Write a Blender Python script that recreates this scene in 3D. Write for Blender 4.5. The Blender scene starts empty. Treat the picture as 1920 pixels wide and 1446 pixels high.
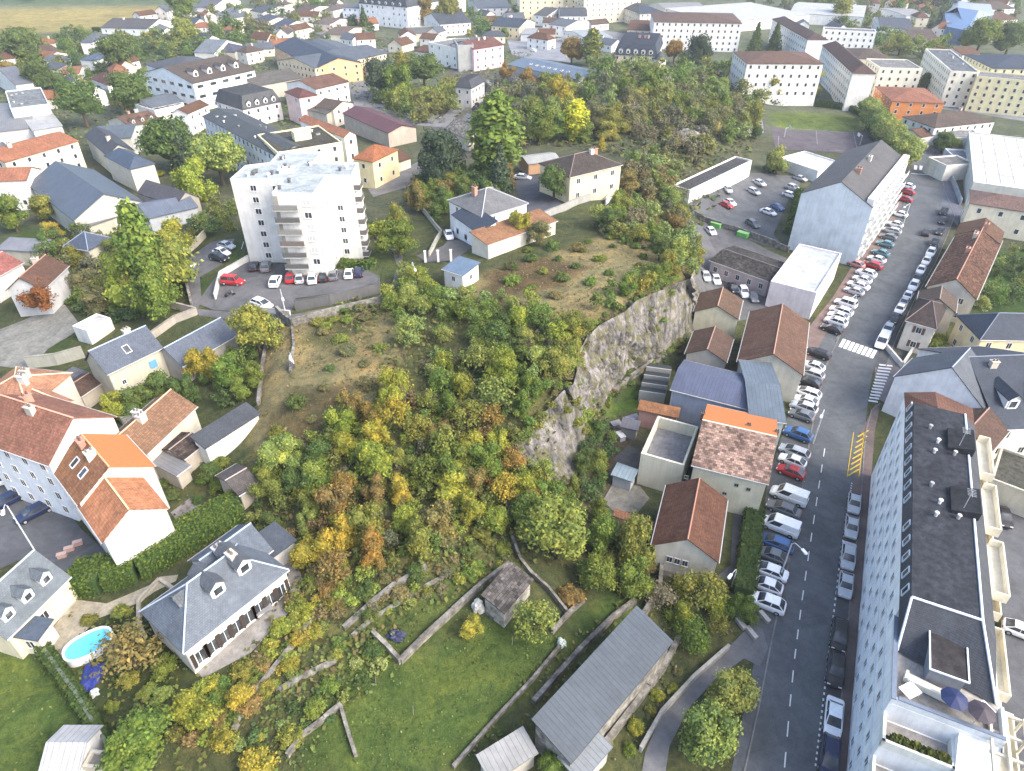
import bpy, bmesh, math, random
import numpy as np
from mathutils import Vector, Matrix, noise
from mathutils.geometry import delaunay_2d_cdt, tessellate_polygon
R = random.Random(7)
SC = bpy.context.scene
COL = SC.collection
# ---------------- camera, sky, sun, exposure ----------------
FOC, PITCH, CAMH = 1280.0, math.radians(36), 70.0      # focal length for a 1920 px wide frame; metres
cam_d = bpy.data.cameras.new('camera'); cam = bpy.data.objects.new('camera', cam_d); COL.objects.link(cam)
cam.location = (0, 0, CAMH); cam.rotation_euler = (math.pi/2-PITCH, 0, 0)
cam_d.sensor_width = 36; cam_d.lens = 36*FOC/1920; cam_d.clip_start = 1; cam_d.clip_end = 8000
SC.camera = cam
W = bpy.data.worlds.new('World'); SC.world = W; W.use_nodes = True
SUN_EL, SUN_AZ = math.radians(42), math.radians(118)   # azimuth from north (+Y) clockwise
nt = W.node_tree; sky = nt.nodes.new('ShaderNodeTexSky'); sky.sky_type = 'NISHITA'; sky.sun_disc = False
sky.sun_elevation = SUN_EL; sky.sun_rotation = SUN_AZ; sky.air_density = 1.0; sky.dust_density = 4.0; sky.ozone_density = 1.0
bg = nt.nodes['Background']; nt.links.new(sky.outputs[0], bg.inputs[0]); bg.inputs[1].default_value = 0.15
sd = bpy.data.lights.new('sun', 'SUN'); sun = bpy.data.objects.new('sun', sd); COL.objects.link(sun)
sd.energy = 0.85; sd.angle = math.radians(24); sd.color = (1.0, 0.97, 0.92)
sdir = Vector((math.sin(SUN_AZ)*math.cos(SUN_EL), math.cos(SUN_AZ)*math.cos(SUN_EL), math.sin(SUN_EL)))
sun.rotation_euler = sdir.to_track_quat('Z', 'Y').to_euler()
SC.view_settings.view_transform = 'Standard'; SC.view_settings.look = 'None'
SC.view_settings.exposure = 1.8; SC.view_settings.gamma = 1; SC.view_settings.use_curve_mapping = False
SC.cycles.max_bounces = 5; SC.cycles.diffuse_bounces = 3; SC.cycles.transparent_max_bounces = 4
# ---------------- where a sight line of the survey camera meets a height ----------------
CP, SP = math.cos(PITCH), math.sin(PITCH)
def ray(u, v):
    x = (u-960)/FOC; y = (v-723)/FOC
    return Vector((x, CP-y*SP, -SP-y*CP))
def P(u, v, z=0.0):
    d = ray(u, v); t = (z-CAMH)/d.z
    return Vector((d.x*t, d.y*t, z))
# ---------------- terrain heights ----------------
def dens(pts, step=2.0):
    out = []
    for a, b in zip(pts[:-1], pts[1:]):
        n = max(1, int((b-a).length/step))
        for k in range(n): out.append(a.lerp(b, k/n))
    out.append(pts[-1]); return out
CL_TOP_PX = [(1300,505,13),(1290,528,14),(1260,538,14),(1225,550,14.5),(1190,566,14.5),(1170,585,14.5),(1120,612,14.5),(1096,636,14),(1082,664,14),(1078,700,13.5),(1072,722,13),(1052,735,12.5),(1030,760,11),(1010,787,10),(985,808,9),(962,832,8)]
CL_BOT_PX = [(1325,560,1),(1310,605,.6),(1290,640,.5),(1265,664,.5),(1200,698,.4),(1150,738,.4),(1125,775,.4),(1112,800,.4),(1104,830,.3),(1098,860,.3),(1085,892,.3),(1062,918,.5),(1030,905,3.5),(995,880,6),(970,850,7.2)]
CL_TOP = dens([P(*p) for p in CL_TOP_PX], 1.6); CL_BOT = dens([P(*p) for p in CL_BOT_PX], 1.6)
CTRL = [ # u, v, metres above the street
 (1395,1446,0),(1480,1446,0),(1600,1446,0),(1900,1446,0),(1900,1000,0),(1700,900,0),(1470,1120,0),(1440,950,0),(1400,1000,0),(1500,800,0),(1500,950,0),(1560,650,0),
 (1640,600,0),(1640,500,0),(1740,450,0),(1900,500,0),(1900,700,0),(1710,330,0),(1900,300,0),(1900,200,0),(1700,220,0),(1600,250,0),(1480,250,0.2),(1440,200,.5),
 (1500,340,0),(1400,370,0.3),(1320,430,0.8),(1340,520,0.3),(1300,410,3),(1275,375,3.5),(1400,290,1),(1600,180,0),(1420,100,0),(1650,100,0),(1250,60,0),(1000,60,0),(700,60,0),(400,40,0),(100,30,0),
 (1250,900,0),(1180,930,0),(1150,870,.2),(1230,740,0),(1180,790,.1),(1330,620,0),(1400,700,0),(1350,850,0),(1300,1000,.2),(1220,1060,.6),(1250,1180,.5),(1330,1140,.2),(1370,1250,0),(1240,1446,0),(1150,1446,.3),
 (1200,1100,1.4),(1130,1180,2),(1050,1290,2),(960,1400,2),(900,1446,1.8),(1060,1160,3),(1130,1100,2.5),(1060,1040,3.5),(960,1010,5),(1100,960,1.5),(1000,1000,4.6),
 (920,1300,2.6),(800,1400,2.6),(760,1270,3.0),(700,1360,3.0),(640,1446,3.0),(900,1170,3.6),(760,1180,4.4),(830,1100,5.2),(700,1130,5.2),(640,1200,5),(600,1300,4),(520,1400,3.6),(400,1446,3.4),
 (900,940,7),(850,850,8.5),(760,1000,6.2),(820,760,10.5),(720,880,8.5),(640,960,6.5),(620,1080,5.8),(560,1040,5),(700,780,11),(600,800,10),(520,840,8),
 (560,700,10.5),(530,640,10),(510,700,9.5),(505,770,9),(640,640,11),(740,600,11.5),(640,690,11.5),(700,720,11.5),(850,640,12.5),(950,560,13.5),(1060,520,14),(1130,480,14),(1050,590,14.3),(950,700,12.5),(1020,680,13.5),(1000,740,12.2),(930,790,10.5),
 (480,640,6.5),(480,720,6),(450,820,5.5),(470,900,5.5),(400,640,6),(300,700,5),(240,760,4.5),(330,880,4.5),(420,960,4.5),(240,1040,3.6),(130,980,3.0),(30,930,3),(20,1100,3),
 (400,1160,4.5),(560,1080,4.8),(470,1200,4.5),(360,1250,4),(300,1330,3.6),(160,1160,3.6),(130,1240,3.4),(60,1300,2.8),(30,1446,2.6),(200,1446,2.8),(250,1200,3.8),
 (540,600,8.8),(490,570,8.8),(450,540,8.9),(600,535,9),(710,540,9),(720,500,9),(560,610,9.8),(620,590,9.9),(720,570,10.3),(690,460,8.8),(760,440,8.6),(350,510,7.5),(420,470,8.8),(400,430,7.5),(700,390,7),(660,360,5.8),(540,505,9),(480,500,9),(640,505,9),
 (760,520,10.5),(870,520,12.5),(800,480,10.5),(840,450,11),(930,430,11.5),(1020,360,11.5),(1080,380,12),(1180,330,11.5),(1250,450,12.5),(1280,480,12.5),(1180,420,13),(1240,350,9),(900,330,8.5),(820,350,7.5),(960,260,7),
 (750,300,5),(600,300,4),(900,200,4),(700,200,3),(1050,220,6),(1130,200,8),(1220,170,9),(1300,170,8),(1380,170,5),(1400,230,3),(1300,230,8),(1200,240,7),(1300,290,5),(1350,270,3.5),(1150,270,9),(1250,300,8),
 (400,330,3.5),(200,400,3.5),(100,450,3.5),(300,470,4.5),(200,520,4),(60,560,3.5),(80,640,3.5),(150,620,4),(60,740,3),(0,800,3),(0,400,3),(0,600,3),(150,280,2),(300,200,1.5),(500,170,1.5),(50,170,1)]
pts3 = [P(*c) for c in CTRL] + CL_TOP + CL_BOT
for x in range(-260, 301, 40):
    pts3 += [Vector((x, -40, 0)), Vector((x, 440, 0))]
for y in range(0, 440, 40):
    pts3 += [Vector((-260 if y > 60 else -120, y, 1.0)), Vector((300, y, 0))]
for x, y, z in [(-60,20,2.8),(-20,15,2),(0,15,1),(40,15,0),(-90,40,3),(-110,80,3)]: pts3.append(Vector((x, y, z)))
vo, _, fo, *_ = delaunay_2d_cdt([Vector((p.x, p.y)) for p in pts3], [], [], 0, 0.05)
zmap = {}
XA = np.array([[p.x, p.y, p.z] for p in pts3])
TX0, TY0, TS, TNX, TNY = -260.0, -40.0, 0.8, 701, 601
HGT = np.zeros((TNY, TNX))
def _zv(v):
    k = ((XA[:, 0]-v.x)**2+(XA[:, 1]-v.y)**2).argmin(); return XA[k, 2]
vz = [_zv(v) for v in vo]
for f in fo:
    if len(f) != 3: continue
    a, b, c = [vo[i] for i in f]; za, zb, zc = [vz[i] for i in f]
    i0 = max(0, int(math.floor((min(a.x, b.x, c.x)-TX0)/TS))); i1 = min(TNX-1, int(math.ceil((max(a.x, b.x, c.x)-TX0)/TS)))
    j0 = max(0, int(math.floor((min(a.y, b.y, c.y)-TY0)/TS))); j1 = min(TNY-1, int(math.ceil((max(a.y, b.y, c.y)-TY0)/TS)))
    if i1 < i0 or j1 < j0: continue
    X, Y = np.meshgrid(TX0+TS*np.arange(i0, i1+1), TY0+TS*np.arange(j0, j1+1))
    d = (b.y-c.y)*(a.x-c.x)+(c.x-b.x)*(a.y-c.y)
    if abs(d) < 1e-9: continue
    l1 = ((b.y-c.y)*(X-c.x)+(c.x-b.x)*(Y-c.y))/d; l2 = ((c.y-a.y)*(X-c.x)+(a.x-c.x)*(Y-c.y))/d; l3 = 1-l1-l2
    m = (l1 >= -1e-6) & (l2 >= -1e-6) & (l3 >= -1e-6)
    Z = l1*za+l2*zb+l3*zc
    S = HGT[j0:j1+1, i0:i1+1]; S[m] = Z[m]
def blur(A, n):
    for _ in range(n):
        B = np.pad(A, 1, mode='edge'); A = (B[1:-1, 1:-1]*4+B[:-2, 1:-1]+B[2:, 1:-1]+B[1:-1, :-2]+B[1:-1, 2:])/8
    return A
_gy, _gx = np.gradient(HGT, TS); steep = np.clip((np.hypot(_gx, _gy)-0.9)/1.2, 0, 1); steep = blur(steep, 3)
HGT = blur(HGT, 2)*steep + blur(HGT, 14)*(1-steep)
def T_arr(x, y):
    fx = np.clip((x-TX0)/TS, 0, TNX-1.001); fy = np.clip((y-TY0)/TS, 0, TNY-1.001)
    i = fx.astype(int); j = fy.astype(int); a = fx-i; b = fy-j
    return (HGT[j, i]*(1-a)*(1-b)+HGT[j, i+1]*a*(1-b)+HGT[j+1, i]*(1-a)*b+HGT[j+1, i+1]*a*b)
def T(x, y):
    return float(T_arr(np.array([x]), np.array([y]))[0])
def G(u, v, dz=0.0):
    d = ray(u, v)
    if d.z > -0.01: d.z = -0.01
    t0 = (24-CAMH)/d.z; t1 = (-0.5-CAMH)/d.z; t = np.linspace(t0, t1, 260)
    x = d.x*t; y = d.y*t; z = CAMH+d.z*t; h = T_arr(x, y)+dz
    k = np.argmax(z < h)
    if k > 0:
        a = z[k-1]-h[k-1]; b = h[k]-z[k]; tt = t[k-1]+(t[k]-t[k-1])*a/(a+b)
    else: tt = (dz-CAMH)/d.z
    x = d.x*tt; y = d.y*tt
    return Vector((x, y, CAMH+d.z*tt))
# ---------------- object helpers ----------------
def tag(o, label=None, cat=None, group=None, kind=None):
    if label: o['label'] = label
    if cat: o['category'] = cat
    if group: o['group'] = group
    if kind: o['kind'] = kind
    return o
def empty(name, loc=(0,0,0), rz=0.0):
    o = bpy.data.objects.new(name, None); o.empty_display_size = 0.5
    COL.objects.link(o); o.location = loc; o.rotation_euler = (0, 0, rz); return o
def link(name, me, parent=None, color=None, loc=None, rz=None, scale=None):
    o = bpy.data.objects.new(name, me); COL.objects.link(o)
    if parent is not None: o.parent = parent
    if color is not None: o.color = (*color[:3], 1)
    if loc is not None: o.location = loc
    if rz is not None: o.rotation_euler = (0, 0, rz)
    if scale is not None: o.scale = scale
    return o
class MB:
    """collects polygons, uvs and material slots into one mesh"""
    def __init__(s): s.v = []; s.f = []; s.m = []; s.uv = []
    def face(s, pts, mi=0, uv=None):
        n = len(s.v); s.v += [tuple(p) for p in pts]; s.f.append(tuple(range(n, n+len(pts)))); s.m.append(mi)
        s.uv += uv if uv else [(p[0], p[1]) for p in pts]
    def box(s, c, d, mi=0, rz=0.0, skip=()):
        x, y, z = c; a, b, h = d[0]/2, d[1]/2, d[2]/2
        q = [(-a,-b,-h),(a,-b,-h),(a,b,-h),(-a,b,-h),(-a,-b,h),(a,-b,h),(a,b,h),(-a,b,h)]
        co, si = math.cos(rz), math.sin(rz)
        q = [(x+p[0]*co-p[1]*si, y+p[0]*si+p[1]*co, z+p[2]) for p in q]
        for k, idx in enumerate([(3,2,1,0),(4,5,6,7),(0,1,5,4),(1,2,6,5),(2,3,7,6),(3,0,4,7)]):
            if k in skip: continue
            p = [q[i] for i in idx]
            if k < 2: s.face(p, mi)
            else:
                L = (Vector(p[1])-Vector(p[0])).length; s.face(p, mi, [(0,p[0][2]),(L,p[1][2]),(L,p[2][2]),(0,p[3][2])])
    def prism(s, poly, z0, z1, mi=0, side=None):
        A = sum(poly[i][0]*poly[(i+1) % len(poly)][1]-poly[(i+1) % len(poly)][0]*poly[i][1] for i in range(len(poly)))
        if A < 0: poly = poly[::-1]
        n = len(poly); z0 = z0 if isinstance(z0, (list, tuple)) else [z0]*n; z1 = z1 if isinstance(z1, (list, tuple)) else [z1]*n
        s.face([(poly[i][0], poly[i][1], z1[i]) for i in range(n)], mi)
        s.face([(poly[i][0], poly[i][1], z0[i]) for i in reversed(range(n))], mi)
        for i in range(n):
            j = (i+1) % n; a, b = poly[i], poly[j]; L = math.hypot(b[0]-a[0], b[1]-a[1])
            s.face([(a[0],a[1],z0[i]),(b[0],b[1],z0[j]),(b[0],b[1],z1[j]),(a[0],a[1],z1[i])], mi if side is None else side, [(0,z0[i]),(L,z0[j]),(L,z1[j]),(0,z1[i])])
    def tube(s, a, b, r0, r1=None, n=8, mi=0, cap=True):
        a = Vector(a); b = Vector(b); r1 = r0 if r1 is None else r1; d = (b-a).normalized()
        e = d.orthogonal().normalized(); g = d.cross(e)
        A = [a+(e*math.cos(t)+g*math.sin(t))*r0 for t in [2*math.pi*k/n for k in range(n)]]
        B = [b+(e*math.cos(t)+g*math.sin(t))*r1 for t in [2*math.pi*k/n for k in range(n)]]
        for k in range(n):
            j = (k+1) % n; s.face([A[k], A[j], B[j], B[k]], mi)
        if cap: s.face(A[::-1], mi); s.face(B, mi)
    def mesh(s, name, mats, smooth=False):
        me = bpy.data.meshes.new(name); me.from_pydata(s.v, [], s.f); me.update()
        for m in mats: me.materials.append(m)
        me.polygons.foreach_set('material_index', s.m)
        ul = me.uv_layers.new(name='UVMap'); ul.data.foreach_set('uv', np.array(s.uv, dtype=np.float32).ravel())
        if smooth: me.polygons.foreach_set('use_smooth', [True]*len(s.f))
        me.update(); return me
def struct(name, me, color=None):
    o = link(name, me, None, color); o['kind'] = 'structure'; return o
# ---------------- materials ----------------
def newmat(name, rough=0.8, spec=0.3):
    m = bpy.data.materials.new(name); m.use_nodes = True; b = m.node_tree.nodes['Principled BSDF']
    b.inputs['Roughness'].default_value = rough; b.inputs['Specular IOR Level'].default_value = spec
    return m, m.node_tree, b
def N(t, typ, **kw):
    n = t.nodes.new(typ)
    for k, v in kw.items():
        if k in n.inputs: n.inputs[k].default_value = v
        else: setattr(n, k, v)
    return n
def mixc(t, fac, a, b, mode='MIX'):
    n = t.nodes.new('ShaderNodeMix'); n.data_type = 'RGBA'; n.blend_type = mode
    for s, v in ((n.inputs[0], fac), (n.inputs[6], a), (n.inputs[7], b)):
        if isinstance(v, bpy.types.NodeSocket): t.links.new(v, s)
        elif isinstance(v, (int, float)): s.default_value = v
        else: s.default_value = (*v[:3], 1)
    return n.outputs[2]
def ramp(t, src, stops):
    n = t.nodes.new('ShaderNodeValToRGB'); e = n.color_ramp.elements
    while len(e) < len(stops): e.new(0.5)
    for k, (p, c) in enumerate(stops):
        e[k].position = p; e[k].color = (*c, 1) if not isinstance(c, (int, float)) else (c, c, c, 1)
    t.links.new(src, n.inputs[0]); return n.outputs[0]
def coords(t, kind='Object'):
    return t.nodes.new('ShaderNodeTexCoord').outputs[kind]
def noisetex(t, vec, scale, detail=4, rough=0.55, dist=0.0):
    n = N(t, 'ShaderNodeTexNoise', Scale=scale, Detail=detail, Roughness=rough, Distortion=dist); t.links.new(vec, n.inputs['Vector']); return n.outputs['Fac']
def mapping(t, vec, scale):
    n = t.nodes.new('ShaderNodeMapping'); n.inputs['Scale'].default_value = scale; t.links.new(vec, n.inputs['Vector']); return n.outputs[0]
def bump(t, b, h, strength=0.4, dist=0.1):
    n = N(t, 'ShaderNodeBump', Strength=strength, Distance=dist); t.links.new(h, n.inputs['Height']); t.links.new(n.outputs[0], b.inputs['Normal'])
def objcol(t):
    return t.nodes.new('ShaderNodeObjectInfo').outputs['Color']
def worldpos(t):
    return t.nodes.new('ShaderNodeNewGeometry').outputs['Position']
def m_plaster():
    m, t, b = newmat('plaster', 0.9, 0.2); w = worldpos(t)
    n1 = noisetex(t, w, 0.5, 5); n2 = noisetex(t, mapping(t, w, (1.6, 1.6, 0.16)), 1.2, 4); n3 = noisetex(t, w, 7, 3)
    c = mixc(t, 1.0, objcol(t), ramp(t, n1, [(0.3, .84), (0.62, 1.03)]), 'MULTIPLY')
    c = mixc(t, 1.0, c, ramp(t, n2, [(0.34, .90), (0.58, 1.0)]), 'MULTIPLY')
    c = mixc(t, 1.0, c, ramp(t, n3, [(0.3, .93), (0.7, 1.04)]), 'MULTIPLY')
    t.links.new(c, b.inputs['Base Color']); bump(t, b, n3, .15, .03); return m
def m_roof(name, course, seam, lo, hi, rough, spec, blot=0.6, moss=True):
    m, t, b = newmat(name, rough, spec); uv = coords(t, 'UV'); w = worldpos(t); lo *= .43; hi *= .43
    br = N(t, 'ShaderNodeTexBrick', Scale=1.0); br.inputs['Brick Width'].default_value = seam; br.inputs['Row Height'].default_value = course
    br.inputs['Mortar Size'].default_value = 0.016 if course < 1 else 0.03; br.inputs['Color1'].default_value = (lo, lo, lo, 1); br.inputs['Color2'].default_value = (hi, hi, hi, 1); br.inputs['Mortar'].default_value = (lo*.6,)*3+(1,)
    t.links.new(uv, br.inputs['Vector'])
    c = mixc(t, 1.0, objcol(t), br.outputs['Color'], 'MULTIPLY')
    n1 = noisetex(t, w, 0.35, 6, 0.62, 0.6); n2 = noisetex(t, w, 2.5, 5, 0.7); n4 = noisetex(t, mapping(t, uv, (1.3, .22, 1)), 1.0, 4)
    c = mixc(t, 1.0, c, ramp(t, n1, [(0.32, 1-0.42*blot), (0.66, 1.12)]), 'MULTIPLY')
    c = mixc(t, 1.0, c, ramp(t, n2, [(0.3, 1-.3*blot), (0.7, 1.1)]), 'MULTIPLY')
    c = mixc(t, 1.0, c, ramp(t, n4, [(0.3, 1-.25*blot), (0.6, 1.05)]), 'MULTIPLY')
    if moss: c = mixc(t, ramp(t, noisetex(t, w, 0.9, 6, .7), [(0.56, 0.0), (0.74, .55)]), c, (0.09, 0.09, 0.06))
    t.links.new(c, b.inputs['Base Color']); bump(t, b, br.outputs['Fac'], .5, -.03); return m
def m_flat(name, sc, rough=0.95, lo=.75, hi=1.1, big=0.3):
    m, t, b = newmat(name, rough, .2); w = worldpos(t)
    n1 = noisetex(t, w, sc, 4, .7); n2 = noisetex(t, w, big, 6, .6, .8); n3 = noisetex(t, w, 1.3, 4, .6)
    c = mixc(t, 1.0, objcol(t), ramp(t, n1, [(0.3, lo), (0.7, hi)]), 'MULTIPLY')
    c = mixc(t, 1.0, c, ramp(t, n2, [(0.34, lo), (0.62, hi)]), 'MULTIPLY')
    c = mixc(t, 1.0, c, ramp(t, n3, [(0.34, lo+.1), (0.62, 1.03)]), 'MULTIPLY')
    t.links.new(c, b.inputs['Base Color']); bump(t, b, n1, .2, .02); return m
def m_simple(name, col, rough=.6, spec=.4, metal=0.0, obj=False):
    m, t, b = newmat(name, rough, spec); b.inputs['Metallic'].default_value = metal
    n = noisetex(t, worldpos(t), 3, 3)
    c = mixc(t, 1.0, objcol(t) if obj else col, ramp(t, n, [(0.3, .88), (0.7, 1.05)]), 'MULTIPLY'); t.links.new(c, b.inputs['Base Color']); return m
def m_foliage():
    m, t, b = newmat('foliage', 0.75, 0.12)
    g = t.nodes.new('ShaderNodeNewGeometry'); r = g.outputs['Random Per Island']
    n = noisetex(t, worldpos(t), 0.45, 3, .6)
    c = mixc(t, 1.0, objcol(t), ramp(t, r, [(0.0, (.5, .54, .5)), (0.45, (.74, .75, .7)), (0.8, (.95, .9, .75)), (1.0, (1.45, 1.25, .85))]), 'MULTIPLY')
    c = mixc(t, 1.0, c, ramp(t, n, [(0.33, (.78, .88, .9)), (0.66, (1.25, 1.12, .95))]), 'MULTIPLY')
    n9 = noisetex(t, worldpos(t), 1.7, 2); hs = N(t, 'ShaderNodeMath', operation='MULTIPLY'); t.links.new(ramp(t, n9, [(.5, 0.0), (.68, .5)]), hs.inputs[0]); hs.inputs[1].default_value = .5; c = mixc(t, hs.outputs[0], c, (.20, .20, .06))
    t.links.new(c, b.inputs['Base Color'])
    tr = N(t, 'ShaderNodeBsdfTranslucent'); t.links.new(c, tr.inputs[0]); mx = N(t, 'ShaderNodeMixShader'); mx.inputs[0].default_value = .28
    t.links.new(b.outputs[0], mx.inputs[1]); t.links.new(tr.outputs[0], mx.inputs[2]); t.links.new(mx.outputs[0], t.nodes['Material Output'].inputs[0]); return m
def m_ground():
    m, t, b = newmat('ground', 0.95, .1); w = worldpos(t)
    a = t.nodes.new('ShaderNodeAttribute'); a.attribute_name = 'cover'
    n1 = noisetex(t, w, 0.16, 7, .7, 1.2); n2 = noisetex(t, w, 1.1, 7, .78, .6); n3 = noisetex(t, w, 6, 3, .7); n5 = noisetex(t, w, 0.05, 4, .6)
    c = mixc(t, 1.0, a.outputs['Color'], ramp(t, n1, [(0.3, (.24, .30, .29)), (0.5, (.46, .47, .45)), (0.7, (.72, .62, .48))]), 'MULTIPLY')
    c = mixc(t, 1.0, c, ramp(t, n2, [(0.28, (.45, .52, .5)), (0.5, (.98, 1, .96)), (0.72, (1.45, 1.32, 1.1))]), 'MULTIPLY')
    c = mixc(t, 1.0, c, ramp(t, n3, [(0.3, .72), (0.7, 1.2)]), 'MULTIPLY')
    c = mixc(t, 1.0, c, ramp(t, n5, [(0.35, .88), (0.65, 1.1)]), 'MULTIPLY')
    t.links.new(c, b.inputs['Base Color']); bump(t, b, n2, .8, .35); return m
def m_rock():
    m, t, b = newmat('cliff rock', 0.92, .15); w = worldpos(t)
    n1 = noisetex(t, mapping(t, w, (1, 1, .28)), 0.5, 9, .70, .4); n2 = noisetex(t, mapping(t, w, (1.6, 1.6, 1.0)), 0.9, 8, .78, .2); n3 = noisetex(t, w, 0.5, 5, .65)
    c = mixc(t, ramp(t, n1, [(0.36, 0.0), (0.62, 1.0)]), (.045,.044,.044), (.29,.28,.265))
    c = mixc(t, 1.0, c, ramp(t, n2, [(0.32, (.42, .42, .45)), (0.6, (1.2, 1.17, 1.12))]), 'MULTIPLY')
    c = mixc(t, ramp(t, n3, [(0.50, 0.0), (0.60, .85)]), c, (.13,.125,.055))
    t.links.new(c, b.inputs['Base Color']); bump(t, b, n2, .9, .5); return m
def m_asphalt():
    m, t, b = newmat('asphalt', 0.85, .25); w = worldpos(t)
    n1 = noisetex(t, w, 9, 2, .7); n2 = noisetex(t, w, 0.18, 6, .6, 1.0); n3 = noisetex(t, w, .9, 5, .65)
    v = N(t, 'ShaderNodeTexVoronoi', feature='DISTANCE_TO_EDGE', Scale=0.16); mp = mixc(t, .25, w, t.nodes.new('ShaderNodeTexNoise').outputs['Color']); t.links.new(mp, v.inputs['Vector'])
    c = mixc(t, 1.0, objcol(t), ramp(t, n1, [(0.3, .66), (0.7, .86)]), 'MULTIPLY')
    c = mixc(t, 1.0, c, ramp(t, n2, [(0.35, .78), (0.62, 1.15)]), 'MULTIPLY')
    c = mixc(t, 1.0, c, ramp(t, n3, [(0.33, .84), (0.66, 1.08)]), 'MULTIPLY')
    c = mixc(t, 1.0, c, ramp(t, v.outputs['Distance'], [(0.0, .88), (0.008, 1.0)]), 'MULTIPLY')
    t.links.new(c, b.inputs['Base Color']); return m
def m_glass():
    m, t, b = newmat('window glass', 0.12, .6); n = noisetex(t, worldpos(t), .7, 2)
    c = ramp(t, n, [(0.3, (.015, .02, .025)), (0.6, (.05, .06, .07)), (0.75, (.13, .14, .14))]); t.links.new(c, b.inputs['Base Color']); return m
M = dict(plaster=m_plaster(), tile=m_roof('clay tiles', 0.34, 0.24, .78, 1.2, .85, .25),
  slate=m_roof('slates', 0.22, 0.3, .86, 1.1, .65, .25, .45, False), metal=m_roof('seamed metal sheet', 9.0, 0.55, .95, 1.05, .5, .35, .35, False),
  oldtile=m_roof('weathered tiles', 0.36, 0.5, .45, 1.7, .9, .2, 1.0, False),
  gravel=m_flat('roof gravel', 5, lo=.40, hi=.66), concrete=m_flat('concrete', 3, lo=.66, hi=.95), asphalt=m_asphalt(), ground=m_ground(), rock=m_rock(),
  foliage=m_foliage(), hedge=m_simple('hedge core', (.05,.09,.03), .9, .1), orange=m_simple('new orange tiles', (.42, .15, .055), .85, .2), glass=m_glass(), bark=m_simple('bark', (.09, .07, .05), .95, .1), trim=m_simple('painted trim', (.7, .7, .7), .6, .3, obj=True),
  paint=m_simple('car paint', (.5, .5, .5), .38, .4, obj=True), rubber=m_simple('tyre rubber', (.02, .02, .02), .9, .2),
  steel=m_simple('galvanised steel', (.42, .44, .45), .45, .5, .3), white=m_simple('white road paint', (.62, .62, .6), .8, .2),
  yellow=m_simple('yellow road paint', (.5, .36, .04), .8, .2), lamp=m_simple('lamp glass', (.7, .7, .66), .2, .6), red=m_simple('red lens', (.35, .02, .02), .3, .5),
  stone=m_flat('rubble stone', 1.6, lo=.45, hi=1.05, big=.5), wood=m_simple('wood', (.2, .13, .08), .8, .2, obj=True), water=m_simple('pool water', (.12, .52, .66), .08, .5))
M['paint'].node_tree.nodes['Principled BSDF'].inputs['Coat Weight'].default_value = .2
# ---------------- ground ----------------
def inpoly(X, Y, poly):
    c = np.zeros(X.shape, bool); n = len(poly)
    for i in range(n):
        x1, y1 = poly[i][0], poly[i][1]; x2, y2 = poly[(i+1) % n][0], poly[(i+1) % n][1]
        if y1 == y2: continue
        c ^= ((y1 > Y) != (y2 > Y)) & (X < (x2-x1)*(Y-y1)/(y2-y1)+x1)
    return c
def wpoly(px): return [G(*q) for q in px]
xs = np.concatenate([[-4500,-3000,-2000,-1200,-700,-420,-300], np.arange(-260,-75,2.5), np.arange(-75,85,.8), np.arange(85,300,2.5), [300,340,450,700,1200,2000,3000,4500]])
ys = np.concatenate([[-800,-200,-60,-10,12], np.arange(20,150,.8), np.arange(150,440,2.0), np.arange(440,900,10), [900,1200,1700,2500,3500,5000]])
GX, GY = np.meshgrid(xs, ys); GZ = T_arr(GX.ravel(), GY.ravel()).reshape(GX.shape)
def vnoise(X, Y, s, seed=0):
    rr = np.random.RandomState(seed); g = rr.rand(64, 64)
    fx = X/s+1000; fy = Y/s+1000; i = np.floor(fx).astype(int); j = np.floor(fy).astype(int); a = fx-i; b = fy-j; a = a*a*(3-2*a); b = b*b*(3-2*b)
    i %= 64; j %= 64; i2 = (i+1) % 64; j2 = (j+1) % 64
    return g[j, i]*(1-a)*(1-b)+g[j, i2]*a*(1-b)+g[j2, i]*(1-a)*b+g[j2, i2]*a*b
jx = (vnoise(GX, GY, 3.0, 1)-.5)*2.2+(vnoise(GX, GY, 1.1, 2)-.5)*1.2; jy = (vnoise(GX, GY, 3.0, 3)-.5)*2.2+(vnoise(GX, GY, 1.1, 4)-.5)*1.2
C_LAWN = (.14,.20,.055); C_LAWN2 = (.17,.21,.065); C_DRY = (.42,.345,.185); C_WOOD = (.17,.175,.08); C_DIRT = (.20,.17,.12); C_TOWN = (.18,.18,.15); C_GARD = (.14,.155,.075); C_PALE = (.33,.31,.26); C_GREY = (.17,.17,.165)
COV = np.zeros(GX.shape+(3,)); COV[:] = C_GARD
COV[GY > 150] = (.16,.17,.11); COV[GY > 240] = (.19,.215,.15)
MEADOW = [(497,640),(530,615),(600,590),(720,575),(830,538),(950,500),(1100,455),(1230,430),(1300,470),(1285,525),(1170,582),(1100,600),(1000,590),(860,560),(770,590),(750,700),(700,760),(640,800),(560,850),(470,880),(478,740)]
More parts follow.
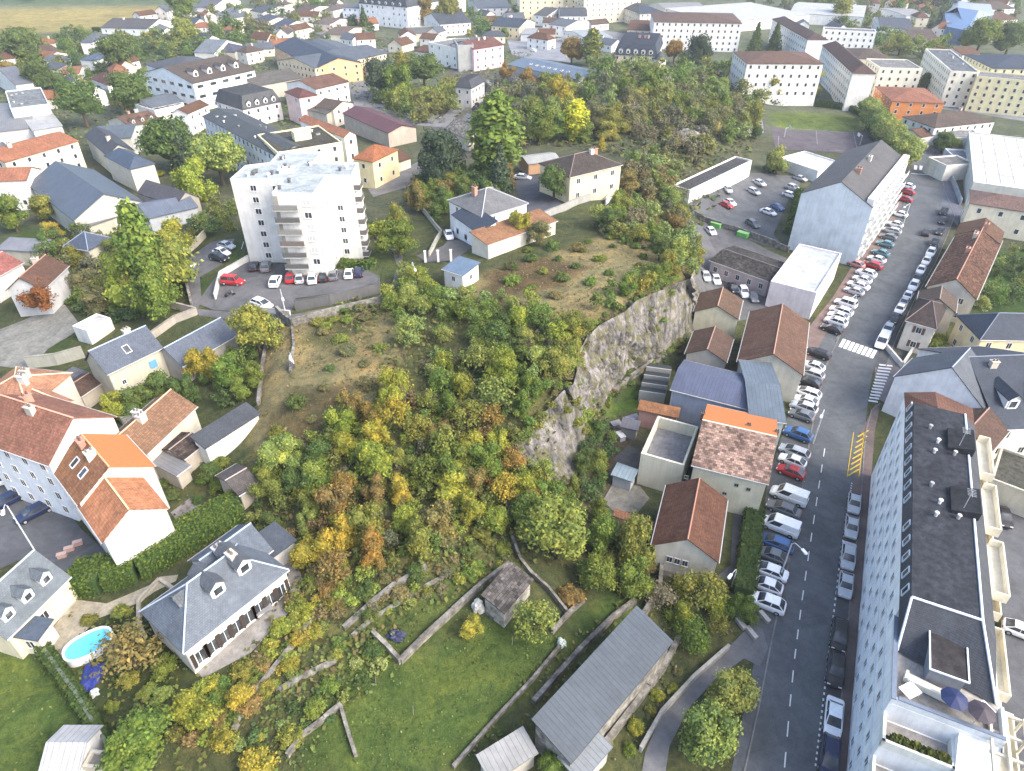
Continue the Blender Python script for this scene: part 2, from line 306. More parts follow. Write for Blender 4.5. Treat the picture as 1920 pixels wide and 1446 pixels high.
ZONES = [
 ([(620,560),(860,540),(1120,590),(1090,700),(1040,830),(1080,930),(1240,1000),(1240,1100),(1000,1060),(760,1180),(560,1330),(380,1446),(300,1446),(420,1280),(560,1080),(480,960),(470,850)], C_WOOD),
 (MEADOW, C_DRY),
 ([(600,600),(700,590),(640,650),(560,650)], (.17,.17,.08)), ([(560,720),(650,720),(700,790),(560,840),(490,800)], (.2,.16,.085)), ([(900,520),(1020,480),(1100,500),(1050,540),(930,560)], (.24,.17,.095)),
 ([(640,1250),(700,1190),(760,1250),(900,1160),(1050,1185),(1030,1260),(870,1430),(800,1460),(560,1460),(600,1320)], C_LAWN),
 ([(640,1190),(830,1070),(950,1060),(900,1130),(760,1245),(700,1190)], C_LAWN2),
 ([(1060,1170),(1190,1110),(1200,1140),(1120,1210),(1060,1270),(1040,1230)], C_LAWN),
 ([(1240,1150),(1330,1140),(1380,1180),(1300,1260),(1250,1230)], C_GARD), ([(1130,1400),(1270,1240),(1330,1230),(1220,1340),(1190,1446),(1120,1446)], C_GARD),
 ([(-200,1230),(0,1210),(80,1222),(150,1310),(210,1400),(100,1480),(-200,1480)], C_LAWN), ([(130,1180),(330,1130),(380,1280),(300,1330),(190,1300),(140,1250)], (.075,.095,.04)),
 ([(1133,775),(1160,745),(1210,722),(1214,748),(1190,785),(1145,795)], (.12,.2,.04)), ([(1105,800),(1200,770),(1230,900),(1140,960),(1080,940)], C_DIRT),
 ([(1440,208),(1612,216),(1625,248),(1440,234)], (.19,.25,.07)), ([(1385,180),(1440,150),(1440,250),(1400,250)], C_GREY),
 ([(372,522),(410,508),(402,560),(368,562)], (.1,.15,.045)), ([(430,455),(452,450),(462,492),(430,494)], (.1,.16,.04)), ([(700,440),(760,455),(780,500),(720,520),(690,480)], (.12,.155,.06)),
 ([(15,425),(110,430),(120,470),(30,465)], (.1,.16,.05)), ([(1830,500),(1860,470),(2100,440),(2100,590),(1815,590)], (.085,.15,.05)), ([(60,680),(130,615),(150,650),(95,690)], (.09,.14,.04)),
 ([(1640,680),(1700,600),(1760,640),(1700,680)], C_GREY), ([(840,120),(1020,150),(1030,260),(880,300),(790,290)], (.2,.19,.175)), ([(1250,250),(1340,250),(1330,310),(1240,310)], C_WOOD),
 ([(-900,68),(130,66),(300,72),(330,95),(280,112),(-900,110)], (.11,.18,.05)), ([(-1500,22),(0,20),(290,7),(330,16),(180,56),(130,64),(0,60),(-1500,66)], (.50,.41,.17)),
 ([(-1500,-60),(600,-60),(420,-2),(290,5),(0,18),(-1500,20)], (.15,.22,.12)), ([(-1500,11),(0,11),(200,3),(200,6),(0,16),(-1500,18)], (.4,.4,.3)),
]
for px, c in ZONES:
    pl = wpoly(px); far = max(q.y for q in pl) > 260
    m = inpoly(GX if far else GX+jx, GY if far else GY+jy, pl); COV[m] = c
for _ in range(2):
    B = np.pad(COV, ((1,1),(1,1),(0,0)), mode='edge'); COV = (B[1:-1,1:-1]*2+B[:-2,1:-1]+B[2:,1:-1]+B[1:-1,:-2]+B[1:-1,2:])/6
def cover_noise(a, b): return (a+(b-a)*(vnoise(GX, GY, 9, 7)*.5+vnoise(GX, GY, 3.5, 8)*.5))[..., None]
COV *= cover_noise(.8, 1.2)
gv = np.stack([GX.ravel(), GY.ravel(), GZ.ravel()], 1).astype(np.float32); ny, nx = GX.shape
idx = np.arange(nx*ny).reshape(ny, nx); Q = np.stack([idx[:-1,:-1], idx[:-1,1:], idx[1:,1:], idx[1:,:-1]], -1).reshape(-1, 4)
me = bpy.data.meshes.new('ground'); me.vertices.add(len(gv)); me.vertices.foreach_set('co', gv.ravel())
me.loops.add(Q.size); me.loops.foreach_set('vertex_index', Q.ravel().astype(np.int32)); me.polygons.add(len(Q))
me.polygons.foreach_set('loop_start', np.arange(0, Q.size, 4, dtype=np.int32)); me.polygons.foreach_set('use_smooth', [True]*len(Q)); me.update(); me.validate()
ca = me.color_attributes.new('cover', 'FLOAT_COLOR', 'POINT'); ca.data.foreach_set('color', np.concatenate([COV.reshape(-1,3), np.ones((len(gv),1))], 1).astype(np.float32).ravel())
me.materials.append(M['ground']); struct('ground', me)
# ---------------- cliff faces: a rock skin in front of the steep bank ----------------
def cliff(name, top, bot, n, m, amp):
    def at(pl, s):
        L = [0]
        for a, b in zip(pl[:-1], pl[1:]): L.append(L[-1]+(b-a).length)
        q = s*L[-1]; k = 0
        while k < len(L)-2 and L[k+1] < q: k += 1
        return pl[k].lerp(pl[k+1], (q-L[k])/max(1e-6, L[k+1]-L[k]))
    vs, fs = [], []
    for i in range(n+1):
        a = at(top, i/n); b = at(bot, i/n); a = a+Vector((0,0,.25)); b = b+Vector((0,0,-1.0))
        al = at(top, min(1, i/n+.03))-at(top, max(0, i/n-.03)); nrm = Vector((-al.y, al.x, 0)).normalized()
        if nrm.dot(b-a) < 0: nrm = -nrm
        for j in range(m+1):
            s = j/m; pnt = a.lerp(b, s)
            # rock stands steep high up and flares out in scree at the foot
            hor = Vector((b.x-a.x, b.y-a.y, 0))*(s**1.25-s)
            q = pnt+hor; w = math.sin(math.pi*min(1, max(0, s)))**.5
            d = noise.hetero_terrain(Vector((q.x*.16, q.y*.16, q.z*.10)), 1.0, 2.1, 6, .4)-.4
            vc = noise.voronoi(Vector((q.x*.42, q.y*.42, q.z*.30)), distance_metric='DISTANCE', exponent=2.5)[0]; v2 = noise.voronoi(Vector((q.x*1.1, q.y*1.1, q.z*.8)), distance_metric='DISTANCE', exponent=2.5)[0]
            r = abs(noise.noise(Vector((q.x*.3+9, q.y*.3, q.z*.08))))*1.6-(vc[1]-vc[0])*1.2-(v2[1]-v2[0])*.55+.9
            q = q+nrm*(w*(amp*(.9*d-r)+1.1)+.25); q.z = max(q.z, T(q.x, q.y)+.15+.35*w*abs(noise.noise(q*.5))) if .02 < s < .98 else q.z; vs.append(q)
    for i in range(n):
        for j in range(m):
            k = i*(m+1)+j; fs.append((k, k+m+1, k+m+2, k+1))
    me = bpy.data.meshes.new(name); me.from_pydata(vs, [], fs); me.materials.append(M['rock']); me.update()
    bm = bmesh.new(); bm.from_mesh(me); bmesh.ops.recalc_face_normals(bm, faces=bm.faces); bm.to_mesh(me); bm.free()
    return struct(name, me)
TPX = [P(*p) for p in CL_TOP_PX]; BPX = [P(*p) for p in CL_BOT_PX]
cliff('cliff', TPX[:12], BPX[:9], 200, 56, 1.0)
cliff('rock_prow', TPX[9:], BPX[6:], 110, 44, .9)
# ---------------- draped sheets: roads, yards, paths ----------------
def drape(name, poly, mat, color, off, step=2.5, parent=None, flat=None):
    pl = [Vector((q[0], q[1])) for q in poly]
    d = []
    for a, b in zip(pl, pl[1:]+pl[:1]):
        n = max(1, int((b-a).length/step)); d += [a.lerp(b, k/n) for k in range(n)]
    X0, X1 = min(q.x for q in d), max(q.x for q in d); Y0, Y1 = min(q.y for q in d), max(q.y for q in d)
    gx, gy = np.meshgrid(np.arange(X0+step/2, X1, step), np.arange(Y0+step/2, Y1, step)); ok = inpoly(gx, gy, d)
    pts = d+[Vector((float(a), float(b))) for a, b in zip(gx[ok], gy[ok])]
    vo, _, fo, *_ = delaunay_2d_cdt(pts, [], [list(range(len(d)))], 1, 1e-4)
    vs = [(v.x, v.y, (T(v.x, v.y) if flat is None else flat)+off) for v in vo]
    fs = []
    for f in fo:
        A = sum(vo[f[i]].x*vo[f[(i+1) % len(f)]].y-vo[f[(i+1) % len(f)]].x*vo[f[i]].y for i in range(len(f)))
        fs.append(tuple(f) if A > 0 else tuple(reversed(f)))
    me = bpy.data.meshes.new(name); me.from_pydata(vs, [], fs); me.materials.append(M[mat]); me.update()
    o = link(name, me, parent, color)
    if parent is None: o['kind'] = 'structure'
    return o
def sheet(name, px, mat, color, off, **k): return drape(name, wpoly(px), mat, color, off, **k)
ROAD_L = [(1378,1500),(1396,1446),(1422,1330),(1445,1210),(1462,1130),(1482,1040),(1500,940),(1514,850),(1530,760),(1548,690),(1574,628),(1606,565),(1640,505),(1668,450),(1690,400),(1703,352),(1709,315),(1706,285),(1697,255),(1680,220),(1660,190)]
ROAD_R = [(1700,190),(1715,220),(1732,250),(1752,285),(1765,320),(1769,355),(1767,400),(1758,440),(1745,480),(1722,525),(1700,560),(1672,610),(1650,655),(1636,700),(1628,745),(1622,800),(1612,850),(1598,920),(1586,1000),(1570,1110),(1556,1210),(1544,1310),(1530,1446),(1524,1500)]
C_ROAD = (.118,.127,.134); C_WALK = (.20,.145,.125)
verge_l = [(1360,1500),(1385,1380),(1410,1260),(1425,1190),(1405,1140),(1412,1050),(1432,960),(1440,900),(1456,850),(1478,780),(1492,700),(1500,660),(1520,618),(1560,575),(1600,500),(1640,430),(1670,380),(1692,350),(1704,315)]
sheet('pavement', verge_l+ROAD_L[::-1][4:], 'asphalt', C_ROAD, .03)
sheet('pavement', [(1508,690),(1500,660),(1518,612),(1560,560),(1600,495),(1640,425),(1680,365),(1692,345),(1700,352),(1690,385),(1668,432),(1634,492),(1590,560),(1556,612),(1530,660)], 'asphalt', C_WALK, .09)
sheet('pavement', [(1524,1500),(1530,1446),(1552,1250),(1570,1100),(1590,960),(1614,810),(1640,760),(1650,760),(1640,810),(1625,1000),(1608,1180),(1596,1380),(1588,1500)], 'asphalt', (.17,.13,.12), .10)
road = sheet('road', ROAD_L+ROAD_R, 'asphalt', C_ROAD, .06)
park_r = sheet('parking_lane', [(1530,1446),(1552,1240),(1570,1110),(1584,1000),(1592,930),(1612,930),(1610,1000),(1594,1110),(1582,1240),(1566,1446)], 'asphalt', (.095,.097,.102), .115)
sheet('parking_lane', [(1636,690),(1652,655),(1700,562),(1745,480),(1766,410),(1772,400),(1790,405),(1775,440),(1752,490),(1715,555),(1680,625),(1670,665),(1660,690)], 'asphalt', (.105,.107,.112), .09)
sheet('pavement', [(1762,400),(1768,350),(1755,290),(1735,250),(1742,245),(1765,280),(1785,340),(1806,395),(1795,425),(1775,400)], 'asphalt', (.13,.14,.17), .11)
sheet('driveway', [(1195,1500),(1210,1410),(1245,1330),(1300,1270),(1365,1215),(1410,1170),(1430,1180),(1440,1215),(1425,1250),(1395,1235),(1340,1275),(1290,1330),(1255,1400),(1240,1500)], 'asphalt', (.17,.17,.175), .05, step=1.5)
sheet('side_street', [(1640,745),(1660,757),(1690,700),(1680,665),(1660,672),(1640,690)], 'asphalt', (.22,.19,.18), .075)
sheet('car_park', [(1290,372),(1400,325),(1500,330),(1500,345),(1480,370),(1450,440),(1475,470),(1440,462),(1300,402)], 'asphalt', (.125,.13,.135), .08)
sheet('yard', [(1300,420),(1330,410),(1440,470),(1475,485),(1440,600),(1400,600),(1300,560),(1295,500)], 'asphalt', (.13,.13,.13), .09)
sheet('yard', [(1225,950),(1240,1080),(1340,1090),(1390,1080),(1400,960),(1430,900),(1380,880),(1370,1060),(1345,1080),(1236,1030)], 'asphalt', (.12,.12,.125), .05)
sheet('sports_court', [(1445,237),(1625,250),(1640,275),(1625,290),(1500,282),(1455,282)], 'asphalt', (.115,.10,.11), .08)
sheet('court', [(1830,640),(1860,930),(1850,960),(1880,1150),(1890,1260),(1830,1500),(2300,1500),(2300,900),(1960,900),(1900,930)], 'asphalt', (.115,.12,.13), .06)
sheet('car_park', [(370,570),(405,520),(470,490),(540,497),(620,505),(690,508),(712,520),(700,545),(555,560),(545,590),(400,582)], 'asphalt', (.135,.135,.14), .09)
sheet('access_road', [(340,505),(345,490),(395,455),(440,448),(432,480),(410,500),(375,520),(378,560),(372,580),(545,592),(560,600),(545,607),(360,590),(350,530)], 'asphalt', (.15,.15,.155), .07)
sheet('access_road', [(540,592),(640,575),(710,555),(735,530),(745,500),(735,470),(690,445),(690,432),(735,452),(755,480),(752,520),(730,555),(660,585),(545,605)], 'asphalt', (.15,.15,.155), .06)
sheet('access_road', [(780,480),(830,462),(842,450),(900,455),(850,490),(800,492)], 'asphalt', (.15,.145,.14), .08)
sheet('yard', [(960,345),(985,325),(1010,330),(1060,395),(1030,410),(990,400)], 'asphalt', (.085,.09,.105), .10)
sheet('yard', [(-200,900),(0,895),(60,905),(110,940),(155,995),(205,1040),(215,1058),(140,1092),(100,1110),(60,1040),(-200,1160)], 'asphalt', (.115,.12,.13), .07)
sheet('garden_path', [(128,1078),(142,1125),(200,1132),(280,1098),(300,1082),(335,1078),(330,1090),(290,1110),(262,1130),(185,1160),(140,1205),(122,1242),(100,1225),(80,1200),(110,1165)], 'concrete', (.44,.40,.31), .05, step=1.2)
sheet('terrace', [(343,1240),(380,1272),(400,1262),(470,1225),(560,1130),(566,1080),(545,1040),(530,1060),(542,1080),(500,1120),(420,1180),(352,1232)], 'concrete', (.36,.34,.31), .06, step=1.2)
sheet('terrace', [(320,962),(355,935),(398,958),(345,995)], 'concrete', (.30,.28,.27), .06, step=1.2)
sheet('terrace', [(1130,940),(1150,905),(1200,912),(1218,935),(1195,962),(1150,958)], 'concrete', (.24,.23,.2), .05)
sheet('terrace', [(1150,860),(1180,835),(1205,850),(1195,880),(1170,890)], 'concrete', (.16,.15,.14), .05)
sheet('yard', [(-60,640),(70,590),(120,570),(155,615),(90,655),(60,690),(20,690),(-60,680)], 'concrete', (.27,.27,.24), .07)
sheet('yard', [(690,355),(740,330),(790,300),(830,310),(770,350),(700,370)], 'asphalt', (.2,.19,.18), .09)
sheet('yard', [(950,75),(1058,72),(1062,98),(1070,118),(960,103)], 'asphalt', (.26,.27,.29), .14, step=5)
sheet('access_road', [(480,42),(600,52),(700,95),(770,85),(775,92),(700,105),(590,62),(480,50)], 'asphalt', (.22,.22,.23), .14, step=5)
sheet('access_road', [(600,120),(760,180),(830,220),(900,150),(1000,160),(1000,175),(905,170),(835,240),(700,230),(600,150)], 'asphalt', (.2,.2,.205), .12, step=4)
sheet('access_road', [(1400,250),(1408,190),(1412,160),(1422,160),(1425,190),(1432,250)], 'asphalt', (.25,.26,.27), .12, step=3)
sheet('street', [(1700,190),(1715,178),(1820,195),(1960,215),(1960,235),(1820,212),(1720,200)], 'asphalt', (.24,.25,.26), .12, step=4)
sheet('street', [(1095,52),(1220,70),(1230,100),(1150,100),(1100,70)], 'asphalt', (.25,.25,.26), .14, step=5)
# kerbs
def kerb(px, w=.16, h=.12, off=.05, color=(.27,.265,.255)):
    pts = dens([G(*q) for q in px], 2.5); mb = MB()
    for a, b in zip(pts[:-1], pts[1:]):
        d = (b-a); n = Vector((-d.y, d.x, 0)).normalized()*w/2; e = d.normalized()*.02
        mb.prism([(a+n-e).to_tuple()[:2], (a-n-e).to_tuple()[:2], (b-n).to_tuple()[:2], (b+n).to_tuple()[:2]], T(a.x,a.y)-.1, T(a.x,a.y)+off+h)
    return struct('kerb', mb.mesh('kerb', [M['concrete']]), color)
kerb(ROAD_L[:12]+[(1544,695)], off=-.02); kerb([(1566,640),(1606,567),(1640,507),(1668,452),(1690,402),(1703,354)], off=-.02)
kerb([(1566,1446),(1582,1250),(1595,1110),(1612,960),(1622,815),(1634,770),(1650,757)]); kerb([(1660,690),(1682,630),(1716,560),(1754,492),(1777,440),(1790,405),(1772,360),(1757,300),(1738,258)])
# ---------------- painted markings ----------------
def mark(px, mat='white', off=.10, parent=None, name='marking'):
    pl = [P(u, v, 0) for u, v in px]; pl = [Vector((q.x, q.y, T(q.x, q.y)+off)) for q in pl]; c = sum(pl, Vector())/len(pl)
    mb = MB(); mb.face([q-c for q in pl]); me = mb.mesh(name, [M[mat]])
    if me.polygons[0].normal.z < 0: me.flip_normals()
    return link(name, me, parent or road, loc=c)
def strip(u0, v0, u1, v1, wm, **k):
    a = P(u0, v0); b = P(u1, v1); d = b-a; n = Vector((-d.y, d.x, 0)).normalized()*wm/2
    pl = [a+n, a-n, b-n, b+n]; off = k.pop('off', .10); c = (a+b)/2; c.z = T(c.x, c.y)+off
    mb = MB(); mb.face([Vector((q.x, q.y, c.z))-c for q in pl]); me = mb.mesh('marking', [M[k.pop('mat', 'white')]])
    if me.polygons[0].normal.z < 0: me.flip_normals()
    return link(k.pop('name', 'marking'), me, k.pop('parent', road), loc=c)
for k in range(8):                                   # zebra over the street
    u = 1579+k*8.3; v = 645+k*2.9; strip(u-4, v+7, u+4.5, v-8, .62, name='crossing_stripe')
for k in range(5): strip(1716+k*10, 319+k*.6, 1717+k*10, 311+k*.6, .8, name='crossing_stripe')
strip(1708,326,1762,330,.5, name='stop_line')
for k in range(13):
    v = 686+k*5.6; u = 1656-k*1.9; strip(u-8+k*.2, v-1, u+17-k*.4, v+1.5, .5, name='crossing_stripe', off=.135)
cl = [(1470,1446),(1480,1330),(1489,1240),(1503,1130),(1519,1020),(1534,920),(1548,830)]
for a, b, n in [(cl[0],cl[1],2),(cl[1],cl[2],2),(cl[2],cl[3],3),(cl[3],cl[4],3),(cl[4],cl[5],3),(cl[5],cl[6],3)]:
    for k in range(n):
        s0, s1 = (k+.1)/n, (k+.6)/n; strip(a[0]+(b[0]-a[0])*s0, a[1]+(b[1]-a[1])*s0, a[0]+(b[0]-a[0])*s1, a[1]+(b[1]-a[1])*s1, .13, name='centre_line_dash')
pl = [(1528,1440),(1540,1340),(1552,1240),(1564,1140),(1576,1040),(1590,950),(1597,905)]
for a, b in zip(pl[:-1], pl[1:]):
    n = 9 if a[1] > 1000 else 10
    for k in range(n):
        s0, s1 = (k+.2)/n, (k+.62)/n; strip(a[0]+(b[0]-a[0])*s0, a[1]+(b[1]-a[1])*s0, a[0]+(b[0]-a[0])*s1, a[1]+(b[1]-a[1])*s1, .17, name='bay_dash', off=.14)
for k in range(8):                                   # yellow hatched bus zone
    v = 893-k*10.4; u = 1590+k*2.6; strip(u, v, u+20, v-12, .22, mat='yellow', name='hatching_bar', off=.13)
strip(1588,895,1600,812,.12, mat='yellow', name='hatching_edge', off=.13); strip(1610,895,1620,812,.12, mat='yellow', name='hatching_edge', off=.13)
for k in range(9):
    v = 1150-k*31; strip(1406+k*7.2, v-20, 1456+k*6.6, v+2, .09, name='bay_line', off=.09)
for s in (0, .5, 1): strip(1460+s*140, 242+s*8, 1458+s*150, 280+s*6, .05, name='court_line', off=.13)
strip(1448,240,1622,252,.05, name='court_line', off=.13); strip(1456,280,1634,287,.05, name='court_line', off=.13)
for k in range(7): strip(430+k*22, 519+k*1.6, 426+k*22, 534+k*1.6, .1, name='bay_line', off=.14)
# ---------------- walls and fences ----------------
def wall(px, h, th, label, mat='stone', color=(.33,.31,.27), cat='wall', name='stone_wall', cap=None):
    pts = dens([G(*q) for q in px], 3.0); c = pts[len(pts)//2].copy(); rt = empty(name, c); mb = MB(); mc = MB()
    tag(rt, label, cat)
    for i, (a, b) in enumerate(zip(pts[:-1], pts[1:])):
        d = b-a; n = Vector((-d.y, d.x, 0)).normalized()*th/2; e = d.normalized()*.03; a = a-c-e; b = b-c
        hh = h*(1+(R.uniform(-.12,.12) if mat == 'stone' else 0)); za = T(a.x+c.x, a.y+c.y)-c.z; zb = T(b.x+c.x, b.y+c.y)-c.z
        q = [(a+n)[:2], (a-n)[:2], (b-n)[:2], (b+n)[:2]]; ar = (q[1][0]-q[0][0])*(q[2][1]-q[0][1])-(q[1][1]-q[0][1])*(q[2][0]-q[0][0])
        z1 = [za+hh, za+hh, zb+hh, zb+hh]; z0 = [za-1, za-1, zb-1, zb-1]
        if ar < 0: q = q[::-1]; z1 = z1[::-1]; z0 = z0[::-1]
        mb.prism(q, z0, z1)
        if cap:
            m2 = n*1.25; q = [(a+m2)[:2], (a-m2)[:2], (b-m2)[:2], (b+m2)[:2]]
            if ar < 0: q = q[::-1]
            mc.prism(q, [z+.002 for z in z1], [z+.10 for z in z1])
    link('wall', mb.mesh(name, [M[mat]]), rt, color)
    if cap: link('coping', mc.mesh('coping', [M['concrete']]), rt, cap)
    return rt
WALLS = [
 ([(640,1328),(652,1370),(668,1420)],.7,.35,'thin garden wall dropping from the broken wall corner at the bottom'),
 ([(520,1300),(560,1275),(630,1240)],.5,.5,'pale heap of rubble wall on the rough ground left of the lawn'),
 ([(840,1080),(800,1100),(700,1160),(660,1195)],.4,.35,'faint lower terrace edge of stones above the upper lawn'),
 ([(1302,405),(1380,435),(1478,474)],1.6,.35,'long grey wall between garage car park and lower yard'),
 ([(752,1243),(790,1205),(850,1150),(905,1100),(955,1062)],.9,.45,'long rubble wall stepping up past the garden lean-to on the upper lawn'),
 ([(700,1190),(725,1215),(752,1245)],.8,.45,'short rubble wall closing the lower left corner of the upper lawn'),
 ([(645,1180),(690,1140),(740,1100),(800,1065)],.6,.5,'crumbling pale stone wall between autumn wood and upper lawn'),
 ([(850,1440),(930,1350),(1000,1275),(1050,1215)],.6,.3,'long low garden wall along the right edge of the big lawn'),
 ([(1035,1188),(1065,1155),(1095,1128)],.8,.35,'short stone wall by the small lawn right of the lean-to'),
 ([(1003,1085),(1030,1110),(1062,1150)],.8,.3,'mossy wall running down from the lean-to roof corner'),
 ([(960,1010),(975,1050),(1003,1085)],.6,.35,'mossy wall climbing from the lean-to towards the trees'),
 ([(1000,1320),(1080,1230),(1150,1160),(1190,1130)],.8,.5,'rough stone bank wall behind the ribbed metal warehouse'),
 ([(1100,1446),(1180,1340),(1245,1255),(1270,1205)],1.3,.5,'pale rubble wall in front of the ribbed metal warehouse'),
 ([(440,1370),(480,1300),(520,1250),(560,1200),(590,1160)],.6,.45,'stone retaining wall below the slate villa terrace on the slope'),
 ([(540,1420),(570,1380),(610,1350),(640,1325)],.7,.35,'broken garden wall at the bottom edge left of the big lawn'),
 ([(500,645),(492,700),(486,760)],.8,.5,'old rubble wall along the left edge of the dry hilltop'),
 ([(548,615),(552,650),(545,700)],.6,.35,'short rubble wall beside the grey blob on the hilltop path'),
 ([(520,588),(550,612),(600,598),(720,568)],1.5,.5,'retaining wall below the tower car park at the hilltop edge'),
 ([(1255,640),(1210,690),(1150,735)],.8,.5,'low broken wall at the foot of the long cliff'),
 ([(1205,1160),(1235,1110),(1240,1060)],1.2,.5,'grey stone wall behind the bush below the brown gabled house'),
 ([(330,480),(350,530),(362,580)],1.5,.4,'wall on the left of the tower access lane'),
]
for px, h, th, lb in WALLS: wall(px, h, th, lb)
PW = (.62,.61,.57)
for px, h, lb, c in [
 ([(405,562),(415,520),(470,488)],1.2,'white parapet wall round the tower car park',PW),
 ([(335,490),(370,462),(386,445)],1.6,'cream wall beside the lane left of the tower',(.55,.5,.38)),
 ([(462,580),(510,587),(545,592)],.9,'white kerb wall at the bend below the tower car park',PW),
 ([(555,583),(620,572),(712,548),(712,535)],2.0,'dark slatted screen wall in front of the tower car park',(.13,.13,.13)),
 ([(768,370),(800,405),(828,440),(805,482)],1.0,'pale curved wall of the lane climbing past the cedar',(.42,.42,.36)),
 ([(1135,385),(1160,350),(1187,323)],1.6,'white wall running up right of the yellow villa',PW),
 ([(1020,410),(1060,395),(1115,372)],1.6,'grey wall below the yellow villa terrace',(.35,.35,.33)),
 ([(265,540),(310,575),(370,590),(330,605),(280,640)],1.4,'grey wall round the lane behind the slate cottages',(.38,.35,.3)),
 ([(330,1110),(300,1090),(262,1130),(262,1170),(275,1200)],.5,'low curved edging wall of the villa garden path',(.42,.39,.32)),
 ([(55,690),(110,684),(160,670)],2.2,'long grey garden wall left of the slate roofed stone house',(.36,.36,.31)),
 ([(1200,1410),(1240,1340),(1300,1275),(1365,1218)],.9,'low wall with railing along the curved driveway',(.38,.37,.33)),
 ([(1790,330),(1772,290),(1748,250)],1.4,'grey street wall at the bend opposite the pollard trees',(.3,.33,.38)),
 ([(1800,385),(1785,345),(1775,325)],1.6,'grey garden wall beside the street below the bend',(.33,.36,.38)),
 ([(1660,655),(1690,690),(1722,640)],1.0,'white fence wall of the cream house corner garden',PW),
 ([(1860,880),(1920,925),(1980,960)],1.4,'pale wall dropping to the back court on the right edge',(.4,.42,.4)),
 ([(80,1215),(150,1310),(210,1410),(225,1446)],1.3,'green and grey boundary wall between two lawns at bottom left',(.16,.2,.15)),
 ([(200,760),(235,800),(262,790)],1.6,'grey wall between the red roofs and the long brown roof',(.33,.33,.29))]:
    wall(px, h, .3, lb, 'plaster', c, name='garden_wall', cap=tuple(min(.8, x*1.15) for x in c))
# ---------------- building kit ----------------
def unit_window():
    mb = MB(); t = .09
    for c, d in [((0,0,.5-t/2),(1,.06,t)), ((0,0,-.5+t/2),(1.1,.12,t)), ((-.5+t/2,0,0),(t,.06,1-2*t)), ((.5-t/2,0,0),(t,.06,1-2*t)), ((0,.005,0),(.05,.05,1-2*t))]: mb.box(c, d)
    fr = mb.mesh('window', [M['trim']])
    mb = MB(); mb.box((0,.018,0),(1-2*t+.01,.02,1-2*t+.01)); pa = mb.mesh('pane', [M['glass']])
    mb = MB()
    for c, d in [((0,0,.46),(1,.06,.08)), ((0,0,-.46),(1.1,.12,.08)), ((-.46,0,0),(.08,.06,.84)), ((.46,0,0),(.08,.06,.84))]: mb.box(c, d)
    mb.box((0,.018,0),(.85,.02,.85), 1); far = mb.mesh('window', [M['trim'], M['glass']])
    mb = MB(); mb.box((0,0,0),(1,.05,1)); sh = mb.mesh('shutter', [M['trim']])
    return fr, pa, far, sh
WIN, PANE, WFAR, SHUT = unit_window()
def unit_door():
    mb = MB(); mb.box((0,0,0),(1,.08,1)); mb.box((0,-.05,.1),(.7,.03,.55),1); return mb.mesh('door', [M['wood'], M['glass']])
DOOR = unit_door()
def unit_chimney():
    mb = MB(); mb.box((0,0,.1),(.9,.6,1.6)); mb.box((0,0,.95),(1.05,.75,.12)); mb.tube((-.22,0,1.0),(-.22,0,1.35),.13,.1,8,1); mb.tube((.22,0,1.0),(.22,0,1.35),.13,.1,8,1)
    return mb.mesh('chimney', [M['plaster'], M['tile']])
CHIM = unit_chimney()
def unit_skylight():
    mb = MB()
    for c, d in [((0,.5,.05),(1,.08,.14)), ((0,-.5,.05),(1,.08,.14)), ((-.46,0,.05),(.08,1,.14)), ((.46,0,.05),(.08,1,.14))]: mb.box(c, d)
    mb.box((0,0,.03),(.86,.94,.04), 1); return mb.mesh('skylight', [M['trim'], M['glass']])
SKYL = unit_skylight()
def unit_vent():
    mb = MB(); mb.tube((0,0,0),(0,0,.5),.22,.22,10); mb.tube((0,0,.5),(0,0,.6),.36,.3,10); return mb.mesh('roof_vent', [M['trim']])
VENT = unit_vent()
def dormer_meshes():
    mb = MB()   # local: front at -y, roof slope behind; 1.3 wide 1.5 high, 2.6 deep
    w, h, d = .65, 1.15, 2.4
    mb.prism([(-w,-.05),(w,-.05),(w,d),(-w,d)], -.6, h)
    mb.face([(-w,-.05,h),(w,-.05,h),(0,-.05,h+.5)])
    body = mb
    r = MB(); o = .14
    for s in (-1, 1):
        a = [(0,-.25,h+.58),(s*(w+o),-.25,h-.06),(s*(w+o),d+.6,h-.06),(0,d+.6,h+.58)]
        if s < 0: a = a[::-1]
        a = a[::-1]
        r.face(a); r.face([(p[0],p[1],p[2]-.08) for p in a][::-1])
        r.face([a[0],a[1],(a[1][0],a[1][1],a[1][2]-.08),(a[0][0],a[0][1],a[0][2]-.08)])
        f = [(0,-.25,h+.58),(s*(w+o),-.25,h-.06),(s*(w+o),-.25,h-.14),(0,-.25,h+.50)]; r.face(f if s > 0 else f[::-1])
    return body.mesh('dormer', [M['plaster']]), r.mesh('dormer_roof', [M['slate']])
DORM, DROOF = dormer_meshes()
CAMP = Vector((0, 0, CAMH))
BUILT = []
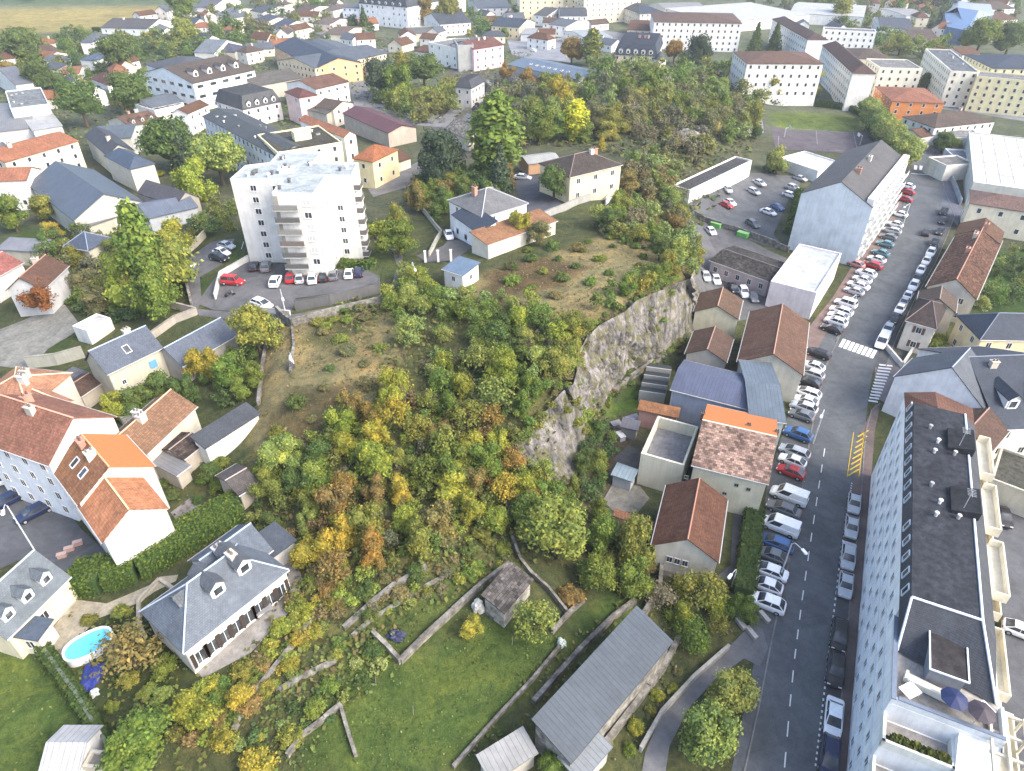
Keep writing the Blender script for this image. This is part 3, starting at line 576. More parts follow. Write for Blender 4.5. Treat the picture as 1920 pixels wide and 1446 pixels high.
def building(label, A, B, C, h, roof='gable', rise=2.2, rcol=(.3,.15,.1), wcol=(.6,.57,.5), rmat='tile', floors=2, cat='house', name='house', sp=3.0,
             chim=0, sky=0, dorm=None, sides='all', shut=None, over=.3, g=None, back=None, ww=1.0, wh=1.35, door=False, hide=0, high=1, lift=0.0, wmat='plaster', vents=0, pent=0, fcol=(.7,.69,.66)):
    zg = g if g is not None else 2.0
    for _ in range(6):
        z = zg+h; a = P(*A, z); b = P(*B, z)
        if isinstance(C, (int, float)): c = None
        elif C[0] == 'r': c = P(C[1], C[2], z+rise)
        else: c = P(*C, z)
        e = (b-a); e.z = 0; L = e.length; ex = e/L; ey = Vector((-ex.y, ex.x, 0))
        if c is None:
            if ey.y < 0: ey = -ey
            dep = abs(C)
            if C < 0: ey = -ey
        else:
            dep = (c-a).dot(ey)
            if C[0] == 'r': dep *= 2
            if dep < 0: ey = -ey; dep = -dep
        ctr = (a+b)/2+ey*dep/2
        if g is None: zg = T(ctr.x, ctr.y)+lift
    # local frame: +y away from the AB eave
    if ex.cross(ey).z < 0: ex = -ex
    rz = math.atan2(ex.y, ex.x); rt = empty(name, (ctr.x, ctr.y, zg), rz); tag(rt, label, cat)
    far = ctr.length > 175; hx, hy = L/2, dep/2; BUILT.append((ctr.x, ctr.y, max(L, dep)/2, rz, hx, hy))
    wx, wy = hx-over, hy-over; W_ = MB(); Rf = MB(); th = .16
    if roof in ('flat', 'tray'): wx, wy = hx, hy
    base = -3.0
    rectw = [(-wx,-wy),(wx,-wy),(wx,wy),(-wx,wy)]
    def planes(faces, mi=0):
        for k, (pts, uv) in enumerate(faces):
            m_ = 1 if (back and k == 1) else 0
            Rf.face(pts, m_, uv); Rf.face([(p[0],p[1],p[2]-th) for p in pts][::-1], m_)
            n = len(pts)
            for i in range(n):
                p, q = pts[i], pts[(i+1) % n]; Rf.face([q, p, (p[0],p[1],p[2]-th), (q[0],q[1],q[2]-th)], m_)
    if roof == 'gable':
        s = math.hypot(hy, rise)
        planes([([(-hx,-hy,h),(hx,-hy,h),(hx,0,h+rise),(-hx,0,h+rise)], [(0,0),(L,0),(L,s),(0,s)]),
                ([(hx,hy,h),(-hx,hy,h),(-hx,0,h+rise),(hx,0,h+rise)], [(0,0),(L,0),(L,s),(0,s)])])
        k = rise/hy; zt = h-th-.02+k*over; ra = h+rise-th-.02
        W_.prism(rectw, base, zt-.0)
        for s_ in (-1, 1):
            f = [(s_*wx,-wy,zt),(s_*wx,wy,zt),(s_*wx,0,ra)]; W_.face(f if s_ > 0 else f[::-1], 0, [(0,zt),(2*wy,zt),(wy,ra)])
    elif roof == 'hip':
        i = min(hy, hx*.95); s = math.hypot(hy, rise)
        planes([([(-hx,-hy,h),(hx,-hy,h),(hx-i,0,h+rise),(-hx+i,0,h+rise)], [(0,0),(L,0),(L-i,s),(i,s)]),
                ([(hx,hy,h),(-hx,hy,h),(-hx+i,0,h+rise),(hx-i,0,h+rise)], [(0,0),(L,0),(L-i,s),(i,s)]),
                ([(hx,-hy,h),(hx,hy,h),(hx-i,0,h+rise)], [(0,0),(dep,0),(dep/2,s)]),
                ([(-hx,hy,h),(-hx,-hy,h),(-hx+i,0,h+rise)], [(0,0),(dep,0),(dep/2,s)])])
        W_.prism(rectw, base, h-th-.02+rise/hy*over*.5)
    elif roof == 'mansard':
        i = min(1.6, hy*.4); q = [(-hx,-hy,h),(hx,-hy,h),(hx,hy,h),(-hx,hy,h)]; r = [(-hx+i,-hy+i,h+rise),(hx-i,-hy+i,h+rise),(hx-i,hy-i,h+rise),(-hx+i,hy-i,h+rise)]
        for k in range(4):
            j = (k+1) % 4; Lk = (Vector(q[j])-Vector(q[k])).length; Rf.face([q[k],q[j],r[j],r[k]], 0, [(0,0),(Lk,0),(Lk-i,rise*1.2),(i,rise*1.2)])
        Rf.face(r, 1); Rf.face([(p[0],p[1],p[2]-th) for p in q][::-1]); W_.prism(rectw, base, h-.05)
        for k in range(4):
            j = (k+1) % 4; Rf.face([(q[k][0],q[k][1],h-th),(q[j][0],q[j][1],h-th),q[j],q[k]])
    elif roof == 'shed':
        zl, zh = (h, h+rise) if high > 0 else (h+rise, h); s = math.hypot(dep, rise)
        planes([([(-hx,-hy,zl),(hx,-hy,zl),(hx,hy,zh),(-hx,hy,zh)], [(0,0),(L,0),(L,s),(0,s)])])
        k = (zh-zl)/dep*over
        W_.prism(rectw, base, [zl+k-th-.03]*2+[zh-k-th-.03]*2)
    elif roof == 'flat':
        W_.prism(rectw, base, h-.3); t = .28
        for c_, d_ in [((0,-hy+t/2,h-.12),(L,t,.5)), ((0,hy-t/2,h-.12),(L,t,.5)), ((-hx+t/2,0,h-.12),(t,dep-2*t,.5)), ((hx-t/2,0,h-.12),(t,dep-2*t,.5))]:
            W_.box((c_[0], c_[1], h-.02), (d_[0], d_[1], .52))
        Rf.prism([(-hx+t,-hy+t),(hx-t,-hy+t),(hx-t,hy-t),(-hx+t,hy-t)], h-.29, h-.12)
    elif roof == 'tray':          # walls standing round an open sunken floor
        W_.prism(rectw, base, h-2.2); t = .3
        for c_, d_ in [((0,-hy+t/2),(L,t)), ((0,hy-t/2),(L,t)), ((-hx+t/2,0),(t,dep-2*t)), ((hx-t/2,0),(t,dep-2*t))]: W_.box((c_[0], c_[1], h-1.15), (d_[0], d_[1], 2.12))
        Rf.prism([(-hx+t,-hy+t),(hx-t,-hy+t),(hx-t,hy-t),(-hx+t,hy-t)], h-2.19, h-2.05)
    link('wall', W_.mesh('wall', [M[wmat]]), rt, wcol)
    mats = [M[rmat], M[back[0]] if back else M['gravel']]
    if roof in ('flat', 'tray'): mats = [M[rmat if rmat != 'tile' else 'gravel']]
    ro = link('roof', Rf.mesh('roof', mats), rt, rcol)
    if not far and roof in ('gable', 'hip') and rmat in ('tile', 'oldtile', 'slate'):
        mb = MB(); i = 0 if roof == 'gable' else min(hy, hx*.95); mb.tube((-hx+i,0,h+rise),(hx-i,0,h+rise),.11,.11,6)
        if roof == 'hip':
            for sx in (-1, 1):
                for sy in (-1, 1): mb.tube((sx*(hx-i),0,h+rise),(sx*hx,sy*hy,h),.09,.09,6)
        rc = tuple(min(.8, x*1.35+.03) for x in rcol); link('ridge_cap', mb.mesh('ridge_cap', [M['trim']]), ro, rc)
    if not far and roof in ('gable', 'hip', 'shed') and dep > 5:
        mb = MB()
        for s_, zz in ((-1, h if (roof != 'shed' or high > 0) else h+rise), (1, h if roof != 'shed' else (h+rise if high > 0 else h))):
            if roof == 'shed' and zz > h: continue
            mb.tube((-hx,s_*(hy+.07),zz-.1),(hx,s_*(hy+.07),zz-.1),.075,.075,6)
            mb.tube((s_*(wx-.1),s_*(wy+.08),zz-.1),(s_*(wx-.1),s_*(wy+.08),0),.05,.05,6)
        link('gutter', mb.mesh('gutter', [M['trim']]), rt, (.45,.45,.44))
    # windows on the walls
    if sp:
        wl = [((0,-wy),(1,0),(0,-1),2*wx,'f'), ((0,wy),(-1,0),(0,1),2*wx,'b'), ((wx,0),(0,1),(1,0),2*wy,'r'), ((-wx,0),(0,-1),(-1,0),2*wy,'l')]
        Mr = Matrix.Rotation(rz, 3, 'Z')
        for o_, tx, nn, Ln, key in wl:
            nw = Mr@Vector((*nn, 0)); pc = Vector((ctr.x, ctr.y, zg))+Mr@Vector((*o_, 0))
            if (CAMP-pc).dot(nw) < 0 and not (ctr.length < 130 and (CAMP-pc).normalized().dot(nw) > -.25): continue
            if sides != 'all' and key not in sides: continue
            fh = h/floors; n = max(1, int((Ln-.8)/sp)) if Ln > 2.2 else 0
            if n*floors > 90: n = 90//floors
            for k in range(n):
                for fl in range(floors):
                    if R.random() < hide: continue
                    s = (k+.5)/n*Ln-Ln/2; zc = fl*fh+min(fh*.56, fh-.95) if fh > 2.2 else fh*.55
                    isd = door and fl == 0 and k == n//2
                    if zc+wh/2 > h-.25: continue
                    an = math.atan2(nn[1], nn[0])+math.pi/2
                    loc = (o_[0]+tx[0]*s+nn[0]*.03, o_[1]+tx[1]*s+nn[1]*.03, zc)
                    if isd:
                        link('door', DOOR, rt, (.22,.15,.1), (loc[0], loc[1], 1.0), an, (1.1,1,2.1)); continue
                    w = link('window', WFAR if far else WIN, rt, fcol, loc, an, (ww,.9,wh))
                    if not far: link('pane', PANE, w)
                    if shut:
                        for s_ in (-1, 1):
                            link('shutter', SHUT, w if not far else rt, shut, (s_*.78, 0, 0) if not far else (loc[0]+tx[0]*s_*.78*ww, loc[1]+tx[1]*s_*.78*ww, zc), 0 if not far else an, (.5,1,1) if not far else (.5*ww,1.5,wh))
    if roof in ('gable', 'hip', 'shed', 'mansard'):
        def on_roof(x, y):
            if roof == 'shed': return h+rise*((y+hy)/dep if high > 0 else (hy-y)/dep)
            return h+rise*(1-abs(y)/hy)
        for k in range(chim):
            x = R.uniform(-.5, .5)*wx*1.2 if chim > 1 else R.choice((-.45, .4))*wx; y = R.choice((-.15, .15))*hy
            if roof == 'mansard': y = 0
            link('chimney', CHIM, ro, R.choice([(.5,.45,.38),(.42,.24,.18),(.6,.57,.52)]), (x, y, (on_roof(x, y) if roof != 'mansard' else h+rise)-.1), R.choice((0, math.pi/2)), (1.2,1.2,1.15))
        sl = math.atan2(rise, hy) if roof != 'shed' else math.atan2(rise, dep)*(1 if high > 0 else -1)
        for k in range(sky):
            x = ((k+.5)/sky*2-1)*hx*.6; y = -hy*.5
            o = link('skylight', SKYL, ro, (.6,.6,.6), (x, y, on_roof(x, y)+.02), None, (1.0,1.3,1)); o.rotation_euler = (sl, 0, 0)
        if dorm:
            nd, dc, ds = dorm
            for k in range(nd):
                x = ((k+.5)/nd*2-1)*(hx-(min(hy, hx*.6) if roof == 'hip' else 0))*.85; y = -hy*.72; z0 = on_roof(x, y) if roof != 'mansard' else h+.3
                if roof == 'mansard': y = -hy+.35; z0 = h+.5
                d = link('dormer', DORM, rt, dc, (x, y, z0), 0, (ds,)*3); link('dormer_roof', DROOF, d, rcol)
                w = link('window', WFAR, d, (.75,.75,.75), (0,-.09,.45), 0, (.85,1.2,.95))
    if vents and roof in ('flat', 'mansard', 'gable'):
        for k in range(vents):
            x = R.uniform(-.8, .8)*hx; y = R.uniform(-.7, .7)*hy; z = h-.12 if roof == 'flat' else (h+rise if roof == 'mansard' else h+rise*(1-abs(y)/hy)-.05)
            if R.random() < .6: link('roof_vent', VENT, ro, R.choice([(.2,.2,.2),(.6,.6,.6)]), (x, y, z))
            else: link('roof_box', CHIM, ro, (.45,.45,.43), (x, y, z-.3), 0, (.8,1,.6))
    if pent:
        mb = MB(); mb.box((0,0,1.2),(pent, pent*.6, 2.4)); mb.box((0,0,2.46),(pent+.4, pent*.6+.4, .14)); link('penthouse', mb.mesh('penthouse', [M['plaster']]), rt, tuple(min(.75,x*1.05) for x in wcol), (hx*.1, 0, h-.12))
    rt['_geo'] = [L, dep, h, rise, zg]
    return rt
WH = (.78,.77,.74); CR = (.66,.61,.48); CRY = (.70,.60,.38); STO = (.47,.44,.36); GRY = (.46,.48,.49); PINK = (.72,.56,.52)
SL = (.125,.145,.175); SLB = (.085,.11,.155); SLL = (.19,.22,.26); BR = (.24,.125,.075); OR = (.50,.22,.11); ORL = (.60,.29,.14); RB = (.19,.115,.085); BRM = (.19,.14,.11); GB = (.23,.215,.19)
WB = dict(cat='building', name='building'); AP = dict(cat='apartment block', name='apartment_block', ww=1.0, wh=1.4)
SH = dict(cat='shed', name='shed', sp=0, floors=1); HA = dict(cat='warehouse', name='warehouse', sp=0, floors=1)
D = [
 # --- east of the street
 ('white house with a wide bare gable wall facing the camera beside the striped side crossing',(1712,671),(1676,706),(1868,760),7,dict(rise=5.2,rcol=SLL,wcol=(.74,.74,.76),rmat='slate',sp=0,over=.15)),
 ('slate roofed house wing with two long raised dormers on the right frame edge',(1872,806),(2010,800),('r',1850,668),6.2,dict(rise=5.5,rcol=SLB,rmat='slate',wcol=WH,dorm=(2,(.75,.75,.75),1.5),chim=1)),
 ('yellow house under a dark blue slate hip roof behind the white gable',(1838,637),(2000,640),(1798,591),6.2,dict(roof='hip',rise=3,rcol=SLB,rmat='slate',wcol=CRY,sp=3.2)),
 ('cream house with dark brown hip roof and brown shutters near the zebra crossing',(1697,601),(1757,618),(1795,578),6,dict(roof='hip',rise=2.6,rcol=(.11,.08,.075),wcol=(.72,.66,.56),shut=(.14,.07,.05),vents=0,sky=0)),
 ('brown roofed annex tucked behind the dark brown hip roof house',(1724,545),(1718,570),(1792,590),5.8,dict(rise=2,rcol=BRM,wcol=CR,sp=0)),
 ('long row house with mottled brown and orange tiles and a pale gable end',(1797,432),(1736,537),(1830,565),6,dict(rise=3,rcol=(.25,.13,.085),rmat='oldtile',wcol=(.58,.54,.47),chim=3,sp=3.4)),
 ('brown roofed house at the far end of the mottled row beside parked cars',(1800,418),(1790,440),(1880,447),6.6,dict(rise=2.4,rcol=BR,wcol=CR,chim=1)),
 ('large cream house with pinkish brown roof above the mottled row',(1818,381),(1990,408),11,7.2,dict(roof='hip',rise=1.6,rcol=(.33,.21,.18),wcol=(.70,.65,.52),sp=4,chim=1)),
 ('huge white panelled flat roof hall on the right edge',(1825,343),(1990,366),(1857,253),6,dict(roof='flat',rcol=(.74,.75,.76),wcol=(.55,.55,.5),rmat='concrete',sp=0,cat='hall',name='hall')),
 ('white house with large plain brown roof right of the orange hotel',(1753,240),(1868,228),(1838,204),6,dict(roof='hip',rise=2.4,rcol=BRM,wcol=WH,chim=1)),
 ('small white house with little red brown roof at the street bend',(1728,258),(1757,252),(1748,234),3.6,dict(rise=1.5,rcol=BR,wcol=WH,sp=0)),
 ('bright orange hotel with orange tiled roof by the pollard trees',(1672,190),(1773,194),(1762,166),7.5,dict(roof='hip',rise=2,rcol=(.52,.22,.13),wcol=(.62,.24,.08),floors=3,sp=3.6,cat='hotel',name='hotel',vents=0)),
 ('tall white apartment block with brown hip roof, its blank end by the lawn',(1541,84),(1598,137),(1643,138),13.5,dict(roof='hip',rise=2.4,rcol=(.17,.10,.085),wcol=(.76,.74,.68),floors=5,sides='fb',**AP,vents=0)),
 ('long white apartment block with brown roof behind the sports court lawn',(1400,119),(1546,120),(1420,97),12.5,dict(roof='hip',rise=2.4,rcol=(.25,.15,.11),wcol=(.76,.73,.68),floors=4,**AP)),
 ('cream block with low brown roof between two white apartment blocks',(1605,110),(1672,112),(1650,92),10,dict(roof='hip',rise=2.2,rcol=BRM,wcol=CR,floors=3,**AP)),
 ('cream apartment building with white flat roof above the orange hotel',(1650,128),(1730,130),(1722,113),11,dict(roof='flat',rcol=(.6,.6,.6),wcol=(.72,.68,.55),floors=4,**AP)),
 ('grey blue roofed long slab block seen on its shaded side right of the hotel',(1735,92),(1783,134),(1832,133),13,dict(roof='flat',rcol=(.36,.40,.45),wcol=(.70,.69,.58),floors=5,vents=8,**AP)),
 ('pale yellow apartment slab with rows of balcony windows on the right edge',(1832,144),(2010,160),11,12.5,dict(roof='flat',rcol=(.55,.56,.56),wcol=(.72,.66,.40),floors=5,sp=2.8,**AP)),
 ('yellow block with dark slate roof behind the yellow balcony slab',(1860,128),(2010,132),(1885,104),10,dict(roof='hip',rise=3,rcol=SLB,rmat='slate',wcol=(.72,.66,.42),floors=4,sp=3,**AP)),
 ('long white block with dark brown roof running back behind the conifers',(1447,36),(1514,74),(1553,74),12,dict(roof='hip',rise=2.2,rcol=(.16,.10,.09),wcol=(.74,.73,.69),floors=4,sides='fb',**AP)),
 ('white apartment building with flat grey roof beyond the two brown roofs',(1545,56),(1643,61),9,11,dict(roof='flat',rcol=(.45,.47,.5),wcol=WH,floors=4,**AP)),
 ('white apartment building with brown roof behind the orange autumn tree',(1226,41),(1393,44),(1385,25),14,dict(roof='hip',rise=2.4,rcol=(.22,.14,.11),wcol=(.78,.76,.73),floors=5,**AP)),
 ('wide white factory roof behind the brown roofed blocks at the top',(1350,42),(1520,28),(1340,12),6,dict(roof='shed',rise=1,rcol=(.78,.78,.78),rmat='metal',wcol=WH,**{k:v for k,v in HA.items()})),
 ('long white hall roof at the top edge right of the factory roof',(1480,24),(1620,32),(1500,4),6,dict(roof='gable',rise=2,rcol=(.74,.75,.75),rmat='metal',wcol=WH,**HA)),
 ('white house with slate roof left of the blue sports hall',(1650,52),(1712,55),(1700,34),6,dict(rise=2.6,rcol=SL,rmat='slate',wcol=WH)),
 ('brown roofed house in front of the blue sports hall',(1712,76),(1764,78),(1760,54),5.5,dict(rise=2.2,rcol=BRM,wcol=CR,chim=1)),
 ('pink walled cottage among trees behind the yellow slab block',(1806,103),(1840,100),(1820,88),5.5,dict(rise=2,rcol=BR,wcol=(.74,.6,.52))),
 ('white house between roofs at the top right corner',(1855,18),(1905,16),(1890,2),6,dict(rise=2.5,rcol=BRM,wcol=WH)),
 ('red brown roofed house right of the blue hall roof',(1850,40),(1910,36),(1895,22),5,dict(rise=2.5,rcol=BR,wcol=CR)),
 ('cream wall house at the street bend below the orange hotel',(1775,312),(1830,308),(1822,290),4.5,dict(roof='flat',rcol=(.5,.5,.48),wcol=(.7,.67,.6),sp=0)),
 ('low blue grey roofed van shed between hall and trees at the bend',(1800,306),(1838,308),(1835,283),3.2,dict(roof='flat',rcol=(.45,.52,.62),wcol=(.6,.62,.66),**SH)),
 ('white house wing under the plain brown roof near the bend',(1772,258),(1846,262),(1850,246),4.4,dict(roof='flat',rcol=(.62,.61,.58),wcol=(.74,.72,.66),sp=4,floors=1)),
 # --- town at the top centre
 ('very tall cream tower block at the top centre, left of the pair',(975,-50),(1058,-50),14,27,dict(roof='flat',rcol=GRY,wcol=(.74,.66,.46),floors=9,sp=4,**AP)),
 ('very tall cream tower block at the top centre, right of the pair',(1098,-46),(1206,-50),14,27,dict(roof='flat',rcol=GRY,wcol=(.76,.68,.48),floors=9,sp=4,**AP)),
 ('recessed cream link block between the two tall cream towers',(1058,-52),(1098,-50),8,25,dict(roof='flat',rcol=GRY,wcol=(.70,.62,.45),floors=8,sp=4,**AP)),
 ('white house with slate roof in front of the tall cream towers',(1050,30),(1102,30),('r',1060,14),7,dict(rise=3,rcol=SL,rmat='slate',wcol=WH,chim=1)),
 ('lower white house beside the slate roofed one before the cream towers',(1028,46),(1062,50),(1070,36),6,dict(rise=2,rcol=SLL,rmat='slate',wcol=WH)),
 ('ornate cream chateau with steep slate mansard and white dormers',(1150,102),(1233,106),(1222,80),8.5,dict(roof='mansard',rise=4.2,rcol=SLB,rmat='slate',wcol=(.66,.58,.40),floors=3,sp=2.6,dorm=(5,(.75,.73,.66),1.3),chim=3,cat='chateau',name='chateau')),
 ('pink house with red brown roof beside the grey blank house',(888,93),(946,84),(932,70),9.5,dict(rise=2.4,rcol=(.30,.14,.11),wcol=(.80,.55,.58),floors=3,sp=3.4,chim=2)),
 ('narrow grey blank walled house left of the pink house',(858,86),(888,85),(880,72),11,dict(roof='flat',rcol=GRY,wcol=(.36,.37,.36),sp=0)),
 ('tall white plain building left of the grey blank house',(803,80),(859,92),(842,70),9,dict(roof='flat',rcol=(.6,.62,.6),wcol=(.78,.78,.72),floors=3,sp=5,hide=.5)),
 ('long low slate blue hall with a row of skylights below the car yard',(950,121),(1085,150),(1100,128),4.5,dict(rise=1.6,rcol=(.20,.27,.36),rmat='metal',wcol=GRY,sky=7,**HA)),
 ('white villa with slate gable and red porch roof',(824,46),(884,42),('r',850,22),6.5,dict(rise=4,rcol=SL,rmat='slate',wcol=WH,floors=2,chim=1)),
 ('yellow villa with slate roof right of the white gabled villa',(920,48),(974,52),('r',940,32),6.5,dict(rise=3,rcol=SLB,rmat='slate',wcol=(.74,.62,.40),chim=1)),
 ('large white building with slate mansard and many dormers at the top',(672,6),(763,14),(740,-18),12,dict(roof='mansard',rise=3.6,rcol=SL,rmat='slate',wcol=(.78,.79,.80),floors=4,sp=4,hide=.4,dorm=(6,WH,1.2),**AP)),
 ('white annex with blue grey roof left of the large white building',(640,14),(680,16),(668,0),9,dict(roof='hip',rise=2,rcol=SLL,rmat='slate',wcol=(.72,.75,.8),floors=3)),
 ('flat grey roofed shed block in front of the white villa group',(765,66),(823,64),(810,50),4,dict(roof='flat',rcol=(.4,.42,.38),wcol=STO,sp=0)),
 ('long grey slate school wing with yellow walls and many windows',(590,128),(726,100),(704,78),8,dict(rise=2.4,rcol=SLL,rmat='slate',wcol=(.72,.58,.40),floors=3,sp=2.4,cat='school',name='school')),
 ('dark blue slate school wing with orange end wall',(512,86),(592,128),(640,100),8,dict(rise=3,rcol=SLB,rmat='slate',wcol=(.70,.44,.24),floors=3,sp=4,cat='school',name='school')),
 ('pale slate roof part behind the dark school wing',(560,84),(612,108),(655,86),7,dict(rise=2,rcol=SLL,rmat='slate',wcol=CR,sp=0,cat='school',name='school')),
 ('long grey tiled row house roof above the pink tower house',(480,162),(568,146),(552,128),6,dict(rise=2.4,rcol=GB,wcol=STO,sp=0)),
 ('white house with red brown roof and two rows of windows',(592,168),(655,153),(640,132),7.5,dict(rise=2,rcol=(.30,.16,.11),wcol=WH,floors=2,sp=3.2,sides='f')),
 ('tall pink house with small square red brown roof',(532,172),(560,184),(573,168),9.5,dict(roof='hip',rise=1.6,rcol=(.26,.11,.09),wcol=PINK,floors=3,sp=4,hide=.5)),
 ('white house with steep grey mansard and white dormers',(455,206),(528,190),(508,168),6.5,dict(roof='mansard',rise=4,rcol=(.17,.18,.19),rmat='slate',wcol=(.76,.71,.68),floors=2,dorm=(4,WH,1.2),sp=3.4)),
 ('long white apartment building with dark flat slate roof left of the yellow one',(378,218),(516,292),(562,262),11,dict(roof='gable',rise=1.4,rcol=(.13,.145,.155),rmat='slate',wcol=(.70,.74,.80),floors=4,sp=2.6,vents=8,sides='fb',**AP)),
 ('yellow apartment building with olive flat roof and rooftop box',(520,288),(641,268),(573,240),11,dict(roof='flat',rcol=(.20,.19,.15),wcol=(.78,.70,.42),floors=4,pent=4.5,sp=4,vents=4,**AP)),
 ('long orange roofed white house behind the yellow apartment building',(560,226),(645,258),(664,250),8,dict(rise=1.4,rcol=(.66,.29,.17),wcol=WH,sp=4)),
 ('small brown roofed white house beside the long apartment building',(352,214),(392,196),(382,185),7,dict(rise=1.6,rcol=BR,wcol=WH,sp=3)),
 ('open ended hall with long dark red metal roof',(641,212),(727,250),(778,237),5,dict(rise=1.6,rcol=(.19,.065,.06),rmat='metal',wcol=(.4,.36,.3),**HA)),
 ('pale yellow house with orange hip roof standing free by the lane',(659,297),(699,304),(741,279),7.5,dict(roof='hip',rise=2.6,rcol=(.62,.24,.11),wcol=(.78,.65,.38),floors=2,sp=4)),
 ('low brown tiled outbuilding behind the pale yellow house',(742,306),(772,296),(758,280),3.2,dict(rise=1.4,rcol=BR,wcol=CR,**SH)),
 ('grey stone chapel like house with dark slate top left of the tombs',(852,163),(884,166),(888,150),7,dict(roof='mansard',rise=2.5,rcol=(.12,.13,.15),rmat='slate',wcol=(.52,.5,.47),sp=2.5)),
 ('pale stone roofed building among the grey tombs',(832,243),(878,262),(892,238),4,dict(rise=3,rcol=(.40,.38,.33),rmat='oldtile',wcol=STO,sp=0)),
 ('small grey slate roofed house above the cedar tree',(858,232),(888,240),(895,222),4.5,dict(rise=2.4,rcol=(.33,.34,.34),rmat='slate',wcol=STO,sp=0)),
 ('yellow villa with dark brown hip roof and white chimneys',(1068,333),(1168,309),(1122,281),6.5,dict(roof='hip',rise=2.6,rcol=(.13,.105,.09),wcol=CRY,chim=2,sp=4.2,ww=1.2)),
 ('open white roofed carport left of the yellow villa',(990,308),(1052,300),(1040,284),3.2,dict(roof='gable',rise=.8,rcol=(.62,.63,.6),rmat='metal',wcol=(.4,.25,.15),**SH)),
 ('white villa with grey slate hip roof on the hill',(903,408),(991,381),(940,347),5.6,dict(roof='hip',rise=3,rcol=(.30,.31,.32),rmat='slate',wcol=(.76,.77,.78),floors=2,sp=5,hide=.3,chim=1)),
 ('white side wing with blue slate roof left of the hill villa',(846,402),(895,437),(905,408),4.2,dict(roof='shed',rise=1.5,rcol=SLB,rmat='slate',wcol=(.7,.76,.82),sp=3)),
 ('low cream annex with rust brown roof in front of the hill villa',(914,460),(1046,414),(893,438),3.2,dict(roof='shed',rise=.9,rcol=(.56,.29,.15),wcol=(.66,.63,.54),**SH)),
 ('small white utility building with flat blue roof at the hilltop',(828,504),(868,517),(909,499),3.2,dict(roof='shed',rise=.5,rcol=(.23,.33,.46),rmat='metal',wcol=(.74,.74,.72),sp=3.5,ww=.8,wh=1.0,floors=1,cat='shed',name='shed')),
 ('long white garage row with flat grey roof above the car park',(1294,358),(1410,302),(1271,344),3,dict(roof='flat',rcol=(.20,.20,.205),wcol=(.76,.75,.70),**SH)),
 # --- between cliff and street
 ('large grey rendered gable building with slate roof along the street',(1585,283),(1502,362),(1615,418),14,dict(rise=4.2,rcol=(.185,.18,.18),rmat='slate',wcol=(.62,.67,.70),floors=5,sp=3,sides='fb',chim=2,sky=0,over=.05,**AP)),
 ('white flat roofed extension with pinkish walls at the end of the grey gable building',(1445,529),(1531,551),(1592,480),6,dict(roof='flat',rcol=(.60,.64,.65),wcol=(.74,.67,.68),rmat='concrete',sp=0,**WB)),
 ('low pinkish workshop with dark roof and a band of windows',(1330,488),(1442,528),(1364,456),4,dict(rise=1,rcol=(.12,.11,.10),wcol=(.56,.45,.44),sp=2.2,floors=1,rmat='oldtile',**WB)),
 ('upper small brown tiled house with cream gable at the cliff foot',(1312,549),(1300,584),(1383,607),6,dict(rise=2,rcol=(.25,.155,.10),wcol=(.60,.56,.40),sp=0)),
 ('lower small brown tiled house just below the cream gable house',(1301,620),(1284,663),(1362,681),4.6,dict(rise=1.8,rcol=(.21,.13,.095),wcol=(.45,.43,.38),sp=0)),
 ('large brown tiled gable building between small houses and street cars',(1406,584),(1382,678),(1508,688),6,dict(rise=2.8,rcol=(.27,.15,.10),wcol=(.44,.42,.36),sp=0,**WB)),
 ('lavender grey metal roofed workshop behind the orange roof',(1256,730),(1413,770),(1275,673),6.5,dict(rise=1.2,rcol=(.17,.20,.31),rmat='metal',wcol=(.30,.35,.44),**HA)),
 ('blue grey metal roofed wing facing the street next to the lavender roof',(1405,786),(1475,793),(1491,684),7,dict(rise=1.2,rcol=(.22,.28,.34),rmat='metal',wcol=(.45,.5,.54),**HA)),
 ('cream building with half bright orange and half mottled weathered roof',(1296,872),(1442,908),(1473,790),7,dict(rise=2.4,rcol=(.62,.42,.33),rmat='oldtile',back=('orange',),wcol=(.62,.59,.45),sp=0,**WB)),
 ('roofless cream building with walls round an open grey floor',(1202,849),(1283,872),(1306,798),6,dict(roof='tray',rcol=(.25,.25,.26),wcol=(.58,.55,.44),rmat='concrete',sp=0,**WB)),
 ('narrow bright orange lean-to roof behind the roofless building',(1195,768),(1272,784),(1207,756),3.6,dict(roof='shed',rise=.6,rcol=ORL,wcol=(.5,.3,.25),**SH)),
 ('brown tiled gable house nearest to the green hedge and street',(1249,909),(1221,1022),(1345,1073),4.6,dict(rise=2.6,rcol=(.25,.115,.07),wcol=(.5,.48,.42),sp=0,chim=0)),
 ('narrow orange tiled lean-to left of the brown gable house',(1148,967),(1228,993),(1155,958),2.6,dict(roof='shed',rise=.4,rcol=(.46,.22,.13),wcol=(.4,.3,.25),**SH)),
 ('small pale blue roofed hut on the concrete yard below the roofless building',(1145,890),(1186,904),(1155,869),2.3,dict(roof='shed',rise=.3,rcol=(.42,.54,.60),rmat='metal',wcol=(.4,.42,.42),**SH)),
 ('small dark grey lean-to beside the yard clutter under the cliff',(1162,800),(1196,808),(1172,786),2.2,dict(roof='shed',rise=.4,rcol=(.24,.24,.27),rmat='metal',wcol=(.3,.28,.25),**SH)),
 ('ribbed grey metal warehouse at the bottom beside the terraced garden',(1071,1433),(1263,1203),(1196,1147),4.2,dict(roof='shed',rise=1.6,rcol=(.118,.15,.185),rmat='metal',wcol=(.40,.38,.33),wmat='stone',**HA)),
 ('small pale grey metal roof at the bottom edge right of the warehouse',(1090,1470),(1150,1400),('r',1108,1395),3.0,dict(roof='shed',rise=.6,rcol=(.36,.40,.43),rmat='metal',wcol=(.4,.4,.38),**SH)),
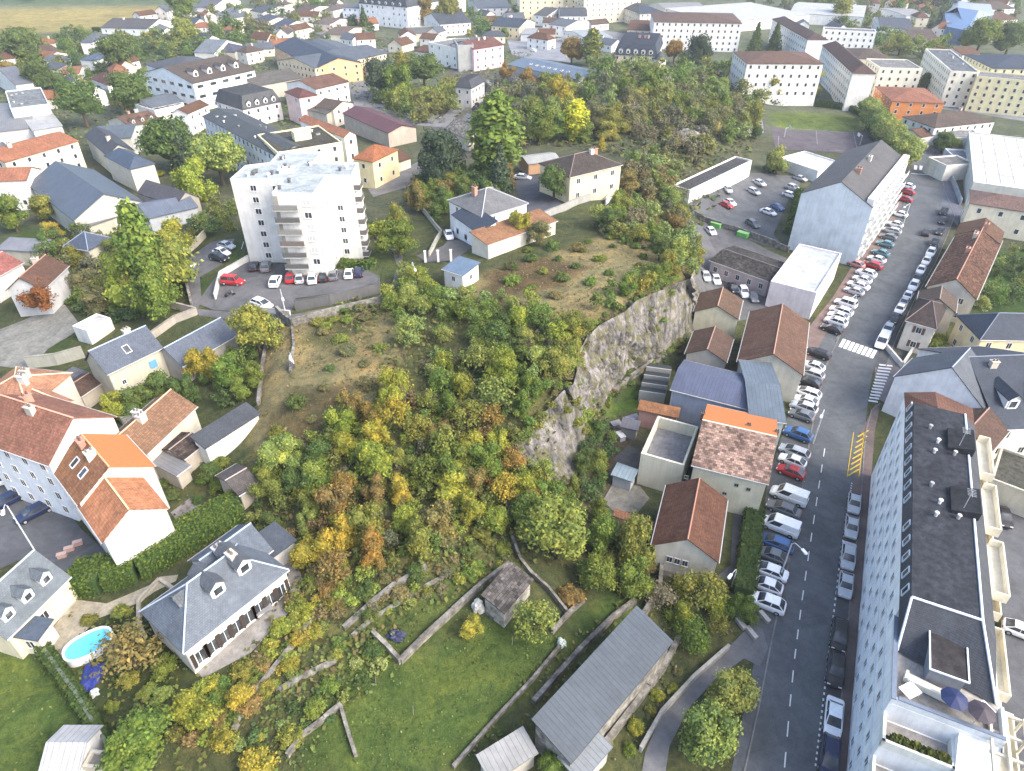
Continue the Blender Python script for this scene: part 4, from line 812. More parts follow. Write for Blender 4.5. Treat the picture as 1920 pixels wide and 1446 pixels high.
 ('small ribbed white grey roof at the bottom edge left of the warehouse',(920,1470),(1010,1412),(885,1425),2.6,dict(roof='shed',rise=.5,rcol=(.50,.51,.50),rmat='metal',wcol=(.4,.38,.33),**SH)),
 ('old stone lean-to with sagging grey roof in the terraced garden',(946,1151),(1001,1086),(908,1117),2.8,dict(roof='shed',rise=.8,rcol=(.22,.20,.185),rmat='oldtile',wcol=(.52,.50,.45),wmat='stone',**SH)),
 ('brown tiled house corner seen right of the long slate apartment building',(1858,850),(1895,806),(1790,770),6,dict(rise=2,rcol=(.20,.12,.09),wcol=CR,sp=0)),
 ('low flat olive roofed building on the right edge below the brown roof',(1858,900),(1990,950),(1990,880),4,dict(roof='flat',rcol=(.24,.24,.19),wcol=(.5,.48,.4),sp=0,**WB)),
 # --- west side
 ('slate hipped villa with white dormers above the curved terrace',(343,1226),(542,1068),(269,1141),3.8,dict(roof='hip',rise=3.6,rcol=(.24,.285,.345),rmat='slate',wcol=(.66,.63,.56),sp=0,chim=1,floors=1,cat='villa',name='villa')),
 ('slate roofed rear wing of the hipped villa along the big hedge',(352,1052),(447,984),-6.5,3.6,dict(rise=2.4,rcol=(.22,.27,.34),rmat='slate',wcol=(.66,.64,.58),sp=0,chim=1,high=-1)),
 ('low flat slate grey annex at the right end of the hipped villa',(508,1048),(557,1012),(482,1004),2.8,dict(roof='shed',rise=.3,rcol=(.16,.19,.23),wcol=(.5,.5,.48),sp=0,rmat='slate')),
 ('slate roofed house with three dormers at the left edge above the pool',(12,1200),(133,1081),('r',64,1031),4.0,dict(rise=3.4,rcol=(.28,.33,.37),rmat='slate',wcol=(.64,.58,.42),dorm=(3,(.7,.7,.7),1.0),sp=4,floors=1)),
 ('flat slate blue annex in front of the three dormer house',(70,1202),(101,1160),(36,1176),3.0,dict(roof='shed',rise=.4,rcol=(.17,.22,.30),rmat='slate',wcol=(.66,.62,.52),sp=3,floors=1)),
 ('white gabled house with bright orange roof above the long hedge',(144,948),(191,1018),(311,947),7,dict(rise=2.6,rcol=(.92,.40,.20),wcol=(.70,.69,.65),sp=0)),
 ('house with orange and brown roof halves next to the white gabled one',(95,880),(145,947),(290,873),8,dict(rise=3,rcol=(.50,.24,.12),back=('orange',),wcol=(.70,.70,.68),sky=2,chim=2,floors=3,sp=2.8,sides='f')),
 ('big red brown roofed four storey house at the left edge',(-50,824),(90,873),(208,778),10,dict(rise=3.6,rcol=(.52,.24,.16),wcol=(.68,.71,.74),floors=4,sp=2.6,chim=2,sides='f')),
 ('older orange tiled house behind the big red brown roof',(-60,755),(52,768),(72,692),8,dict(roof='hip',rise=2,rcol=(.8,.40,.24),wcol=(.5,.45,.38),sp=0,chim=2)),
 ('small orange brown tiled roof joining the two big roofs at the left',(45,752),(98,775),(118,742),8.6,dict(rise=1,rcol=(.85,.42,.26),wcol=(.5,.45,.38),sp=0)),
 ('stone house with slate roof and a blue shuttered window',(200,703),(306,652),('r',160,661),6,dict(rise=3.0,rcol=(.19,.23,.30),rmat='slate',wcol=(.50,.47,.37),sky=1,floors=2,sp=0,chim=1)),
 ('long slate roofed barn left of the dry hilltop',(341,688),(446,628),('r',310,651),3.2,dict(rise=2.4,rcol=(.21,.25,.32),rmat='slate',wcol=(.4,.38,.34),**SH)),
 ('long brown tiled house with white chimneys left of the slate shed',(275,852),(370,762),('r',231,808),5,dict(rise=2.4,rcol=(.44,.25,.15),wcol=(.52,.48,.40),sp=0,chim=2)),
 ('narrow white walled shed with long slate roof at the hilltop foot',(384,842),(489,775),(371,819),3.2,dict(roof='shed',rise=.8,rcol=(.14,.155,.175),rmat='slate',wcol=(.70,.72,.68),**SH)),
 ('sheet metal lean-to roof between brown house and slate shed',(330,893),(358,872),(304,838),2.8,dict(roof='shed',rise=.5,rcol=(.33,.33,.34),rmat='metal',wcol=(.4,.36,.3),**SH)),
 ('dark brown old roof beside the sheet metal lean-to',(345,862),(388,828),(335,812),3.0,dict(rise=.8,rcol=(.16,.12,.10),rmat='oldtile',wcol=(.4,.36,.3),**SH)),
 ('small grey brown square roofed hut by the autumn trees',(447,930),(488,905),(423,881),2.8,dict(rise=.9,rcol=(.20,.175,.165),wcol=(.4,.36,.3),**SH)),
 ('small brown roofed shed next to the grey garden wall at the left',(150,745),(195,715),(118,722),3,dict(rise=1,rcol=(.19,.12,.09),wcol=(.4,.36,.3),**SH)),
 ('low slate strip roof along the grey garden wall',(112,735),(165,697),(95,722),3.2,dict(roof='shed',rise=.5,rcol=(.23,.24,.26),rmat='slate',wcol=(.45,.44,.38),**SH)),
 ('pink red roofed cottage at the left edge',(-20,528),(45,492),(-30,490),5,dict(rise=2,rcol=(.6,.23,.19),wcol=(.6,.58,.55),sp=0)),
 ('dark brown roofed house beside the rust coloured tree',(10,545),(62,500),(85,540),5.5,dict(rise=2.6,rcol=(.24,.13,.09),wcol=(.5,.5,.5),sp=0,chim=1)),
 ('white trailer like workshop between concrete yard and slate roof',(163,622),(208,598),(150,606),2.6,dict(roof='flat',rcol=(.62,.6,.56),wcol=(.68,.67,.64),rmat='concrete',**SH)),
 ('large slate blue hall with a pale rear roof half',(51,346),(137,414),(256,369),5.5,dict(rise=4.2,rcol=(.15,.185,.235),rmat='metal',wcol=(.50,.50,.44),**HA)),
 ('low grey annex roofs below the large slate blue hall',(165,425),(238,400),(150,398),3.5,dict(roof='shed',rise=.8,rcol=(.30,.32,.34),rmat='metal',wcol=STO,**SH)),
 ('cream building with long orange roof above the slate blue hall',(8,305),(148,264),(118,243),8,dict(rise=1.8,rcol=(.66,.28,.15),wcol=(.68,.64,.50),floors=3,sp=3.8,chim=1)),
 ('white house with orange roof cut by the left edge',(-70,342),(50,338),(36,318),8,dict(rise=2,rcol=(.62,.27,.16),wcol=(.78,.75,.73),floors=2,sp=4,hide=.4)),
 ('cream house with blue slate roof behind the slate hall',(194,292),(243,318),(289,305),6.5,dict(roof='hip',rise=2.2,rcol=(.14,.19,.27),rmat='slate',wcol=(.60,.57,.48),floors=2,sp=0)),
 ('dark slate roofed house adjoining the blue slate roof',(158,255),(200,292),(240,272),6.5,dict(rise=2.4,rcol=(.12,.13,.15),rmat='slate',wcol=(.52,.5,.42),sp=0,chim=1)),
 ('slate blue roof with a raised dark end above the dark slate house',(165,262),(246,258),(232,234),6,dict(rise=1.8,rcol=(.20,.25,.30),rmat='slate',wcol=(.5,.5,.45),sp=0)),
 ('long brown tiled house with small dormers above the dark trees',(246,240),(305,226),(290,205),5.5,dict(rise=2.2,rcol=(.27,.16,.11),wcol=(.58,.54,.46),sp=0,chim=2,dorm=(3,(.6,.5,.4),.8))),
 ('low white house right of the long brown dormer house',(290,208),(345,196),(332,180),4,dict(roof='flat',rcol=SLL,wcol=WH,sp=3)),
 ('white apartment building with brown roof and deep balconies',(361,157),(479,131),('r',338,119),10.5,dict(rise=4,rcol=(.19,.155,.13),wcol=(.74,.79,.82),floors=3,sp=5,ww=3.2,wh=1.3,dorm=(4,(.74,.72,.7),1.5),**{k:v for k,v in AP.items() if k not in('ww','wh')})),
 ('white house with dark slate hip roof joined to the balcony building',(272,121),(324,139),(342,98),12,dict(roof='hip',rise=3,rcol=(.15,.16,.185),rmat='slate',wcol=(.70,.73,.78),floors=4,sp=4,hide=.4)),
 ('low blue grey roofed entrance building below the white apartments',(283,202),(345,190),(330,172),4.5,dict(rise=1.5,rcol=(.24,.28,.33),rmat='slate',wcol=WH,sp=3.5)),
 ('white villa with small dark red roof between round trees',(169,147),(200,160),(222,144),5.5,dict(roof='hip',rise=2.4,rcol=(.22,.10,.08),wcol=(.76,.74,.72),sp=0)),
 ('low bright orange roof left of the white villa',(112,140),(148,138),(142,124),3,dict(rise=1.4,rcol=(.55,.26,.14),wcol=WH,sp=0)),
 ('grey roofed cottage among trees below the orange roof',(105,157),(142,152),(135,143),3.5,dict(rise=1.4,rcol=SL,rmat='slate',wcol=STO,sp=0)),
 ('narrow white house with blue slate roof in the gardens',(148,112),(176,114),(170,95),4.5,dict(roof='hip',rise=2,rcol=(.17,.22,.33),rmat='slate',wcol=WH,sp=0)),
 ('white turret house with slate top above the blue slate cottage',(149,80),(172,80),(168,66),6,dict(roof='hip',rise=3,rcol=SLL,rmat='slate',wcol=WH,sp=0)),
 ('grey slate gabled hospital wing at the left',(28,160),(63,155),(54,118),6,dict(rise=3,rcol=(.30,.32,.36),rmat='slate',wcol=WH,sp=0)),
 ('pale blue grey factory block with flat roof at the left edge',(20,205),(92,196),(72,165),9,dict(roof='flat',rcol=(.55,.60,.62),wcol=(.62,.66,.68),sp=6,hide=.4,vents=6,**WB)),
 ('lower grey factory building with lean-to roofs at the left edge',(-30,250),(60,240),(40,190),5,dict(roof='gable',rise=2,rcol=(.34,.34,.34),rmat='metal',wcol=(.5,.5,.5),**HA)),
 ('white factory shed between factory block and dark tree',(60,245),(118,236),(95,205),5,dict(roof='shed',rise=1.4,rcol=(.62,.63,.62),rmat='metal',wcol=(.6,.6,.58),**HA)),
 ('long dark roofed farmhouse at the edge of the yellow field',(187,52),(276,54),('r',188,33),4,dict(rise=3.2,rcol=(.17,.165,.17),wcol=(.72,.74,.74),sp=5,floors=1,chim=1,name='farmhouse',cat='farmhouse')),
 ('white gabled farm building right of the long farmhouse',(286,54),(300,62),(318,52),4,dict(rise=2.4,rcol=(.4,.4,.38),wcol=WH,sp=0)),
 ('slate roofed villa with tall grey roof at the top left',(362,14),(398,15),('r',362,-6),5,dict(rise=4,rcol=(.22,.22,.26),rmat='slate',wcol=(.7,.7,.68),sp=0,chim=1)),
 ('cream cottage gable beside the slate villa at the top left',(400,28),(424,30),(420,12),4.5,dict(rise=2.6,rcol=(.3,.31,.33),rmat='slate',wcol=(.72,.7,.6),sp=0)),
 ('white house with black roof among trees at the top left',(467,20),(492,24),(488,6),5,dict(rise=2.6,rcol=(.12,.13,.15),rmat='slate',wcol=WH,sp=0)),
 ('small white cottage with dark roof just below the black roofed house',(478,36),(498,42),(502,24),4,dict(rise=2.2,rcol=(.13,.14,.18),rmat='slate',wcol=(.76,.72,.6),sp=0)),
 ('white cottage with dark blue roof left of the school',(504,50),(528,54),(545,38),4.5,dict(rise=3,rcol=(.12,.14,.20),rmat='slate',wcol=(.78,.77,.7),sp=0)),
 ('small pinkish house with brown roof at the top behind the school',(596,18),(625,20),(618,5),4.5,dict(roof='hip',rise=1.8,rcol=(.26,.2,.18),wcol=(.74,.68,.6),sp=0)),
 ('pink walled bungalow with grey brown roof behind the school',(588,44),(618,46),(612,32),4,dict(rise=1.6,rcol=(.28,.22,.19),wcol=(.76,.62,.56),sp=0)),
 ('cream bungalow with brown roof nearest behind the school wing',(606,64),(643,66),(632,48),4,dict(rise=1.8,rcol=(.26,.2,.16),wcol=(.76,.7,.52),sp=0)),
 ('grey slate villa with pale gable left of the autumn garden',(362,98),(402,100),('r',370,72),4.5,dict(rise=4,rcol=(.31,.35,.39),rmat='slate',wcol=(.72,.7,.64),sp=0)),
 ('dark slate house right of the grey slate villa',(400,98),(440,98),('r',408,80),4,dict(roof='hip',rise=3,rcol=(.13,.14,.20),rmat='slate',wcol=STO,sp=0)),
 ('long slate blue barrel roofed workshop near the tower',(277,410),(372,388),(290,375),3.8,dict(rise=1.4,rcol=(.24,.28,.35),rmat='metal',wcol=(.4,.42,.44),**HA)),
 ('old grey brown slate roofed barn behind the yellow green tree',(256,362),(330,386),(345,360),4.5,dict(rise=2.4,rcol=(.17,.165,.18),rmat='slate',wcol=(.36,.33,.28),**SH)),
 ('blue slate roofed cottage hidden in bushes below the hall',(118,462),(165,470),(160,438),3.8,dict(roof='hip',rise=2.4,rcol=(.15,.19,.27),rmat='slate',wcol=STO,sp=0)),
 ('L shaped grey sheet roof at the left edge above the pink roof',(-10,468),(70,472),(58,452),3.6,dict(roof='shed',rise=.7,rcol=(.36,.37,.40),rmat='metal',wcol=STO,**SH)),
 ('white pointed shed roof at the bottom left corner',(70,1452),(148,1452),('r',130,1392),2.6,dict(rise=1.2,rcol=(.76,.77,.77),rmat='metal',wcol=WH,**SH)),
 ('flat grey roof beside the white shed roof at the bottom left',(155,1440),(230,1446),(205,1410),2.4,dict(roof='flat',rcol=(.30,.28,.27),wcol=STO,rmat='concrete',**SH)),
 ('low white roofed store between sports court and grey gable building',(1534,322),(1584,308),(1510,284),3,dict(roof='flat',rcol=(.62,.63,.62),wcol=(.7,.7,.68),rmat='concrete',**SH)),
 ('white villa with dark roof left of the car yard at the top',(1000,28),(1026,30),(1022,14),6,dict(rise=2.6,rcol=SL,rmat='slate',wcol=WH)),
 ('white roofed hall behind the yellow slate villa at the top middle',(975,64),(1020,66),(1010,52),4,dict(rise=1.4,rcol=(.5,.52,.54),rmat='metal',wcol=WH,**HA)),
 ('low white house with pale roof between cream towers and chateau',(1100,74),(1150,70),(1135,52),5,dict(rise=1.6,rcol=(.5,.55,.56),rmat='metal',wcol=WH,sp=4)),
 ('red brown roofed house between cream towers and the white block',(1175,56),(1225,58),(1215,38),6,dict(rise=2.4,rcol=BR,wcol=CR)),
 ('large pale house with dark slate roof right of the cream towers',(1200,26),(1250,24),(1240,4),8,dict(roof='hip',rise=3,rcol=SLB,rmat='slate',wcol=(.6,.57,.5),floors=3)),
 ('long grey roofed store behind the red brown house at the top middle',(1250,20),(1330,18),(1310,4),6,dict(rise=2,rcol=(.4,.39,.37),rmat='metal',wcol=(.66,.64,.58),**HA)),
 ('white house with brown roof left of the large white mansard building',(545,22),(572,24),(566,8),5,dict(rise=2.2,rcol=BRM,wcol=WH,sp=0)),
 ('cream house with slate roof at the top between white villas',(785,22),(812,24),(806,8),5,dict(rise=2.6,rcol=SL,rmat='slate',wcol=(.72,.68,.55),sp=0)),
 ('blue grey roofed long house at the top edge right of the autumn trees',(895,16),(960,14),(945,0),5,dict(rise=2.4,rcol=SLL,rmat='slate',wcol=WH,sp=4)),
 ('white house with red brown roof beside the white mansard building foot',(775,96),(805,100),(800,84),4.5,dict(rise=1.8,rcol=BR,wcol=(.7,.66,.6),sp=0)),
 ('small white house right of the autumn trees by the school wing',(700,135),(728,132),(720,120),4,dict(rise=1.6,rcol=BR,wcol=WH,sp=0)),
 ('grey roofed low annex behind the white mansard dormer house',(575,206),(612,214),(600,190),5,dict(rise=1.2,rcol=GB,wcol=STO,sp=0)),
 ('brown roofed house between the pink tower house and dark red hall',(590,200),(625,206),(620,186),6,dict(rise=1.8,rcol=BRM,wcol=(.66,.6,.5),sp=3.4)),
 ('cream roofed store at the top right corner below the tree belt',(1700,30),(1745,28),(1735,12),4,dict(rise=1.4,rcol=(.45,.44,.42),rmat='metal',wcol=WH,**HA)),
 ('brown roofed house pair at the right edge beyond the hall',(1860,60),(1915,58),(1900,44),5,dict(rise=2.2,rcol=BRM,wcol=WH,sp=0)),
 ('white bungalow left of the brown roofed house near the blue hall',(1612,78),(1640,80),(1636,66),4,dict(rise=1.6,rcol=SLL,rmat='slate',wcol=WH,sp=0)),
 ('white cottage with orange roof between hospital and yellow field gardens',(60,105),(90,108),(84,96),4,dict(rise=1.6,rcol=OR,wcol=WH,sp=0)),
 ('slate roofed cottage right of the white turret house',(185,92),(212,96),(206,82),4,dict(rise=2,rcol=SL,rmat='slate',wcol=WH,sp=0)),
 ('pale factory tank house at the left edge behind the orange roof',(-10,290),(30,282),(20,262),6,dict(roof='flat',rcol=(.5,.52,.54),wcol=(.6,.62,.64),sp=0,**WB)),
]
def infill(px, spacing, where, cols, n):
    pl = [P(*q) for q in px]; X0, X1 = min(q.x for q in pl), max(q.x for q in pl); Y0, Y1 = min(q.y for q in pl), max(q.y for q in pl); k = 0
    for _ in range(4000):
        if k >= n: break
        x, y = R.uniform(X0, X1), R.uniform(Y0, Y1)
        if not inpoly(np.array([x]), np.array([y]), pl)[0]: continue
        if any((x-q[0])**2+(y-q[1])**2 < (spacing+q[2])**2 for q in BUILT): continue
        k += 1; nm, rc, rm = R.choice(cols); a = R.uniform(0, 3.1); L, dp, h = R.uniform(9, 14), R.uniform(7, 9.5), R.choice((3.6, 5.4)); wc = R.choice([WH, WH, CR, STO, (.72,.66,.58)])
        z = T(x, y)+h; e = Vector((math.cos(a), math.sin(a), 0))*L/2; q0, q1 = Vector((x, y, z))-e, Vector((x, y, z))+e
        def px_(q): d = q-CAMP; w = d.y*CP-d.z*SP; return (960+FOC*d.x/w, 723+FOC*(-d.y*SP-d.z*CP)/w)
        rt = building('small house with %s roof among the gardens %s' % (nm, where), px_(q0), px_(q1), dp, h, roof=R.choice(('gable','gable','hip')), rise=R.uniform(2,3.2), rcol=rc, rmat=rm, wcol=wc, sp=R.choice((3.2, 4)), floors=1 if h < 4 else 2, chim=R.choice((0,1)), g=T(x, y))
        rt['group'] = 'small %s roofed houses %s' % (nm, where)
FARC = [('red brown', BR, 'tile'), ('slate', SL, 'slate'), ('slate', SLL, 'slate'), ('brown', BRM, 'tile'), ('orange', OR, 'tile')]
BY = {}
for it in D:
    lab, A, B, C, h, kw = it; kw = dict(kw); BY[lab] = building(lab, A, B, C, h, **kw)
infill([(0,95),(130,100),(260,130),(250,200),(130,240),(0,160)], 5, 'at the far left', FARC, 12)
infill([(320,30),(640,10),(720,60),(660,100),(480,130),(330,110)], 6, 'of the top left villas', FARC, 22)
infill([(640,90),(1000,10),(1230,60),(1150,110),(900,110),(700,140)], 5, 'at the top middle', FARC, 20)
infill([(1400,25),(1900,-5),(1950,60),(1700,110),(1560,80)], 7, 'at the top right', FARC, 20)
infill([(200,60),(650,-18),(1000,-22),(1000,0),(600,5),(330,40)], 9, 'along the top edge', FARC, 16)
def find(s):
    for k, v in BY.items():
        if s in k: return v
def kids(o, nm): return [c for c in o.children if c.name.split('.')[0] == nm]
# ---------------- the white tower ----------------
def tower():
    g = 9.0; o0 = (-42, 130, g); rt = empty('apartment_tower', o0); tag(rt, 'tall white cross shaped apartment tower with stacked balconies and a pale flat roof', 'apartment tower')
    pl = [(-53,126.6),(-43.3,126.2),(-43.0,119.2),(-35.4,118.7),(-35.2,128.4),(-30.4,128.2),(-30.6,136),(-39.5,136.5),(-39.3,143),(-48.3,143.2),(-48.2,136.2),(-52.6,134.4)]
    pl = [(x-o0[0], y-o0[1]) for x, y in pl]; h = 17.0; n = len(pl)
    mb = MB(); mb.prism(pl, -4, h-.35); c = (-1.0, 1.5)
    for i in range(n):
        a = Vector(pl[i]); b = Vector(pl[(i+1) % n]); d = (b-a).normalized(); nn = Vector((-d.y, d.x))   # ccw: left is inside
        p0 = Vector(pl[i-1]); q0 = Vector(pl[(i+2) % n]); t = .32
        def inner(p, a_, q):
            d1 = (a_-p).normalized(); d2 = (q-a_).normalized(); n1 = Vector((-d1.y, d1.x)); n2 = Vector((-d2.y, d2.x)); m = n1+n2; return a_+m*(t/max(.4, m.dot(n1)))
        ai, bi = inner(p0, a, b), inner(a, b, q0)
        mb.prism([a, b, bi, ai], h-.352, h+.05)
    link('wall', mb.mesh('wall', [M['plaster']]), rt, (.66,.655,.63))
    rf = MB(); rf.prism([(p[0]*.985+.0, p[1]*.985) for p in pl], h-.34, h-.22); ro = link('roof', rf.mesh('roof', [M['concrete']]), rt, (.44,.49,.50))
    for k in range(16):
        x, y = R.choice([(-9,-2),(-7,0),(-4,-1),(-3,-6),(-2,4),(-4,9),(3,2),(8,2),(0,0),(-5,6),(4,3),(-1,-8),(1,-5),(9,3),(-8,1),(2,5)]); x += R.uniform(-.8,.8); y += R.uniform(-.8,.8)
        link('roof_vent', VENT, ro, R.choice([(.10,.10,.10),(.7,.7,.7)]), (x, y, h-.25), None, (1.2,1.2,1.3))
    link('lift_housing', CHIM, ro, (.75,.75,.72), (-1.5, 1, h-.6), .1, (3,3,1.2))
    def win(x, y, z, rz, w=1.3, hh=1.25, dark=True):
        o = link('window', WIN, rt, (.72,.72,.70), (x, y, z), rz, (w,1.4,hh))
        if dark: link('pane', PANE, o)
        else: link('blind', SHUT, o, (.52,.52,.50), (0,.0,0), 0, (.8,.6,.8))
    def rz_of(a, b): return math.atan2(b[1]-a[1], b[0]-a[0])
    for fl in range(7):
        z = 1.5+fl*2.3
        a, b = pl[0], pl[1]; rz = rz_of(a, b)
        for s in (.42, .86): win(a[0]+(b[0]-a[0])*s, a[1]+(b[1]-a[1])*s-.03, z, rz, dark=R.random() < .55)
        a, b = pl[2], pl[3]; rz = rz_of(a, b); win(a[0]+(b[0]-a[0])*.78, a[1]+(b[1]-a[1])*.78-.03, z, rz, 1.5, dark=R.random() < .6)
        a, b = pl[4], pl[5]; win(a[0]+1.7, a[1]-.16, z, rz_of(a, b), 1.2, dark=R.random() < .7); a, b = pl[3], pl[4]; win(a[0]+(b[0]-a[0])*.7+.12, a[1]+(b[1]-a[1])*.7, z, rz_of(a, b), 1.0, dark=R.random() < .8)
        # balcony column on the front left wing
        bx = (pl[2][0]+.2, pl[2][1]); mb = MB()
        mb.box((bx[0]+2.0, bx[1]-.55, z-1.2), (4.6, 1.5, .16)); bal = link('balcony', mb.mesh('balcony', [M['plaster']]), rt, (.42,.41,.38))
        shade_ = MB(); shade_.box((bx[0]+2.0, bx[1]-.02, z), (4.3,.06,2.3)); link('balcony_shade', shade_.mesh('balcony_shade', [M['plaster']]), rt, (.30,.285,.24))  # balcony shadow put into the colour: darkened beige panel on the wall
        rl = MB(); rl.box((bx[0]+2.0, bx[1]-1.27, z-.1), (4.6,.05,.08)); rl.box((bx[0]+2.0, bx[1]-1.27, z-.62), (4.5,.03,.85))
        link('railing', rl.mesh('railing', [M['trim']]), bal, R.choice([(.10,.10,.10),(.14,.12,.11),(.2,.2,.19)]))
        o = link('window', WIN, rt, (.6,.6,.58), (bx[0]+2.6, bx[1]-.10, z), rz_of(pl[2], pl[3]), (3.4,1.2,2.0)); link('pane', PANE, o)
        mb = MB(); mb.box((pl[5][0]+.55, pl[5][1]+1.6, z-1.2), (1.3, 3.0, .16)); bal = link('balcony', mb.mesh('balcony', [M['plaster']]), rt, (.72,.71,.68))
        rl = MB(); rl.box((pl[5][0]+.55, pl[5][1]+.12, z-.6), (1.25,.05,1.0)); rl.box((pl[5][0]+1.18, pl[5][1]+1.6, z-.6), (.05,2.9,1.0)); link('railing', rl.mesh('railing', [M['trim']]), bal, (.12,.11,.10))
    mb = MB(); mb.prism([(p[0]*1.004, p[1]*1.004) for p in [(-1,-11.2),(6.6,-11.6),(6.6,-11.0),(-1,-10.6)]], -1, 1.1); link('plinth', mb.mesh('plinth', [M['plaster']]), rt, (.6,.38,.33))
tower()
# ---------------- the long slate and gravel roofed block, lower right ----------------
def long_block():
    D_ = Vector((.4357, .9001)); N_ = Vector((.9001, -.4357)); O = Vector((27.0, 20.0))
    rt = empty('apartment_block', (O.x, O.y, 0), math.atan2(D_.y, D_.x)); tag(rt, 'long pale apartment block with dark roof and roof terrace right of the street', 'apartment block')
    # local x runs up the street, local -y is to the right (away from the street)
    mb = MB(); mb.prism([(22,0),(59.5,0),(59.5,-8.0),(22,-8.0)], -1, 15.0); mb.prism([(13,0),(22.01,0),(22.01,-8.6),(13,-8.6)], -1, 13.0)
    mb.prism([(10.2,0),(13.01,0),(13.01,-5.5),(10.2,-5.5)], -1, 10.6); mb.prism([(7.4,0),(10.21,0),(10.21,-5.2),(7.4,-5.2)], -1, 8.0); mb.prism([(-12,0),(7.41,0),(7.41,-5),(-12,-5)], -1, 5.4); mb.prism([(-12,-5.01),(13,-5.51),(13,-8.6),(-12,-7)], -1, [3.5,12.6,12.6,3.5])
    link('wall', mb.mesh('wall', [M['plaster']]), rt, (.80,.81,.81))
    # mansard band, flat roof
    mb = MB(); L = 35
    q = [(22,0,15),(56,0,15),(56,-8,15),(22,-8,15)]; r = [(22,-.45,17),(55,-.45,17),(55,-6.2,17),(22,-6.2,17)]
    for k in (0, 1, 2):
        j = k+1; mb.face([q[j], q[k], r[k], r[j]], 0, [(L,0),(0,0),(0,3),(L,3)])
    mb.face(r[::-1], 1)
    # near end slope down to the terrace, and the tiled far end
    mb.face([(22,-.45,17),(22,-6.2,17),(16.5,-8.2,13.3),(18.5,-.4,13.3)][::-1], 0, [(0,0),(6,0),(8,6),(0,6)])
    mb.face([(22,0,15),(22,-.45,17),(18.5,-.4,13.3)], 0, [(0,0),(3,0),(0,6)]); mb.face([(22,-8,15),(16.5,-8.2,13.3),(22,-6.2,17)], 0, [(0,0),(3,0),(0,6)])
    ro = link('roof', mb.mesh('roof', [M['slate'], M['gravel']]), rt, (.115,.13,.16))
    mb = MB(); mb.face([(56,0,15.02),(60,0.2,15.02),(60,-3.2,16.2),(55.2,-3.2,16.9)][::-1], 0, [(0,0),(8,0),(8,4),(0,4)]); mb.face([(60,-3.2,16.2),(60,-8,15.02),(56,-8,15.02),(55.2,-3.2,16.9)], 0, [(8,4),(8,0),(0,0),(0,4)][::-1]); mb.face([(60,.2,15.02),(60,-8,15.02),(60,-3.2,16.2)], 0)
    link('tiled_roof_end', mb.mesh('roof', [M['tile']]), rt, (.27,.13,.09))
    mb = MB()
    for a, b in [((22,-.45,17.05),(22,-6.2,17.05)),((22,-.45,17.05),(18.5,-.4,13.4)),((22,-6.2,17.05),(16.5,-8.2,13.4)),((55,-6.2,17.05),(22,-6.2,17.05))]: mb.tube(a, b, .12, .12, 6)
    link('roof_trim', mb.mesh('roof_trim', [M['trim']]), ro, (.62,.66,.72))
    for k in range(15):                            # tilted roof windows in the mansard band
        x = 23.6+k*2.25
        if k in (5,): continue
        o = link('skylight', SKYL, ro, (.62,.66,.72), (x, -.24, 16.05), 0, (.8,1.2,1)); o.rotation_euler = (math.radians(77), 0, math.pi)
    # facade windows
    for fl in range(5):
        for k in range(25):
            x = -2+k*2.5
            top = 15 if x > 22 else (13 if x > 13 else (10.4 if x > 10.2 else (7.8 if x > 7.4 else 5.2)))
            z = 1.7+fl*2.75
            if z+.9 > top or (fl == 0 and k % 4 == 0): continue
            o = link('window', WIN, rt, (.70,.72,.73), (x, .03, z), math.pi, (.95,1.3,1.45)); link('pane', PANE, o)
    mb = MB()
    for fl in (1, 2, 3, 4): x0_ = (7.4, 7.4, 10.2, 13)[fl-1]+.5; mb.box(((x0_+59)/2, .05, fl*2.75+.1), (59-x0_, .08, .12))
    link('string_course', mb.mesh('string_course', [M['plaster']]), rt, (.64,.68,.70))
    # back: stepped cream balconies
    for fl in range(5):
        z = fl*2.75+2.4; dep = 2.5-.3*fl
        for k in range(5):
            x = 10+k*9.4; mb = MB(); w = 7.6
            if fl == 4 and k < 2: continue
            mb.box((x+w/2, -8.62-dep/2, z), (w, dep, .22)); mb.box((x+w/2, -8.62-dep+.08, z+.55), (w,.14,.95)); mb.box((x+.07, -8.62-dep/2, z+.55), (.14,dep-.2,.95)); mb.box((x+w-.07, -8.62-dep/2, z+.55), (.14,dep-.2,.95))
            link('balcony', mb.mesh('balcony', [M['plaster']]), rt, (.66,.61,.48))
            if z+2 < 15: 
                o = link('window', WIN, rt, (.6,.6,.55), (x+w/2, -8.66, z+1.2), 0, (2.4,1.2,1.9)); link('pane', PANE, o)
    mb = MB(); mb.prism([(22.02,-8.02),(59,-8.02),(59,-8.6),(22.02,-8.6)], -1, 13.4); link('rear_bay', mb.mesh('rear_bay', [M['plaster']]), rt, (.62,.57,.45))
    # lift housings, vents and aerials on the gravel
    for x in (46.5, 35.5):
        mb = MB(); mb.prism([(x,-4.0),(x+4.0,-4.0),(x+4.0,-6.6),(x,-6.6)], 16.9, [18.0,18.0,17.4,17.4]); link('lift_housing', mb.mesh('lift_housing', [M['gravel']]), ro, (.10,.11,.125))
        for dx, dy, c in ((1,1.2,.75),(-.6,-.5,.4),(-1.2,1.6,.5),(3.5,2.0,.3)): link('roof_vent', VENT, ro, (c,c,c), (x+dx, -4.2+dy, 17.0), 0, (.7,.7,1.0))
        mb = MB(); mb.tube((x+.4,-5,17.8),(x+.4,-5,20.2),.04,.04,5)
        for kk in range(5): mb.tube((x-.1+kk*.25,-5.4,20.0),(x-.1+kk*.25,-4.6,20.0),.025,.025,4)
        mb.tube((x-.3,-5,20.0),(x+1.1,-5,20.0),.03,.03,4); link('aerial', mb.mesh('aerial', [M['steel']]), ro)
